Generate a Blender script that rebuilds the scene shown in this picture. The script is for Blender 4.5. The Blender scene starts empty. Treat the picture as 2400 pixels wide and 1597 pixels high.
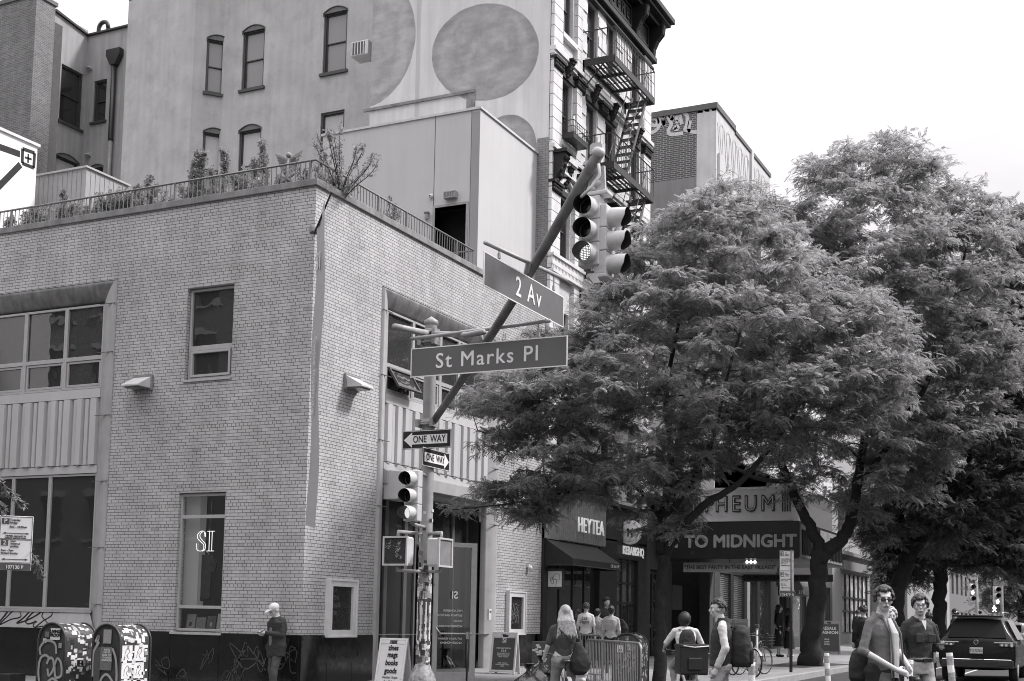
import bpy, bmesh, math, random
import numpy as np
from mathutils import Vector, Matrix, Euler
S = bpy.context.scene
COL = S.collection
random.seed(7)
# ---------------------------------------------------------------- camera
YAW, PIT, ROL = math.radians(25.91734), math.radians(5.06934), math.radians(1.10560)
FPX, CX, CY = 2997.78, 1200.0, 1183.19          # focal length and principal point in the photograph's 2400x1597 grid
_f = Vector((math.cos(YAW)*math.cos(PIT), math.sin(YAW)*math.cos(PIT), math.sin(PIT)))
_r = Vector((_f.y, -_f.x, 0)).normalized()
_u = _r.cross(_f)
RGT = _r*math.cos(ROL) + _u*math.sin(ROL)
UPV = -_r*math.sin(ROL) + _u*math.cos(ROL)
def ray(px, py):
    return _f + RGT*((px-CX)/FPX) - UPV*((py-CY)/FPX)
_d = ray(706, 1487); _k = 24.83/math.hypot(_d.x, _d.y)
CAM = Vector((-_k*_d.x, -_k*_d.y, 1.5))
def hit(px, py, ax, v):
    d = ray(px, py); return CAM + d*((v-CAM[ax])/d[ax])
def onX(px, py, x=0.0): return hit(px, py, 0, x)
def onY(px, py, y=0.0): return hit(px, py, 1, y)
def atD(px, py, t): return CAM + ray(px, py)*t
cam_d = bpy.data.cameras.new('camera'); cam = bpy.data.objects.new('camera', cam_d); COL.objects.link(cam)
cam.matrix_world = Matrix(((RGT.x, UPV.x, -_f.x, CAM.x), (RGT.y, UPV.y, -_f.y, CAM.y), (RGT.z, UPV.z, -_f.z, CAM.z), (0, 0, 0, 1)))
cam_d.sensor_width = 36; cam_d.lens = FPX*36/2400
cam_d.shift_x = 0; cam_d.shift_y = (CY-798.5)/2400
cam_d.clip_start = .1; cam_d.clip_end = 3000
S.camera = cam
# ---------------------------------------------------------------- sky, sun, exposure
SUN_EL, SUN_AZ = math.radians(48), math.radians(-58)     # azimuth measured from +X towards +Y
w = bpy.data.worlds.new('World'); S.world = w; w.use_nodes = True
nt = w.node_tree; nt.nodes.clear(); N = nt.nodes; L = nt.links
sky = N.new('ShaderNodeTexSky'); sky.sky_type = 'NISHITA'; sky.sun_disc = False
sky.sun_elevation = SUN_EL; sky.sun_rotation = math.radians(90)-SUN_AZ
bw = N.new('ShaderNodeRGBToBW'); L.new(sky.outputs[0], bw.inputs[0])
tc = N.new('ShaderNodeTexCoord'); mp = N.new('ShaderNodeMapping'); mp.inputs['Scale'].default_value = (1, 1, 2.6)
L.new(tc.outputs['Generated'], mp.inputs[0])
nz = N.new('ShaderNodeTexNoise'); nz.inputs['Scale'].default_value = 2.2; nz.inputs['Detail'].default_value = 6; nz.inputs['Roughness'].default_value = .55
L.new(mp.outputs[0], nz.inputs[0])
mr = N.new('ShaderNodeMapRange'); mr.inputs[1].default_value = .3; mr.inputs[2].default_value = .7; mr.inputs[3].default_value = .82; mr.inputs[4].default_value = 1.1
L.new(nz.outputs[0], mr.inputs[0])
mx = N.new('ShaderNodeMath'); mx.operation = 'MULTIPLY_ADD'; mx.inputs[1].default_value = .04
gen = N.new('ShaderNodeSeparateXYZ'); L.new(tc.outputs['Generated'], gen.inputs[0])
s2 = N.new('ShaderNodeMath'); s2.operation = 'MULTIPLY'; L.new(gen.outputs[2], s2.inputs[0]); L.new(gen.outputs[2], s2.inputs[1])
gr = N.new('ShaderNodeMath'); gr.operation = 'MULTIPLY_ADD'; gr.inputs[1].default_value = 14.5; gr.inputs[2].default_value = 3.6; L.new(s2.outputs[0], gr.inputs[0])   # an overcast sky brightens towards the zenith
cl_ = N.new('ShaderNodeMath'); cl_.operation = 'MULTIPLY'; L.new(gr.outputs[0], cl_.inputs[0]); L.new(mr.outputs[0], cl_.inputs[1])
L.new(bw.outputs[0], mx.inputs[0]); L.new(cl_.outputs[0], mx.inputs[2])
tint = N.new('ShaderNodeVectorMath'); tint.operation = 'SCALE'; tint.inputs[0].default_value = (1.0, .972, 1.0)
L.new(mx.outputs[0], tint.inputs['Scale'])
bg = N.new('ShaderNodeBackground'); bg.inputs[1].default_value = .15
L.new(tint.outputs[0], bg.inputs[0])
ow = N.new('ShaderNodeOutputWorld'); L.new(bg.outputs[0], ow.inputs[0])
sd = bpy.data.lights.new('sun', 'SUN'); sd.energy = 3.3; sd.angle = math.radians(10); sd.color = (1, .965, .985)
sun = bpy.data.objects.new('sun', sd); COL.objects.link(sun)
sv = Vector((math.cos(SUN_AZ)*math.cos(SUN_EL), math.sin(SUN_AZ)*math.cos(SUN_EL), math.sin(SUN_EL)))
sun.rotation_euler = sv.to_track_quat('Z', 'Y').to_euler(); sun.location = (0, -20, 40)
S.view_settings.view_transform = 'Standard'; S.view_settings.look = 'None'; S.view_settings.gamma = 1
S.view_settings.exposure = 0.46
S.render.engine = 'CYCLES'
S.cycles.max_bounces = 6; S.cycles.transparent_max_bounces = 12; S.cycles.use_denoising = True
S.cycles.filter_width = 1.0; S.cycles.denoising_input_passes = 'RGB_ALBEDO_NORMAL'; S.cycles.denoising_prefilter = 'NONE'
S.cycles.caustics_reflective = False; S.cycles.caustics_refractive = False
# ---------------------------------------------------------------- helpers: objects
def link(o, parent=None):
    COL.objects.link(o)
    if parent is not None: o.parent = parent
    return o
def tag(o, label=None, cat=None, group=None, kind=None):
    if label: o['label'] = label
    if cat: o['category'] = cat
    if group: o['group'] = group
    if kind: o['kind'] = kind
    return o
def thing(name, label, cat, loc=(0, 0, 0), rotz=0, group=None):
    o = bpy.data.objects.new(name, None); o.empty_display_size = .2
    link(o); o.location = loc; o.rotation_euler = (0, 0, rotz)
    return tag(o, label, cat, group)
def copy_tree(o, parent=None):
    c = o.copy(); COL.objects.link(c)
    if parent is not None: c.parent = parent
    for ch in list(o.children): copy_tree(ch, c)
    return c
def lin(*a): return np.linspace(*a)
class MB:
    def __init__(s): s.v = []; s.f = []; s.m = []; s.cur = 0; s.smooth = []; s.sm = False
    def add(s, vs, fs):
        b = len(s.v); s.v += [tuple(p) for p in vs]
        for f in fs: s.f.append([b+i for i in f]); s.m.append(s.cur); s.smooth.append(s.sm)
        return s
    def quad(s, a, b, c, d): return s.add([a, b, c, d], [(0, 1, 2, 3)])
    def box(s, x0, x1, y0, y1, z0, z1):
        return s.add([(x0, y0, z0), (x1, y0, z0), (x1, y1, z0), (x0, y1, z0), (x0, y0, z1), (x1, y0, z1), (x1, y1, z1), (x0, y1, z1)],
                     [(0, 3, 2, 1), (4, 5, 6, 7), (0, 1, 5, 4), (1, 2, 6, 5), (2, 3, 7, 6), (3, 0, 4, 7)])
    def cbox(s, c, sx, sy, sz): return s.box(c[0]-sx/2, c[0]+sx/2, c[1]-sy/2, c[1]+sy/2, c[2]-sz/2, c[2]+sz/2)
    def rbox(s, x0, x1, y0, y1, z0, z1, r, seg=3):           # rounded box, bevelled in bmesh
        bm = bmesh.new(); bmesh.ops.create_cube(bm, size=1)
        for v in bm.verts: v.co = Vector(((x0+x1)/2+v.co.x*(x1-x0), (y0+y1)/2+v.co.y*(y1-y0), (z0+z1)/2+v.co.z*(z1-z0)))
        bmesh.ops.bevel(bm, geom=bm.edges[:], offset=r, segments=seg, affect='EDGES', profile=.5)
        return s.addbm(bm)
    def addbm(s, bm):
        bm.verts.index_update(); s.add([v.co[:] for v in bm.verts], [[v.index for v in f.verts] for f in bm.faces]); bm.free(); return s
    def prism(s, poly, off):                                   # polygon (3D points) extruded by vector off
        n = len(poly); o = Vector(off)
        vs = [Vector(p) for p in poly]+[Vector(p)+o for p in poly]
        return s.add(vs, [tuple(range(n-1, -1, -1)), tuple(range(n, 2*n))]+[(i, (i+1) % n, n+(i+1) % n, n+i) for i in range(n)])
    def tube(s, pts, r, n=8, caps=True, flat=None):
        pts = [Vector(p) for p in pts]; rs = r if isinstance(r, (list, tuple)) else [r]*len(pts)
        rings = []; up = None
        for i, p in enumerate(pts):
            t = (pts[min(i+1, len(pts)-1)]-pts[max(i-1, 0)])
            if t.length < 1e-9: t = Vector((0, 0, 1))
            t.normalize()
            if up is None:
                up = Vector((0, 0, 1)) if abs(t.z) < .9 else Vector((1, 0, 0))
            a = t.cross(up)
            if a.length < 1e-4: a = t.cross(Vector((0, 1, 0)))
            a.normalize(); b = a.cross(t).normalized(); up = b
            rings.append([p+(a*math.cos(2*math.pi*k/n)+b*math.sin(2*math.pi*k/n)*(flat or 1))*rs[i] for k in range(n)])
        vs = [v for rg in rings for v in rg]; fs = []
        for i in range(len(pts)-1):
            for k in range(n): fs.append((i*n+k, i*n+(k+1) % n, (i+1)*n+(k+1) % n, (i+1)*n+k))
        if caps: fs.append(tuple(range(n-1, -1, -1))); fs.append(tuple((len(pts)-1)*n+k for k in range(n)))
        o = s.sm; s.sm = n > 5; s.add(vs, fs); s.sm = o; return s
    def lathe(s, c, prof, n=16, axis='z', a0=0, a1=2*math.pi):
        c = Vector(c); full = abs(a1-a0-2*math.pi) < 1e-6; m = n if full else n+1
        vs = []
        for (r, h) in prof:
            for k in range(m):
                a = a0+(a1-a0)*k/n; x, y = r*math.cos(a), r*math.sin(a)
                vs.append(c+Vector({'z': (x, y, h), 'x': (h, x, y), 'y': (x, h, y)}[axis]))
        fs = []
        for i in range(len(prof)-1):
            for k in range(n): fs.append((i*m+k, i*m+(k+1) % m, (i+1)*m+(k+1) % m, (i+1)*m+k))
        o = s.sm; s.sm = True; s.add(vs, fs); s.sm = o; return s
    def ball(s, c, r, n=12, sc=(1, 1, 1)):
        c = Vector(c); vs = []; fs = []; m = max(4, n//2+1)
        for i in range(m+1):
            th = math.pi*i/m
            for k in range(n):
                a = 2*math.pi*k/n; vs.append(c+Vector((r*sc[0]*math.sin(th)*math.cos(a), r*sc[1]*math.sin(th)*math.sin(a), r*sc[2]*math.cos(th))))
        for i in range(m):
            for k in range(n): fs.append((i*n+k, i*n+(k+1) % n, (i+1)*n+(k+1) % n, (i+1)*n+k))
        o = s.sm; s.sm = True; s.add(vs, fs); s.sm = o; return s
    def ribbon(s, pts, w, nrm):                                # flat ribbon along 3D polyline
        pts = [Vector(p) for p in pts]; nrm = Vector(nrm); vs = []
        for i, p in enumerate(pts):
            t = (pts[min(i+1, len(pts)-1)]-pts[max(i-1, 0)]).normalized(); a = t.cross(nrm).normalized()*(w[i] if isinstance(w, (list, tuple)) else w)/2
            vs += [p-a, p+a]
        return s.add(vs, [(2*i, 2*i+1, 2*i+3, 2*i+2) for i in range(len(pts)-1)])
    def xf(s, M):
        s.v = [tuple(M @ Vector(p)) for p in s.v]; return s
    def merge(s, o):
        b = len(s.v); s.v += o.v
        for f, m, q in zip(o.f, o.m, o.smooth): s.f.append([b+i for i in f]); s.m.append(m); s.smooth.append(q)
        return s
    def build(s, name, mats, parent=None, bevel=0):
        me = bpy.data.meshes.new(name); me.from_pydata(s.v, [], s.f)
        for m in (mats if isinstance(mats, (list, tuple)) else [mats]): me.materials.append(m)
        me.polygons.foreach_set('material_index', s.m); me.polygons.foreach_set('use_smooth', s.smooth)
        me.update(); o = bpy.data.objects.new(name, me)
        if bevel:
            b = o.modifiers.new('bevel', 'BEVEL'); b.width = bevel; b.segments = 2; b.limit_method = 'ANGLE'
        return link(o, parent)
# facade frames: F = (axis, c, side); u runs along the wall, z up, d is the depth into the wall (negative = proud of it)
def FP(F, u, z, d):
    if F[0] == 'x': return (F[1]+d, u, z)
    if F[0] == 'y': return (u, F[1]+d, z)
    o, t = F[1], F[2]; return (o[0]+t[0]*u-t[1]*d, o[1]+t[1]*u+t[0]*d, z)          # 'g': origin, unit direction; depth to its left
def fbox(mb, F, u0, u1, z0, z1, d0, d1):
    u0, u1 = min(u0, u1), max(u0, u1); d0, d1 = min(d0, d1), max(d0, d1)
    if F[0] == 'x': return mb.box(F[1]+d0, F[1]+d1, u0, u1, z0, z1)
    if F[0] == 'y': return mb.box(u0, u1, F[1]+d0, F[1]+d1, z0, z1)
    p = [FP(F, u, z, d) for z in (z0, z1) for (u, d) in ((u0, d0), (u1, d0), (u1, d1), (u0, d1))]
    return mb.add(p, [(0, 3, 2, 1), (4, 5, 6, 7), (0, 1, 5, 4), (1, 2, 6, 5), (2, 3, 7, 6), (3, 0, 4, 7)])
def fwall(mb, F, u0, u1, z0, z1, holes, dep):                 # wall sheet with real openings and reveals
    us = sorted({u0, u1, *[h[0] for h in holes], *[h[1] for h in holes]}); zs = sorted({z0, z1, *[h[2] for h in holes], *[h[3] for h in holes]})
    us = [a for a in us if u0 <= a <= u1]; zs = [a for a in zs if z0 <= a <= z1]
    for i in range(len(us)-1):
        for j in range(len(zs)-1):
            a, b, c, d = us[i], us[i+1], zs[j], zs[j+1]; mu, mz = (a+b)/2, (c+d)/2
            if any(h[0] < mu < h[1] and h[2] < mz < h[3] for h in holes): continue
            fquad(mb, F, a, b, c, d, 0)
    for h in holes:
        a, b, c, d = h[:4]
        for (p, q) in (((a, c), (b, c)), ((b, c), (b, d)), ((b, d), (a, d)), ((a, d), (a, c))):
            mb.quad(FP(F, p[0], p[1], 0), FP(F, q[0], q[1], 0), FP(F, q[0], q[1], dep), FP(F, p[0], p[1], dep))
def fframe(mb, F, u0, u1, z0, z1, w, d0, d1):                  # rectangular frame of bar width w
    fbox(mb, F, u0, u0+w, z0, z1, d0, d1); fbox(mb, F, u1-w, u1, z0, z1, d0, d1)
    fbox(mb, F, u0+w, u1-w, z0, z0+w, d0, d1); fbox(mb, F, u0+w, u1-w, z1-w, z1, d0, d1)
def fquad(mb, F, u0, u1, z0, z1, d):
    if F[0] == 'x': u0, u1 = u1, u0
    return mb.quad(FP(F, u0, z0, d), FP(F, u1, z0, d), FP(F, u1, z1, d), FP(F, u0, z1, d))
WS = bpy.data.scenes.new('workbench')                          # scratch scene: meshes are evaluated here, then it is removed
def evaluate(o):
    WS.collection.objects.link(o); vl = WS.view_layers[0]; vl.update(); dg = vl.depsgraph; dg.update()
    me = bpy.data.meshes.new_from_object(o.evaluated_get(dg)); WS.collection.objects.unlink(o); return me
def text(body, size, parent, mat, loc=(0, 0, 0), rot=(math.pi/2, 0, 0), ext=.002, bold=0.0, sx=1.0, al='CENTER', name='lettering', space=1.0, shear=0, res=3, line=1.0):
    c = bpy.data.curves.new(name, 'FONT'); c.body = body; c.size = size; c.align_x = al; c.align_y = 'CENTER'
    c.extrude = ext; c.offset = min(bold, 0); c.space_character = space; c.shear = shear; c.resolution_u = res; c.space_line = line
    t = bpy.data.objects.new('t', c); me = evaluate(t)
    if bold > 0:                                                # heavier strokes: shifted copies, each a hair further forward
        vs = [v.co[:] for v in me.vertices]; fs = [tuple(q.vertices) for q in me.polygons]; V, F = [], []
        for k, (a, b) in enumerate(((0, 0), (bold, bold*.5), (-bold, -bold*.5), (bold*.5, -bold), (-bold*.5, bold))): F += [tuple(i+len(V) for i in f) for f in fs]; V += [(x+a, y+b, z+.0004*k*size*3) for x, y, z in vs]
        bpy.data.meshes.remove(me); me = bpy.data.meshes.new('t'); me.from_pydata(V, [], F)
    bpy.data.objects.remove(t); bpy.data.curves.remove(c)
    me.name = name; me.materials.clear(); me.materials.append(mat)
    o = bpy.data.objects.new(name, me); link(o, parent); o.location = loc; o.rotation_euler = rot; o.scale = (sx, 1, 1)
    return o
# ---------------------------------------------------------------- helpers: materials (greys only, the picture is black and white)
def g(v): return (v, v, v, 1)
class NT:
    def __init__(s, name):
        s.m = bpy.data.materials.new(name); s.m.use_nodes = True; s.t = s.m.node_tree; s.b = s.t.nodes['Principled BSDF']
    def n(s, typ, **kw):
        x = s.t.nodes.new('ShaderNode'+typ)
        for k, v in kw.items():
            if k.startswith('i_'): x.inputs[k[2:].replace('_', ' ')].default_value = v
            else: setattr(x, k, v)
        return x
    def l(s, a, b): s.t.links.new(a, b)
    def math(s, op, a, b=None, c=None, clamp=False):
        x = s.t.nodes.new('ShaderNodeMath'); x.operation = op; x.use_clamp = clamp
        for i, q in enumerate((a, b, c)):
            if q is None: continue
            if isinstance(q, (int, float)): x.inputs[i].default_value = q
            else: s.l(q, x.inputs[i])
        return x.outputs[0]
    def mix(s, f, a, b):
        x = s.t.nodes.new('ShaderNodeMix'); x.data_type = 'FLOAT'
        for i, q in ((0, f), (2, a), (3, b)):
            if isinstance(q, (int, float)): x.inputs[i].default_value = q
            else: s.l(q, x.inputs[i])
        return x.outputs[0]
    def pos(s): return s.n('TexCoord').outputs['Object']
    def noise(s, scale, detail=4, vec=None, rough=.55, stretch=None):
        x = s.n('TexNoise'); x.inputs['Scale'].default_value = scale; x.inputs['Detail'].default_value = detail; x.inputs['Roughness'].default_value = rough
        v = vec or s.pos()
        if stretch:
            m = s.n('Mapping'); m.inputs['Scale'].default_value = stretch; s.l(v, m.inputs[0]); v = m.outputs[0]
        s.l(v, x.inputs['Vector']); return x.outputs[0]
    def ramp(s, f, a, b, lo=0.0, hi=1.0):
        x = s.n('MapRange'); x.clamp = True
        for i, q in enumerate((f, a, b, lo, hi)):
            if isinstance(q, (int, float)): x.inputs[i].default_value = q
            else: s.l(q, x.inputs[i])
        return x.outputs[0]
    def bump(s, h, strength=.3, dist=.01):
        x = s.n('Bump'); x.inputs['Strength'].default_value = strength; x.inputs['Distance'].default_value = dist
        s.l(h, x.inputs['Height']); s.l(x.outputs[0], s.b.inputs['Normal'])
    def col(s, v): s.l(v, s.b.inputs['Base Color'])
MC = {}
def mat(name, v, rough=.75, var=.12, sc=6, bump=0.0, bsc=40, metal=0, spec=.5, streak=0.0, coat=0, grime=0.0):
    if name in MC: return MC[name]
    t = NT(name); t.b.inputs['Roughness'].default_value = rough; t.b.inputs['Metallic'].default_value = metal; t.b.inputs['Specular IOR Level'].default_value = spec
    if coat: t.b.inputs['Coat Weight'].default_value = coat; t.b.inputs['Coat Roughness'].default_value = .05
    if var or streak or grime:
        a = t.ramp(t.noise(sc), .3, .7, 1-var, 1+var)
        if streak: a = t.math('MULTIPLY', a, t.ramp(t.noise(5, 5, stretch=(1, 1, .07)), .35, .75, 1+streak*.4, 1-streak))
        if grime: a = t.math('MULTIPLY', a, t.ramp(t.noise(1.7, 6, rough=.7), .5, .72, 1, 1-grime))
        t.col(t.math('MULTIPLY', a, v))
        r = t.ramp(t.noise(sc*2.3), .3, .7, max(0, rough-.08), min(1, rough+.08)); t.l(r, t.b.inputs['Roughness'])
    else: t.b.inputs['Base Color'].default_value = g(v)
    if bump: t.bump(t.noise(bsc, 3), bump, .01)
    MC[name] = t.m; return t.m
def emit(name, v, e):
    t = NT(name); t.b.inputs['Base Color'].default_value = g(v); t.b.inputs['Emission Color'].default_value = g(1); t.b.inputs['Emission Strength'].default_value = e; return t.m
def wallvec(t):                                                  # (along wall, height, 0), whichever way the wall faces
    p = t.n('SeparateXYZ'); t.l(t.pos(), p.inputs[0]); gm = t.n('NewGeometry'); q = t.n('SeparateXYZ'); t.l(gm.outputs['Normal'], q.inputs[0])
    sel = t.math('GREATER_THAN', t.math('ABSOLUTE', q.outputs[0]), .5)
    u = t.mix(sel, p.outputs[0], p.outputs[1]); c = t.n('CombineXYZ'); t.l(u, c.inputs[0]); t.l(p.outputs[2], c.inputs[1]); return c.outputs[0], u, p.outputs[2]
def brick(name, c1, c2, mort, bw=.2, rh=.0667, ms=.006, header=6, bump=.5, patch=.0, fade=.1, sp=.35):
    t = NT(name); vec, u, z = wallvec(t); b = t.n('TexBrick'); t.l(vec, b.inputs['Vector'])
    b.inputs['Scale'].default_value = 1; b.inputs['Color1'].default_value = g(c1); b.inputs['Color2'].default_value = g(c2); b.inputs['Mortar'].default_value = g(mort)
    b.inputs['Mortar Size'].default_value = ms; b.inputs['Mortar Smooth'].default_value = .15; b.inputs['Brick Width'].default_value = bw; b.inputs['Row Height'].default_value = rh
    b.offset = .5; b.squash = .5 if header else 1; b.squash_frequency = header or 2
    a = t.ramp(t.noise(.9, 6, rough=.6), .3, .7, 1-fade, 1+fade)
    a = t.math('MULTIPLY', a, t.ramp(t.noise(3.5, 5, stretch=(1, 1, .12)), .4, .8, 1.03, 1-fade*1.3))
    a = t.math('MULTIPLY', a, t.ramp(t.noise(55, 2), .3, .7, .94, 1.06))
    if patch:                                                    # single darker bricks, from a white-noise value per brick
        du = t.math('FLOOR', t.math('DIVIDE', u, bw)); dz = t.math('FLOOR', t.math('DIVIDE', z, rh)); c = t.n('CombineXYZ'); t.l(du, c.inputs[0]); t.l(dz, c.inputs[1])
        wn = t.n('TexWhiteNoise'); wn.noise_dimensions = '2D'; t.l(c.outputs[0], wn.inputs['Vector'])
        a = t.math('MULTIPLY', a, t.mix(t.math('GREATER_THAN', wn.outputs[0], 1-patch), 1.0, .78))
    bwn = t.n('RGBToBW'); t.l(b.outputs['Color'], bwn.inputs[0]); t.col(t.math('MULTIPLY', bwn.outputs[0], a))
    t.b.inputs['Roughness'].default_value = .6; t.b.inputs['Specular IOR Level'].default_value = sp
    t.bump(t.math('SUBTRACT', 1, b.outputs['Fac']), bump, .006); MC[name] = t.m; return t.m
def fres(t, r0):
    lw = t.n('LayerWeight'); lw.inputs[0].default_value = .5; return t.math('MULTIPLY_ADD', t.math('POWER', lw.outputs['Facing'], 4.0), .75, r0, clamp=True)
def glass(name, v=.012, refl=.2, rough=.015, wav=.0):              # window pane: dark room behind, mirror of the street in front
    t = NT(name); t.b.inputs['Base Color'].default_value = g(v); t.b.inputs['Roughness'].default_value = .9; gl = t.n('BsdfGlossy'); gl.inputs['Roughness'].default_value = rough
    gl.inputs['Color'].default_value = g(1)
    f = fres(t, refl)
    if wav:
        bp = t.n('Bump'); bp.inputs['Strength'].default_value = wav; bp.inputs['Distance'].default_value = .02; t.l(t.noise(1.3, 2), bp.inputs['Height']); t.l(bp.outputs[0], gl.inputs['Normal'])
    m = t.n('MixShader'); t.l(f, m.inputs[0]); t.l(t.b.outputs[0], m.inputs[1]); t.l(gl.outputs[0], m.inputs[2]); t.l(m.outputs[0], t.t.nodes['Material Output'].inputs[0]); return t.m
def clearglass(name, refl=.06, dark=.85):
    t = NT(name); tr = t.n('BsdfTransparent'); tr.inputs[0].default_value = g(dark); gl = t.n('BsdfGlossy'); gl.inputs['Roughness'].default_value = .01
    f = fres(t, refl)
    m = t.n('MixShader'); t.l(f, m.inputs[0]); t.l(tr.outputs[0], m.inputs[1]); t.l(gl.outputs[0], m.inputs[2]); t.l(m.outputs[0], t.t.nodes['Material Output'].inputs[0]); return t.m
BRICK_A = brick('glazed_brick', .46, .39, .085, patch=.012, fade=.14)
BRICK_DARK = brick('dark_brick', .15, .09, .26, header=0, fade=.15)
BRICK_GRAF = brick('far_brick', .085, .06, .30, bw=.24, rh=.0800, ms=.011, header=0)
BRICK_TEN = brick('pale_brick', .60, .54, .40, ms=.004, header=0, fade=.08)
BRICK_BACK = brick('row_brick', .14, .10, .2, header=0)
CONC = mat('cast_concrete', .36, .75, .08, 3, .15, 60, streak=.12, grime=.12)
CONC_DIRTY = mat('stained_concrete', .17, .8, .25, 4, .15, 60, streak=.5, grime=.35)
COPING = mat('coping_stone', .22, .85, .15, 5, .2, 50, streak=.3, grime=.25)
STUCCO = mat('stucco', .40, .9, .10, 1.2, .5, 25, streak=.10, grime=.16)
PANEL = mat('smooth_panel', .47, .7, .04, .7, .05, 30, streak=.05)
BLACKBASE = mat('polished_black_stone', .010, .12, .25, 3, spec=.6)
ALU = mat('aluminium_frame', .38, .4, .06, 8)
DARKFRAME = mat('dark_sash', .045, .5, .15, 8)
BLACK = mat('black_paint', .012, .45, .2, 6)
BLACKMATT = mat('black_matt', .010, .8, .2, 6)
IRON = mat('black_iron', .02, .5, .3, 10)
STEELPAINT = mat('painted_rail', .13, .5, .15, 10)
WHITE = mat('white_paint', .6, .5, .05, 5, grime=.1)
OFFWHITE = mat('offwhite', .55, .6, .08, 5)
GREY = mat('mid_grey', .2, .6, .1, 6)
DGREY = mat('deep_grey', .06, .6, .15, 6)
GLASS = glass('window_glass', .008, .09, .01, .2)
GLASS_SKY = glass('sky_glass', .20, .05, .03, .1)  # pale base colour stands in for the sky mirrored in these panes
GLASS_DARK = glass('shop_glass', .006, .05, .02, .1)
CLEAR = clearglass('display_glass')
# ================================================================ ground
def gz(x, y=0.0):                                              # sidewalk height: rises along the avenue, falls towards the kerb
    return float(np.interp(x, [-30, -4, 2.6, 5.7, 22, 54, 90, 400], [-.04, -.04, .16, .25, .34, .42, .5, .7]))+.017*min(0, max(y, -6.3))*(1 if x > 2.6 else max(0, (x+4)/6.6))
def rz(x, y=-6.3):                                              # carriageway with its crown
    return float(np.interp(x, [-60, -4, 2.6, 22, 54, 90, 400], [-.05, -.07, -.05, .10, .2, .28, .5]))+.019*min(max(-y-6.3, 0), 8)
XS = [-60, -30, -12, -4, -2, 0, 2.6, 5.7, 10, 22, 38, 54, 90, 160, 400]
def asphalt():
    t = NT('asphalt'); a = t.ramp(t.noise(1.1, 6, rough=.65), .3, .7, .8, 1.2); b = t.ramp(t.noise(90, 2), .3, .7, .75, 1.25)
    t.col(t.math('MULTIPLY', t.math('MULTIPLY', a, b), .036)); t.b.inputs['Roughness'].default_value = .75; t.bump(t.noise(120, 2), .4, .006); return t.m
def slabs():
    t = NT('sidewalk_slabs'); b = t.n('TexBrick'); t.l(t.pos(), b.inputs[0]); b.offset = 0; b.inputs['Scale'].default_value = 1
    for k, v in (('Color1', .27), ('Color2', .22), ('Mortar', .07)): b.inputs[k].default_value = g(v)
    b.inputs['Mortar Size'].default_value = .008; b.inputs['Brick Width'].default_value = 1.5; b.inputs['Row Height'].default_value = 1.5
    q = t.n('RGBToBW'); t.l(b.outputs[0], q.inputs[0]); a = t.ramp(t.noise(1.3, 7, rough=.7), .3, .7, .75, 1.15); s = t.ramp(t.noise(9, 2), .68, .74, 1, .6)
    t.col(t.math('MULTIPLY', t.math('MULTIPLY', q.outputs[0], a), s)); t.b.inputs['Roughness'].default_value = .8; t.bump(t.noise(60, 3), .2, .006); return t.m
ASPH, SLAB = asphalt(), slabs()
def sheet(name, xs, ys, zf, m):
    mb = MB()
    for a, b in zip(xs, xs[1:]):
        for c, d in zip(ys, ys[1:]): mb.quad((a, c, zf(a, c)), (b, c, zf(b, c)), (b, d, zf(b, d)), (a, d, zf(a, d)))
    return tag(mb.build(name, m), kind='structure')
CURBY, CURBX = -6.3, -3.9
sheet('road', XS, [-150, -30, -22, -14.3, -10, -6.3, 0, 200], lambda x, y: rz(x, y) if x < -3 or y < -6 else min(rz(x, y), gz(x, y)-.1), ASPH)
sheet('sidewalk', [x for x in XS if -3.8 < x < 200] and [CURBX, -2, 0, 2.6, 5.7, 10, 22, 38, 54, 90, 160], [CURBY, 0, 120], gz, SLAB)
kb = MB()
xs = [CURBX, -2, 0, 2.6, 5.7, 10, 22, 38, 54, 90, 160]
for a, b in zip(xs, xs[1:]):
    y0 = CURBY; kb.add([(a, y0-.16, rz(a)-.03), (b, y0-.16, rz(b)-.03), (b, y0-.16, gz(b, y0)+.005), (a, y0-.16, gz(a, y0)+.005), (a, y0+.01, gz(a, y0)+.005), (b, y0+.01, gz(b, y0)+.005)], [(0, 1, 2, 3), (3, 2, 5, 4)])
kb.box(CURBX-.16, CURBX, CURBY, 60, -.2, -.035)
tag(kb.build('kerb', mat('granite_kerb', .3, .8, .15, 4)), kind='structure')
PAINT = mat('road_paint', .5, .8, .15, 8, grime=.3)
mk = MB()
def mark(xa, xb, ya, yb):
    n = max(1, int(abs(xb-xa)/3)); xs = np.linspace(xa, xb, n+1)
    for a, b in zip(xs, xs[1:]): mk.quad((a, ya, rz(a, ya)+.006), (b, ya, rz(b, ya)+.006), (b, yb, rz(b, yb)+.006), (a, yb, rz(a, yb)+.006))
mark(5, 90, -8.6, -8.5); mark(9, 90, -9.9, -9.8); mark(9, 90, -12.9, -12.8)
for k in range(12): mark(24+k*9, 27+k*9, -16.1, -16.0)
tag(mk.build('lane_marking', PAINT), kind='structure')
bd = MB(); bd.add([(17.1, -5.6, gz(17.1, -5.6)+.005), (21.6, -6.15, gz(21.6, -6.15)+.005), (21.6, -4.3, gz(21.6, -4.3)+.005), (17.1, -4.5, gz(17.1, -4.5)+.005)], [(0, 1, 2, 3)])
tag(bd.build('tree_pit_soil', mat('soil', .045, .95, .4, 12, .8, 30)), kind='structure')

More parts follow.
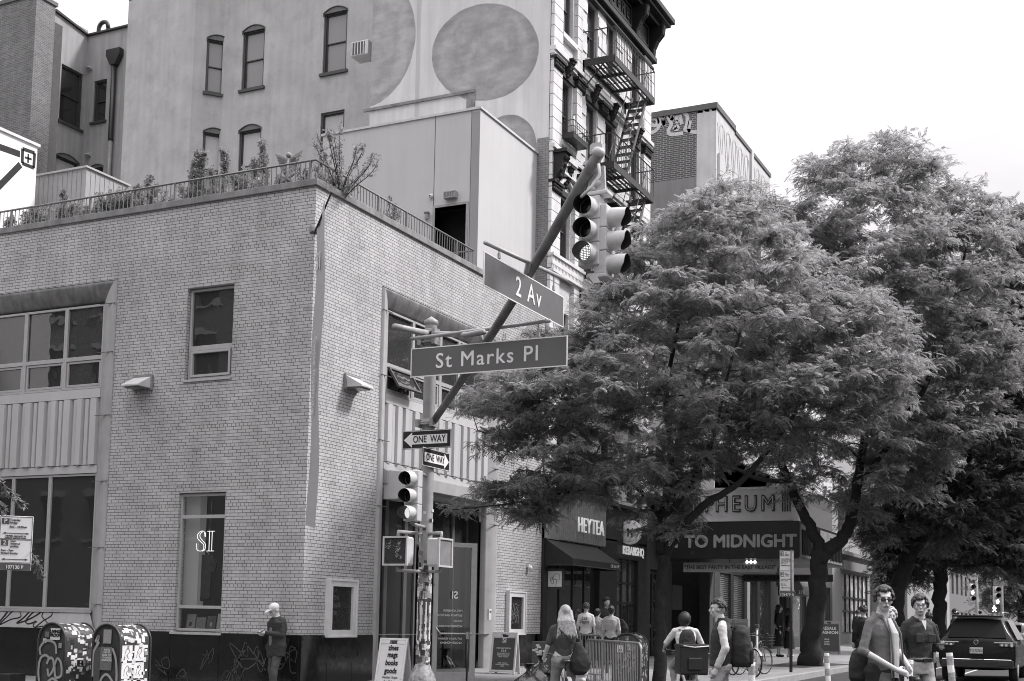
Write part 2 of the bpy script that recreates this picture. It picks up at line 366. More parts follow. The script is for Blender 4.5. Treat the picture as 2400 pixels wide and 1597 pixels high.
# ================================================================ corner brick building
FA, FB = ('x', 0.0), ('y', 0.0)
ZR, ZB = 9.90, 1.10
si = thing('brick_building', 'two storey pale brick corner building with rounded concrete window surrounds and a black stone base', 'building', (0, 0, 0))
YL = 10.2; XR = 10.95
holesA = [(5.01, 9.9, ZB, 8.52), (1.91, 3.1, 6.2, 8.13), (1.92, 3.1, 1.1, 3.9)]
holesB = [(2.53, 8.2, ZB, 8.52)]
mb = MB(); fwall(mb, FA, 0, YL, ZB, ZR, holesA, .22); fwall(mb, FB, 0, XR, ZB, ZR, holesB, .3)
fwall(mb, ('y', YL), 0, 6, 0, ZR, [], .1)
mb.build('wall', BRICK_A, si)
mb = MB(); mb.quad((0.2, 0.2, 9.85), (XR, .2, 9.85), (XR, YL, 9.85), (.2, YL, 9.85)); mb.build('roof', mat('roof_felt', .12, .9), si)
mb = MB(); mb.box(-.05, .28, -.05, YL, ZR, 10.04); mb.box(.28, 7.3, -.05, .28, ZR, 10.04)
mb.build('coping', COPING, si, bevel=.012)
# black stone base in separate slabs with thin joints
ys = [0, .03, 1.35, 1.92, 3.15, 4.2, 5.01, 6.6, 8.2, YL]
for a, b in zip(ys[1:], ys[2:]): mb = MB(); mb.box(-.03, .05, a+.004, b-.004, -.3, ZB-.008); mb.build('base_slab', BLACKBASE, si, bevel=.003)
for a, b in ((-.03, .85), (.85, 1.75), (1.75, 2.53), (8.2, 9.3), (9.3, 10.6)): mb = MB(); mb.box(a+.004, b-.004, -.03, .05, -.3, ZB-.008); mb.build('base_slab', BLACKBASE, si, bevel=.003)
# rounded concrete surrounds, swept with a mitre
def surround(F, uo, sg, w, ztop, zbot, uend, zsplit, right=None):
    mb = MB(); mb.sm = True; K = 10
    prof = [(w*k/K, (.03 if k == 0 else -.055+.15*(1-math.cos(math.pi/2*k/K)))) for k in range(K+1)]; prof.append((w, .22))
    def pc(path, mb=mb):                                              # path(s) -> list of (u,z)
        rows = [[FP(F, *pt, d) for pt in path(s)] for s, d in prof]; n = len(rows[0]); vs = [p for r in rows for p in r]
        mb.add(vs, [(i*n+j, i*n+j+1, (i+1)*n+j+1, (i+1)*n+j) for i in range(len(rows)-1) for j in range(n-1)])
    pc(lambda s: [(uo+sg*s, zbot), (uo+sg*s, ztop-s)]); mt = MB(); mt.sm = True
    if right is not None: m3_ = MB(); m3_.sm = True; pc(lambda s: [(right-sg*s, ztop-s), (right-sg*s, zbot)], m3_); m3_.build('window_surround', CONC, si)
    pc(lambda s: [(uo+sg*s, ztop-s), (uend if right is None else right-sg*s, ztop-s)], mt); mt.build('surround_head', CONC_DIRTY, si)
    o = mb.build('window_surround', CONC, si)
    for z in zsplit:
        for u0 in ([uo] if right is None else [uo, right-w]): m2 = MB(); fbox(m2, F, u0-.002, u0+w+.002, z, z+.008, -.058, -.03); m2.build('joint', mat('joint_dark', .12, .9), o)  # thin joints in plain dark grey
    return o
surround(FA, 5.01, 1, .42, 8.52, ZB, 9.9, (8.0, 6.95, 5.6, 4.2, 2.8, 1.62))
surround(FB, 2.53, 1, .41, 8.52, .12, None, (8.0, 6.6, 5.2, 3.8), right=8.2)
# ribbon windows: frame bars, sashes and one pane mesh per window
def bay(F, us, zb, zt, zm, d, sashes=True, w=.05, gm=GLASS):
    for a, b in zip(us, us[1:]):
        fr = MB(); fframe(fr, F, a, b, zb, zt, w, d, d+.09)
        fbox(fr, F, a+w, b-w, zm-.045, zm+.045, d+.002, d+.088)
        if sashes: fframe(fr, F, a+w+.01, b-w-.01, zb+w+.01, zm-.05, .05, d+.02, d+.07)
        wo = fr.build('window', ALU, si, bevel=.004)
        pn = MB(); fquad(pn, F, a+w, b-w, zm, zt-w, d+.05); fquad(pn, F, a+w, b-w, zb+w, zm, d+.055); pn.build('pane', gm, wo)
bay(FA, [5.43, 6.52, 7.72, 8.92, 9.9], 6.23, 8.06, 6.9, .1)
m1, m2_, m3 = onY(975, 800, .1).x, onY(1032, 800, .1).x, onY(1084, 880, .1).x
ux = [2.94, onY(970, 800, .1).x, onY(1034, 830, .1).x, 6.25, 7.79]
bay(FB, ux, 6.28, 8.1, 6.9, .1)
# the first small sash of the avenue window stands open
sa = MB(); sa.box(0, 1.0, -.03, .02, -.52, -.47); sa.box(0, 1.0, -.03, .02, -.05, 0); sa.box(0, .05, -.03, .02, -.47, -.05); sa.box(.95, 1.0, -.03, .02, -.47, -.05)
so = sa.build('open_sash', DARKFRAME, si); so.location = (3.05, .12, 6.86); so.rotation_euler = (math.radians(-32), 0, 0); sa = MB(); sa.quad((.05, 0, -.47), (.95, 0, -.47), (.95, 0, -.05), (.05, 0, -.05)); sa.build('pane', GLASS_DARK, so)
# ribbed spandrel panels
def ribbed(F, u0, u1, z0, z1, d, seed):
    mb = MB(); fbox(mb, F, u0, u1, z0, z1, d+.06, d+.1); r = random.Random(seed); u = u0+.06; k = 0
    while u < u1-.1:
        w = (.17, .09, .13, .07)[k % 4]*r.uniform(.9, 1.1); dd = (-.03, .01, -.05, .0)[k % 4]
        prof = [(u, d+.06), (u+.012, d+dd), (u+w, d+dd-.02), (u+w+.01, d+.06)]
        mb.prism([FP(F, a, z0+.18, b) for a, b in prof], FP(('x', 0) if F[0] == 'x' else ('y', 0), 0, z1-z0-.4, 0)); u += w+(.09, .05, .06, .1)[k % 4]; k += 1
    fbox(mb, F, u0, u1, z1-.2, z1, d, d+.058); fbox(mb, F, u0, u1, z0, z0+.16, d, d+.058)
    return mb.build('spandrel_panel', PANEL, si, bevel=.004)
ribbed(FA, 5.43, 9.9, 4.40, 6.22, .08, 3)
ribbed(FB, 2.94, 7.79, 4.62, 6.27, .08, 4)
# shop window on the side street
yl = [5.43, onX(110, 1270, .1).y, onX(24, 1270, .1).y, 9.9]
for a, b in zip(yl, yl[1:]):
    fr = MB(); fframe(fr, FA, a, b, 1.5, 4.39, .045, .1, .18); wo = fr.build('shop_window', ALU, si, bevel=.004); fquad(MB(), FA, 0, 1, 0, 1, 0)
    pn = MB(); fquad(pn, FA, a+.04, b-.04, 1.54, 4.35, .14); pn.build('pane', GLASS_DARK, wo)
mb = MB(); mb.prism([(-.02, 5.3, 1.44), (.12, 5.43, 1.44), (.12, 5.43, 1.5), (-.02, 5.3, 1.5)], (0, 4.5, 0)); mb.prism([(-.1, 5.13, ZB), (.1, 5.43, ZB), (.1, 5.43, 1.44), (.0, 5.35, 1.44)], (0, 4.6, 0))
ap = mb.build('window_apron', CONC, si)
# graffiti tag on the apron (painted strokes, laid 3 mm proud of the sloping face)
def spl(pts, n=8):                                              # smooth polyline through control points
    P = [np.array(p, float) for p in pts]; P = [2*P[0]-P[1]]+P+[2*P[-1]-P[-2]]; out = []
    for i in range(1, len(P)-2):
        for k in range(n):
            t = k/n; a, b, c, d = P[i-1:i+3]; out.append(.5*((2*b)+(c-a)*t+(2*a-5*b+4*c-d)*t*t+(3*b-a-3*c+d)*t**3))
    out.append(P[-2]); return out
PAINTK = mat('graffiti_black', .012, .5); PAINTG = mat('graffiti_grey', .16, .6); PAINTW = mat('graffiti_white', .5, .6)
def apron_pt(px, py):
    h = onX(px, py, -.05); zc = min(max(h.z, ZB), 1.44); k = (zc-ZB)/.34; return (-.1+.1*k-.006, h.y, zc)
def zz(x0, y0, s): return lambda pts: [(x0+a*s, y0+b*s) for a, b in pts]
zA = zz(0, 1380, 400/2357)
mb = MB()
for st, w_ in (([(0, 300), (80, 290), (60, 370), (0, 470)], .05), ([(180, 275), (100, 380), (15, 500), (150, 430), (280, 390), (230, 290), (225, 240)], .035), ([(420, 270), (330, 400), (250, 480), (400, 430), (540, 330), (480, 290), (370, 430), (400, 490), (520, 460)], .045),
               ([(800, 270), (690, 330), (600, 300), (570, 380), (640, 450), (680, 490)], .035), ([(680, 270), (700, 370), (600, 450), (520, 530)], .03), ([(490, 440), (490, 530), (620, 520)], .03)):
    mb.ribbon([apron_pt(*p) for p in spl(zA(st))], w_, (1, 0, .3))
mb.build('graffiti', PAINTK, ap)
mb = MB(); rgf = random.Random(21)
for (cx_, cy_, sc2, seed_) in ((560, 1545, 1, 1), (600, 1540, .9, 2), (540, 1590, .8, 3), (697, 1545, .9, 4), (380, 1560, .6, 5), (430, 1580, .6, 6), (775, 1560, .5, 7), (575, 1570, 1, 8), (655, 1560, .9, 9), (480, 1545, .7, 10), (720, 1575, .8, 11), (640, 1520, .6, 12)):
    rg = random.Random(seed_); pts_ = [(cx_+rg.uniform(-28, 28)*sc2, cy_+rg.uniform(-40, 40)*sc2) for _ in range(9)]
    P3 = [onX(a_, b_, -.034) for a_, b_ in spl(pts_, 7)]; mb.ribbon([q_ for q_ in P3 if -.1 < q_.z < 1.07 and q_.y > .05] or [(-.034, 1, .5), (-.034, 1.01, .5)], .02, (1, 0, 0))
sl0 = [o for o in si.children if o.name.startswith('base_slab')][0]; mb.build('scratched_graffiti', mat('chalky_scratch', .045, .7, .6, 3), sl0)
# small punched window and tall display window on the side street
fr = MB(); fframe(fr, FA, 1.93, 3.08, 6.22, 8.11, .05, .08, .18); fbox(fr, FA, 1.98, 3.03, 6.83, 6.93, .082, .178); fframe(fr, FA, 2.0, 3.01, 6.28, 6.82, .05, .06, .16); fbox(fr, FA, 1.91, 3.12, 6.17, 6.21, -.03, .2)
wo = fr.build('window', ALU, si, bevel=.004); pn = MB(); fquad(pn, FA, 1.97, 3.05, 6.9, 8.07, .13); fquad(pn, FA, 2.04, 2.97, 6.32, 6.8, .12); pn.build('pane', GLASS, wo)
fr = MB(); fframe(fr, FA, 1.93, 3.1, 1.12, 3.88, .05, .06, .14); fbox(fr, FA, 1.98, 3.05, 3.38, 3.45, .062, .138); fbox(fr, FA, 1.98, 3.05, 1.57, 1.63, .062, .138); fbox(fr, FA, 1.88, 3.16, 1.05, 1.1, -.06, .2)
wo = fr.build('display_window', ALU, si, bevel=.004); pn = MB(); fquad(pn, FA, 1.97, 3.06, 1.15, 3.85, .1); pn.build('pane', CLEAR, wo)
mb = MB(); mb.box(.14, 1.6, 1.6, 1.64, 1.0, 4.1); mb.box(1.56, 1.6, 1.6, 4.2, 1.0, 4.1); mb.box(.14, 1.6, 4.16, 4.2, 1.0, 4.1); mb.box(.14, 1.6, 1.64, 4.16, 1.0, 1.08); mb.box(.14, 1.6, 1.64, 4.16, 4.04, 4.1)
mb.build('display_interior', emit('glowing_interior', .10, .010), si)  # room surfaces emit faintly themselves, in place of indoor lighting
mb = MB(); mb.box(.25, .45, 2.75, 3.12, 1.6, 4.0); mb.build('glowing_strip', emit('glowing_wall_strip', .3, .05), si)  # pale wall strip with added glow, brighter than the rest of the room
# items in the display window
nt_ = emit('neon_tube', .8, .8)
neon = thing('neon_sign', 'small neon letters SI hanging in the tall display window', 'neon sign', tuple(onX(481, 1269, .2)), math.radians(-90))
tx = []
def neon_stroke(pts, s=.0034): return [((p[0]-1418)*s, 0, -(p[1]-497)*s) for p in pts]
mb = MB()
for st in ([(1415, 470), (1408, 440), (1385, 437), (1360, 455), (1362, 480), (1385, 500), (1408, 520), (1405, 548), (1380, 555), (1358, 545), (1354, 510)], [(1420, 470), (1418, 445)], [(1395, 440), (1378, 455), (1380, 475), (1400, 495), (1420, 515), (1418, 545), (1400, 556)],
           [(1432, 438), (1485, 438)], [(1432, 555), (1485, 555)], [(1448, 440), (1448, 553)], [(1468, 440), (1468, 553)]):
    mb.tube(neon_stroke([tuple(p) for p in spl(st, 4)] if len(st) > 2 else st), .007, 6)
mb.build('letters', nt_, neon); mb = MB(); mb.tube([(.1, 0, .2), (.13, 0, .85)], .003, 4); mb.build('wire', OFFWHITE, neon)
sh = thing('tshirt', 'dark printed t-shirt hanging in the display window below the neon letters', 'shirt', tuple(onX(476, 1356, .35)), math.radians(-90))
out = [(-.1, .5), (-.2, .47), (-.3, .3), (-.3, .12), (-.22, .1), (-.2, -.42), (-.05, -.46), (.18, -.42), (.2, .12), (.27, .1), (.32, .28), (.22, .46), (.1, .5), (0, .47)]
mb = MB(); mb.prism([(a, 0, b) for a, b in out], (0, .05, 0)); mb.build('cloth', mat('dark_cloth', .05, .9, .3, 6), sh, bevel=.02)
mb = MB(); mb.tube([(-.12, 0, .5), (0, 0, .6), (.12, 0, .5)], .006, 5); mb.build('hanger', OFFWHITE, sh)
bk = [('framed book with a small dark square on its cover', .30, .36), ('grey book with round figure on its cover', .22, .3), ('dark portrait book leaning in the window', .12, .33), ('pale book with a face at the right end', .4, .38)]
for k, (lb, v, h) in enumerate(bk):
    b = thing('book', lb, 'book', (.28, 2.93-.26*k, 1.1), math.radians(-90+4*(k % 2)), 'books in the display window')
    mb = MB(); mb.box(-.11, .11, 0, .03, 0, h); c = mb.build('cover', mat('cover_%d' % k, v, .5, .2, 20), b, bevel=.003)
    c.rotation_euler = (math.radians(-9), 0, 0)
    mb = MB(); (mb.box(-.03, .03, -.004, -.001, .12, .2) if k != 1 else mb.lathe((0, -.003, .16), [(.06, 0), (.045, -.002)], 16, 'y'))
    c2 = mb.build('picture', [DGREY, GREY, mat('face_tone', .35), GREY][k], b); c2.rotation_euler = (math.radians(-9), 0, 0)
# avenue side entrance: recessed glass front, brow, shutter housing
mb = MB(); fbox(mb, FB, 2.94, 7.79, 4.32, 4.6, -.02, .35); fbox(mb, FB, 2.94, 7.79, 4.22, 4.32, .1, .9); mb.build('entrance_brow', CONC, si, bevel=.01)
mb = MB(); mb.prism([(2.98, -.45, 4.55), (2.98, .1, 4.62), (2.98, .1, 3.98), (2.98, -.25, 3.98), (2.98, -.45, 4.2)], (.62, 0, 0)); mb.build('shutter_housing', PANEL, si, bevel=.008)
fr = MB(); F5 = ('y', .55)
gx = [3.0, 3.9, 4.75, 5.22]
for a, b in zip(gx, gx[1:]): fframe(fr, F5, a, b, gz(4), 4.25, .07, 0, .1)
for a, b in ((5.22, 7.0), (7.0, 7.79)): fframe(fr, F5, a, b, gz(5) if a > 6 else 3.15, 4.25, .06, 0, .1)
ent = fr.build('entrance_glazing', mat('bronze_frame', .11, .4), si, bevel=.004); pn = MB(); fquad(pn, F5, 3.0, 5.22, .2, 4.2, .05); fquad(pn, F5, 5.22, 7.79, 3.1, 4.2, .05); fquad(pn, F5, 7.0, 7.79, .2, 3.1, .05); pn.build('pane', GLASS_DARK, ent)
mb = MB(); mb.box(2.9, 7.9, 2.6, 2.65, 0, 4.3); mb.box(2.9, 2.94, .3, 2.6, 0, 4.3); mb.box(7.79, 7.85, .3, 2.6, 0, 4.3); mb.box(2.9, 7.85, .3, 2.6, 4.28, 4.32); mb.build('lobby', mat('lobby_dark', .03), si)
# the glass door standing open towards the pavement, handle bar and lettering on the glass
pL, pR = atD(1013, 1570, 24.6), atD(1113, 1570, 25.0); dv = (pR-pL); dw = math.hypot(dv.x, dv.y)
door = MB(); door.box(0, .09, 0, .05, 0, 2.75); door.box(dw-.12, dw, 0, .05, 0, 2.75); door.box(.09, dw-.12, 0, .05, 0, .24); door.box(.09, dw-.12, 0, .05, 2.66, 2.75)
do = door.build('glass_door', mat('door_aluminium', .25, .4), si, bevel=.004); do.location = (pL.x, pL.y, .2); do.rotation_euler = (0, 0, math.atan2(dv.y, dv.x))
pn = MB(); pn.quad((.09, .025, .24), (dw-.12, .025, .24), (dw-.12, .025, 2.66), (.09, .025, 2.66)); pn.build('pane', clearglass('door_glass', .12, .35), do)
hb = MB(); hb.tube([(.12, -.07, .98), (dw-.14, -.07, .98)], .014, 8); hb.tube([(.12, -.07, .98), (.05, 0, 1.1)], .014, 6); hb.tube([(dw-.14, -.07, .98), (dw-.08, 0, 1.0)], .014, 6); hb.build('handle', ALU, do)
text('SI', .2, do, OFFWHITE, (dw/2-.02, -.01, 1.72), ext=.001, sx=-1, bold=.004)
for k, (ln, zz_) in enumerate((('FREE ADMISSION', 1.42), ('ENTRADA GRATUITA', 1.33), ('HOURS', 1.22), ('WEDNESDAY-FRIDAY', 1.12), ('SATURDAY SUNDAY', .88), ('CLOSED MONDAY', .8))):
    text(ln, .055, do, OFFWHITE, (dw-.3, -.01, zz_), ext=.001, sx=-1, al='LEFT')
# poster cases
for i, (a, b, z0, z1, lb) in enumerate(((.79, 1.77, 1.08, 2.18, 'do\nyou\nread\nme\na'), (8.86, 9.82, 1.1, 2.16, ''))):
    pc = thing('poster_case', ('white framed poster case with dark poster and lettering, on the brick near the building corner', 'white framed poster case with dark poster on the narrow brick wall beside the black storefront')[i], 'display case', (a, 0, z0), 0, 'poster cases on the avenue wall')
    mb = MB(); F0 = ('y', 0.0); fframe(mb, F0, 0, b-a, 0, z1-z0, .12, -.09, .0); fframe(mb, F0, -.03, b-a+.03, -.03, z1-z0+.03, .04, -.11, -.0); mb.build('frame', WHITE, pc, bevel=.004)
    mb = MB(); fbox(mb, F0, .12, b-a-.12, .12, z1-z0-.12, -.03, -.01); mb.build('poster', mat('poster_dark', .02, .25), pc)
    if lb: text(lb, .17, pc, mat('poster_letters', .07), (.15, -.034, .62), ext=.001, al='LEFT', bold=.004, line=.9)
    else:
        mb = MB(); r = random.Random(5)
        for k in range(9): mb.ribbon([(.2+r.random()*.5, -.034, .2+r.random()*.6) for _ in range(3)], .03, (0, 1, 0))
        mb.build('picture', mat('poster_grey', .12), pc)
# wedge-shaped wall lamps
def wall_lamp(loc, rz_, label):
    t = thing('wall_lamp', label, 'wall lamp', loc, rz_, 'wedge wall lamps on the brick')
    mb = MB(); pr = [(0, -.02, .2), (0, -.42, -.02), (0, -.42, -.06), (0, 0, -.06), (0, 0, .2)]
    mb.prism([(x-.23, y, z) for x, y, z in pr], (.46, 0, 0)); mb.build('hood', mat('lamp_hood', .5, .5), t, bevel=.008)
    mb = MB(); mb.box(-.18, .18, -.36, -.04, -.085, -.061); mb.build('lens', mat('lamp_lens', .15, .2), t)
    mb = MB(); mb.box(-.26, .26, -.06, .0, -.1, .22); mb.build('back_plate', GREY, t, bevel=.006)
a = onX(333, 905, -.05); wall_lamp((-.0, a.y, a.z), math.radians(-90), 'wedge-shaped metal lamp on the side street brick, left of the small window')
a = onY(826, 905, -.05); wall_lamp((a.x, 0, a.z), 0, 'wedge-shaped metal lamp on the avenue brick beside the concrete window surround')
# dome camera and intercom
cm = thing('security_camera', 'small white dome camera on the brick left of the black awning', 'camera', tuple(onY(1236, 1330, 0)), 0)
mb = MB(); mb.ball((0, -.08, -.02), .07); mb.box(-.05, .05, -.06, 0, .0, .08); mb.build('dome', WHITE, cm)
ic = thing('intercom', 'small pale intercom box on the concrete column right of the glass door', 'intercom', tuple(onY(1145, 1440, -.12)), 0)
mb = MB(); mb.rbox(-.07, .07, -.05, 0, -.15, .13, .015); mb.build('box', OFFWHITE, ic); mb = MB(); mb.box(-.04, .04, -.055, -.049, .04, .08); mb.build('screen', DGREY, ic)

# ================================================================ roof railing, roof house, planting
rail = thing('roof_railing', 'grey metal railing with thin balusters along the flat roof edge of the brick building', 'railing', (0, 0, 10.04))
RT = .44
mb = MB(); mb.tube([(.12, YL, RT), (.12, .12, RT), (6.9, .12, RT), (6.9, .9, RT)], .022, 6); mb.build('top_rail', STEELPAINT, rail)
mb = MB(); mb.box(.11, .13, .12, YL, .03, .05); mb.box(.12, 6.9, .11, .13, .03, .05); mb.build('bottom_rail', STEELPAINT, rail)
bs = [(.12, .12+.118*k) for k in range(1, 84)]+[(.12+.118*k, .12) for k in range(1, 58)]
rest = MB(); base_ = None
order_ = sorted([i for i in range(len(bs)) if (i if i < 83 else i-83) % 10 != 9], key=lambda i: bs[i][1]+abs(bs[i][0])*.3)
for n_, i in enumerate(order_):
    x, y = bs[i]
    if n_ >= 100: rest.box(x-.007, x+.007, y-.007, y+.007, .05, RT); continue
    if base_ is None: mb = MB(); mb.box(-.007, .007, -.007, .007, .05, RT); base_ = mb.build('baluster', STEELPAINT, rail); base_.location = (x, y, 0)
    else: c = base_.copy(); COL.objects.link(c); c.parent = rail; c.location = (x, y, 0)
tag(rest.build('far_balusters', STEELPAINT, rail), kind='stuff')
for i, (x, y) in enumerate(bs):
    if (i < 83 and i % 10 == 9) or (i >= 83 and (i-83) % 10 == 9) or i == 0:
        mb = MB(); mb.box(x-.02, x+.02, y-.02, y+.02, 0, RT+.0); mb.build('post', STEELPAINT, rail)
XP = 7.55
pt_, pe = onX(757, 320, XP), onX(1127, 257, XP)
ph = thing('roof_house', 'smooth light grey roof house with a dark open doorway behind the roof railing', 'building', (0, 0, 0))
y1 = pt_.y; y0 = .36; zt = 14.36
dl, dr = onX(1020, 487, XP).y, onX(1093, 487, XP).y; zd = onX(1060, 483, XP).z
mb = MB(); FPH = ('x', XP); fwall(mb, FPH, y0, y1, 9.85, zt, [(dr, dl, 9.85, zd)], .25); fwall(mb, ('y', y0), XP, 11.0, 9.85, zt, [], .1); mb.quad((XP, y0, zt), (11.0, y0, zt), (11.0, y1, zt), (XP, y1, zt)); mb.quad((XP, y1, 9.85), (11, y1, 9.85), (11, y1, zt), (XP, y1, zt))
wl = mb.build('wall', PANEL, ph)
mb = MB(); mb.box(XP+.8, XP+.82, dr-.3, dl+.3, 9.85, zd+.2); mb.box(XP+.25, XP+.8, dr-.3, dr-.28, 9.85, zd+.2); mb.box(XP+.25, XP+.8, dl+.28, dl+.3, 9.85, zd+.2); mb.box(XP+.25, XP+.8, dr-.3, dl+.3, zd+.05, zd+.1); mb.build('dark_interior', BLACKMATT, ph)
mb = MB(); fframe(mb, FPH, dr-.06, dl+.06, 9.8, zd+.06, .06, -.02, .25); mb.build('door_frame', mat('grey_frame', .3), ph)
for px in (1018, 1103):                                         # panel joints
    yy = onX(px, 400, XP).y; mb = MB(); fbox(mb, FPH, yy-.008, yy+.008, 9.85 if px > 1050 else zd+.06, zt, -.006, .002); mb.build('panel_joint', mat('joint_grey', .12), ph)
yy = onX(1103, 400, XP).y; mb = MB(); fbox(mb, FPH, y0+.0, yy-.01, 9.85, zt-.06, -.005, .001); mb.build('corner_panel', mat('corner_panel_grey', .27, .7, .04, 1), ph)
mb = MB(); mb.box(XP-.04, 11.0, y0-.04, y0+.1, zt, zt+.06); mb.box(XP-.04, XP+.1, y0+.1, y1+.04, zt, zt+.06); mb.build('parapet_cap', mat('cap_metal', .5), ph)
p = onX(1055, 457, XP-.1)
ex = thing('exit_sign', 'faded EXIT sign box above the roof doorway', 'sign', (XP, p.y, p.z), math.radians(-90))
mb = MB(); mb.rbox(-.17, .17, -.16, 0, -.1, .1, .02); mb.build('box', mat('exit_box', .28), ex); text('EXIT', .15, ex, mat('exit_letters', .14), (0, -.164, 0), bold=.003)
p = onX(1008, 459, XP-.1); cm = thing('security_camera', 'small white dome camera beside the EXIT sign on the roof house', 'camera', (XP, p.y, p.z), 0)
mb = MB(); mb.ball((-.06, 0, 0), .06, 12); mb.build('dome', WHITE, cm); mb = MB(); mb.ball((-.11, 0, 0), .022, 8); mb.build('lens', BLACK, cm)
p = onX(1000, 505, XP-.1); wl_ = thing('bulkhead_lamp', 'small jar-shaped lamp left of the roof doorway', 'wall lamp', (XP, p.y, p.z), 0)
mb = MB(); mb.lathe((-.1, 0, 0), [(0, .1), (.07, .09), (.08, .05), (.05, .03)], 12); mb.box(-.1, 0, -.02, .02, .04, .08); mb.build('cap', GREY, wl_); mb = MB(); mb.lathe((-.1, 0, 0), [(.05, .03), (.055, -.08), (.03, -.13), (0, -.13)], 12); mb.build('jar', mat('jar_glass', .3, .15), wl_)
p = onX(803, 562, XP-.1)
# ================================================================ tall stuccoed rear building with its light well
def planhit(px, o, d):                                         # plan intersection of the sight line of column px with a line
    r = ray(px, 700); A = np.array([[r.x, -d[0]], [r.y, -d[1]]]); t = np.linalg.solve(A, np.array([o[0]-CAM.x, o[1]-CAM.y])); return (o[0]+d[0]*t[1], o[1]+d[1]*t[1])
def sash(F, u0, u1, z0, z1, parent, arch=.0, blind=0, gm=GLASS_SKY, sill=True, mid=None, fm=None, dd=.1):
    """double-hung window in an opening u0..u1, z0..z1 of frame F; arch = rise of the segmental head above z1"""
    fm = fm or DARKFRAME; W = u1-u0; fr = MB(); zm = mid or (z0+z1)/2; w_ = .07
    fframe(fr, F, u0, u1, z0, z1, w_, dd-.05, dd+.08); fframe(fr, F, u0+w_, u1-w_, zm-.02, z1-w_, .035, dd, dd+.05); fframe(fr, F, u0+w_, u1-w_, z0+w_, zm+.02, .04, dd+.02, dd+.07)
    o = fr.build('window', fm, parent); pn = MB(); fquad(pn, F, u0+w_, u1-w_, zm, z1-w_, dd+.03); fquad(pn, F, u0+w_, u1-w_, z0+w_, zm, dd+.05); pn.build('pane', gm, o)
    if blind:
        b = MB(); fquad(b, F, u0+w_+.03, u1-w_-.03, z1-w_-(z1-z0)*blind, z1-w_-.03, dd+.027); b.build('blind', mat('roller_blind', .42, .8, .04), o)
    if arch:
        K = 8; a = MB(); top = [(u0+W*k/K, z1+arch*(1-(2*k/K-1)**2)) for k in range(K+1)]
        a.prism([FP(F, u, z, -.02) for u, z in top]+[FP(F, u1, z1-.03, -.02), FP(F, u0, z1-.03, -.02)], Vector(FP(F, 0, 0, .04))-Vector(FP(F, 0, 0, 0))); a.build('arched_head', mat('lintel_grey', .12, .7), o)
        r_ = MB(); r_.tube([FP(F, u, z, -.03) for u, z in [(u0, z1-.1)]+top+[(u1, z1-.1)]], .022, 5); r_.build('arch_moulding', fm, o)
    if sill: s_ = MB(); fbox(s_, F, u0-.08, u1+.08, z0-.1, z0, -.08, dd+.02); s_.build('sill', fm, o)
    return o
st = thing('stucco_building', 'tall grey stuccoed rear building with tall dark-framed arched windows above the roof garden', 'building', (0, 0, 0))
XS_ = 14.0
o_, d_ = (13.3, 14.6), (.75, -.6614)
c1 = planhit(429, o_, d_); k_ = (XS_-o_[0])/d_[0]; c2 = (XS_, o_[1]+d_[1]*k_); cl = onX(288, 300, c1[0]).y
ul = math.hypot(c2[0]-c1[0], c2[1]-c1[1]); tdir = ((c2[0]-c1[0])/ul, (c2[1]-c1[1])/ul)
FG = ('g', c1, tdir)                                            # u from the left crease towards the right one
def uG(px, py):
    p = planhit(px, o_, d_); return (p[0]-c1[0])*tdir[0]+(p[1]-c1[1])*tdir[1]
Z0, Z1 = 9.0, 26.0
wA, wB = uG(460, 100)+.0, uG(516, 100)
hG = [(wA, wB, 19.5, 21.45), (wA, wB, 16.0, 18.1)]
FX = ('x', XS_)
hX = [(12.19, 13.12, 19.5, 21.6), (8.82, 9.76, 19.5, 21.6), (12.19, 13.12, 16.0, 18.05), (8.82, 9.76, 16.3, 18.15)]
mb = MB(); fwall(mb, FG, 0, ul, Z0, Z1, hG, .2); fwall(mb, FX, 5.0, c2[1], Z0, Z1, hX, .2); fwall(mb, ('x', c1[0]), c1[1], cl, Z0, 23.35, [], .2)
mb.quad((c1[0], cl, Z0), (c1[0], cl, 26), (18, cl, 26), (18, cl, Z0)); mb.quad((c1[0], cl, 23.3), (c1[0], c1[1], 23.3), (c1[0], c1[1], 26), (c1[0], cl, 26))
mb.quad((c1[0], cl, 26), (18, cl, 26), (18, 5, 26), (c1[0], 5, 26))
mb.build('wall', STUCCO, st)
sash(FG, wA, wB, 19.5, 21.45, st, arch=.16, gm=GLASS_SKY); sash(FG, wA, wB, 16.0, 18.1, st, arch=.16, blind=.62, mid=16.8)
sash(FX, 12.19, 13.12, 19.5, 21.6, st, arch=.16); sash(FX, 8.82, 9.76, 19.5, 21.6, st, arch=.16)
sash(FX, 12.19, 13.12, 16.0, 18.05, st, arch=.16, blind=.62, mid=16.8); sash(FX, 8.82, 9.76, 16.3, 18.15, st, blind=.9)
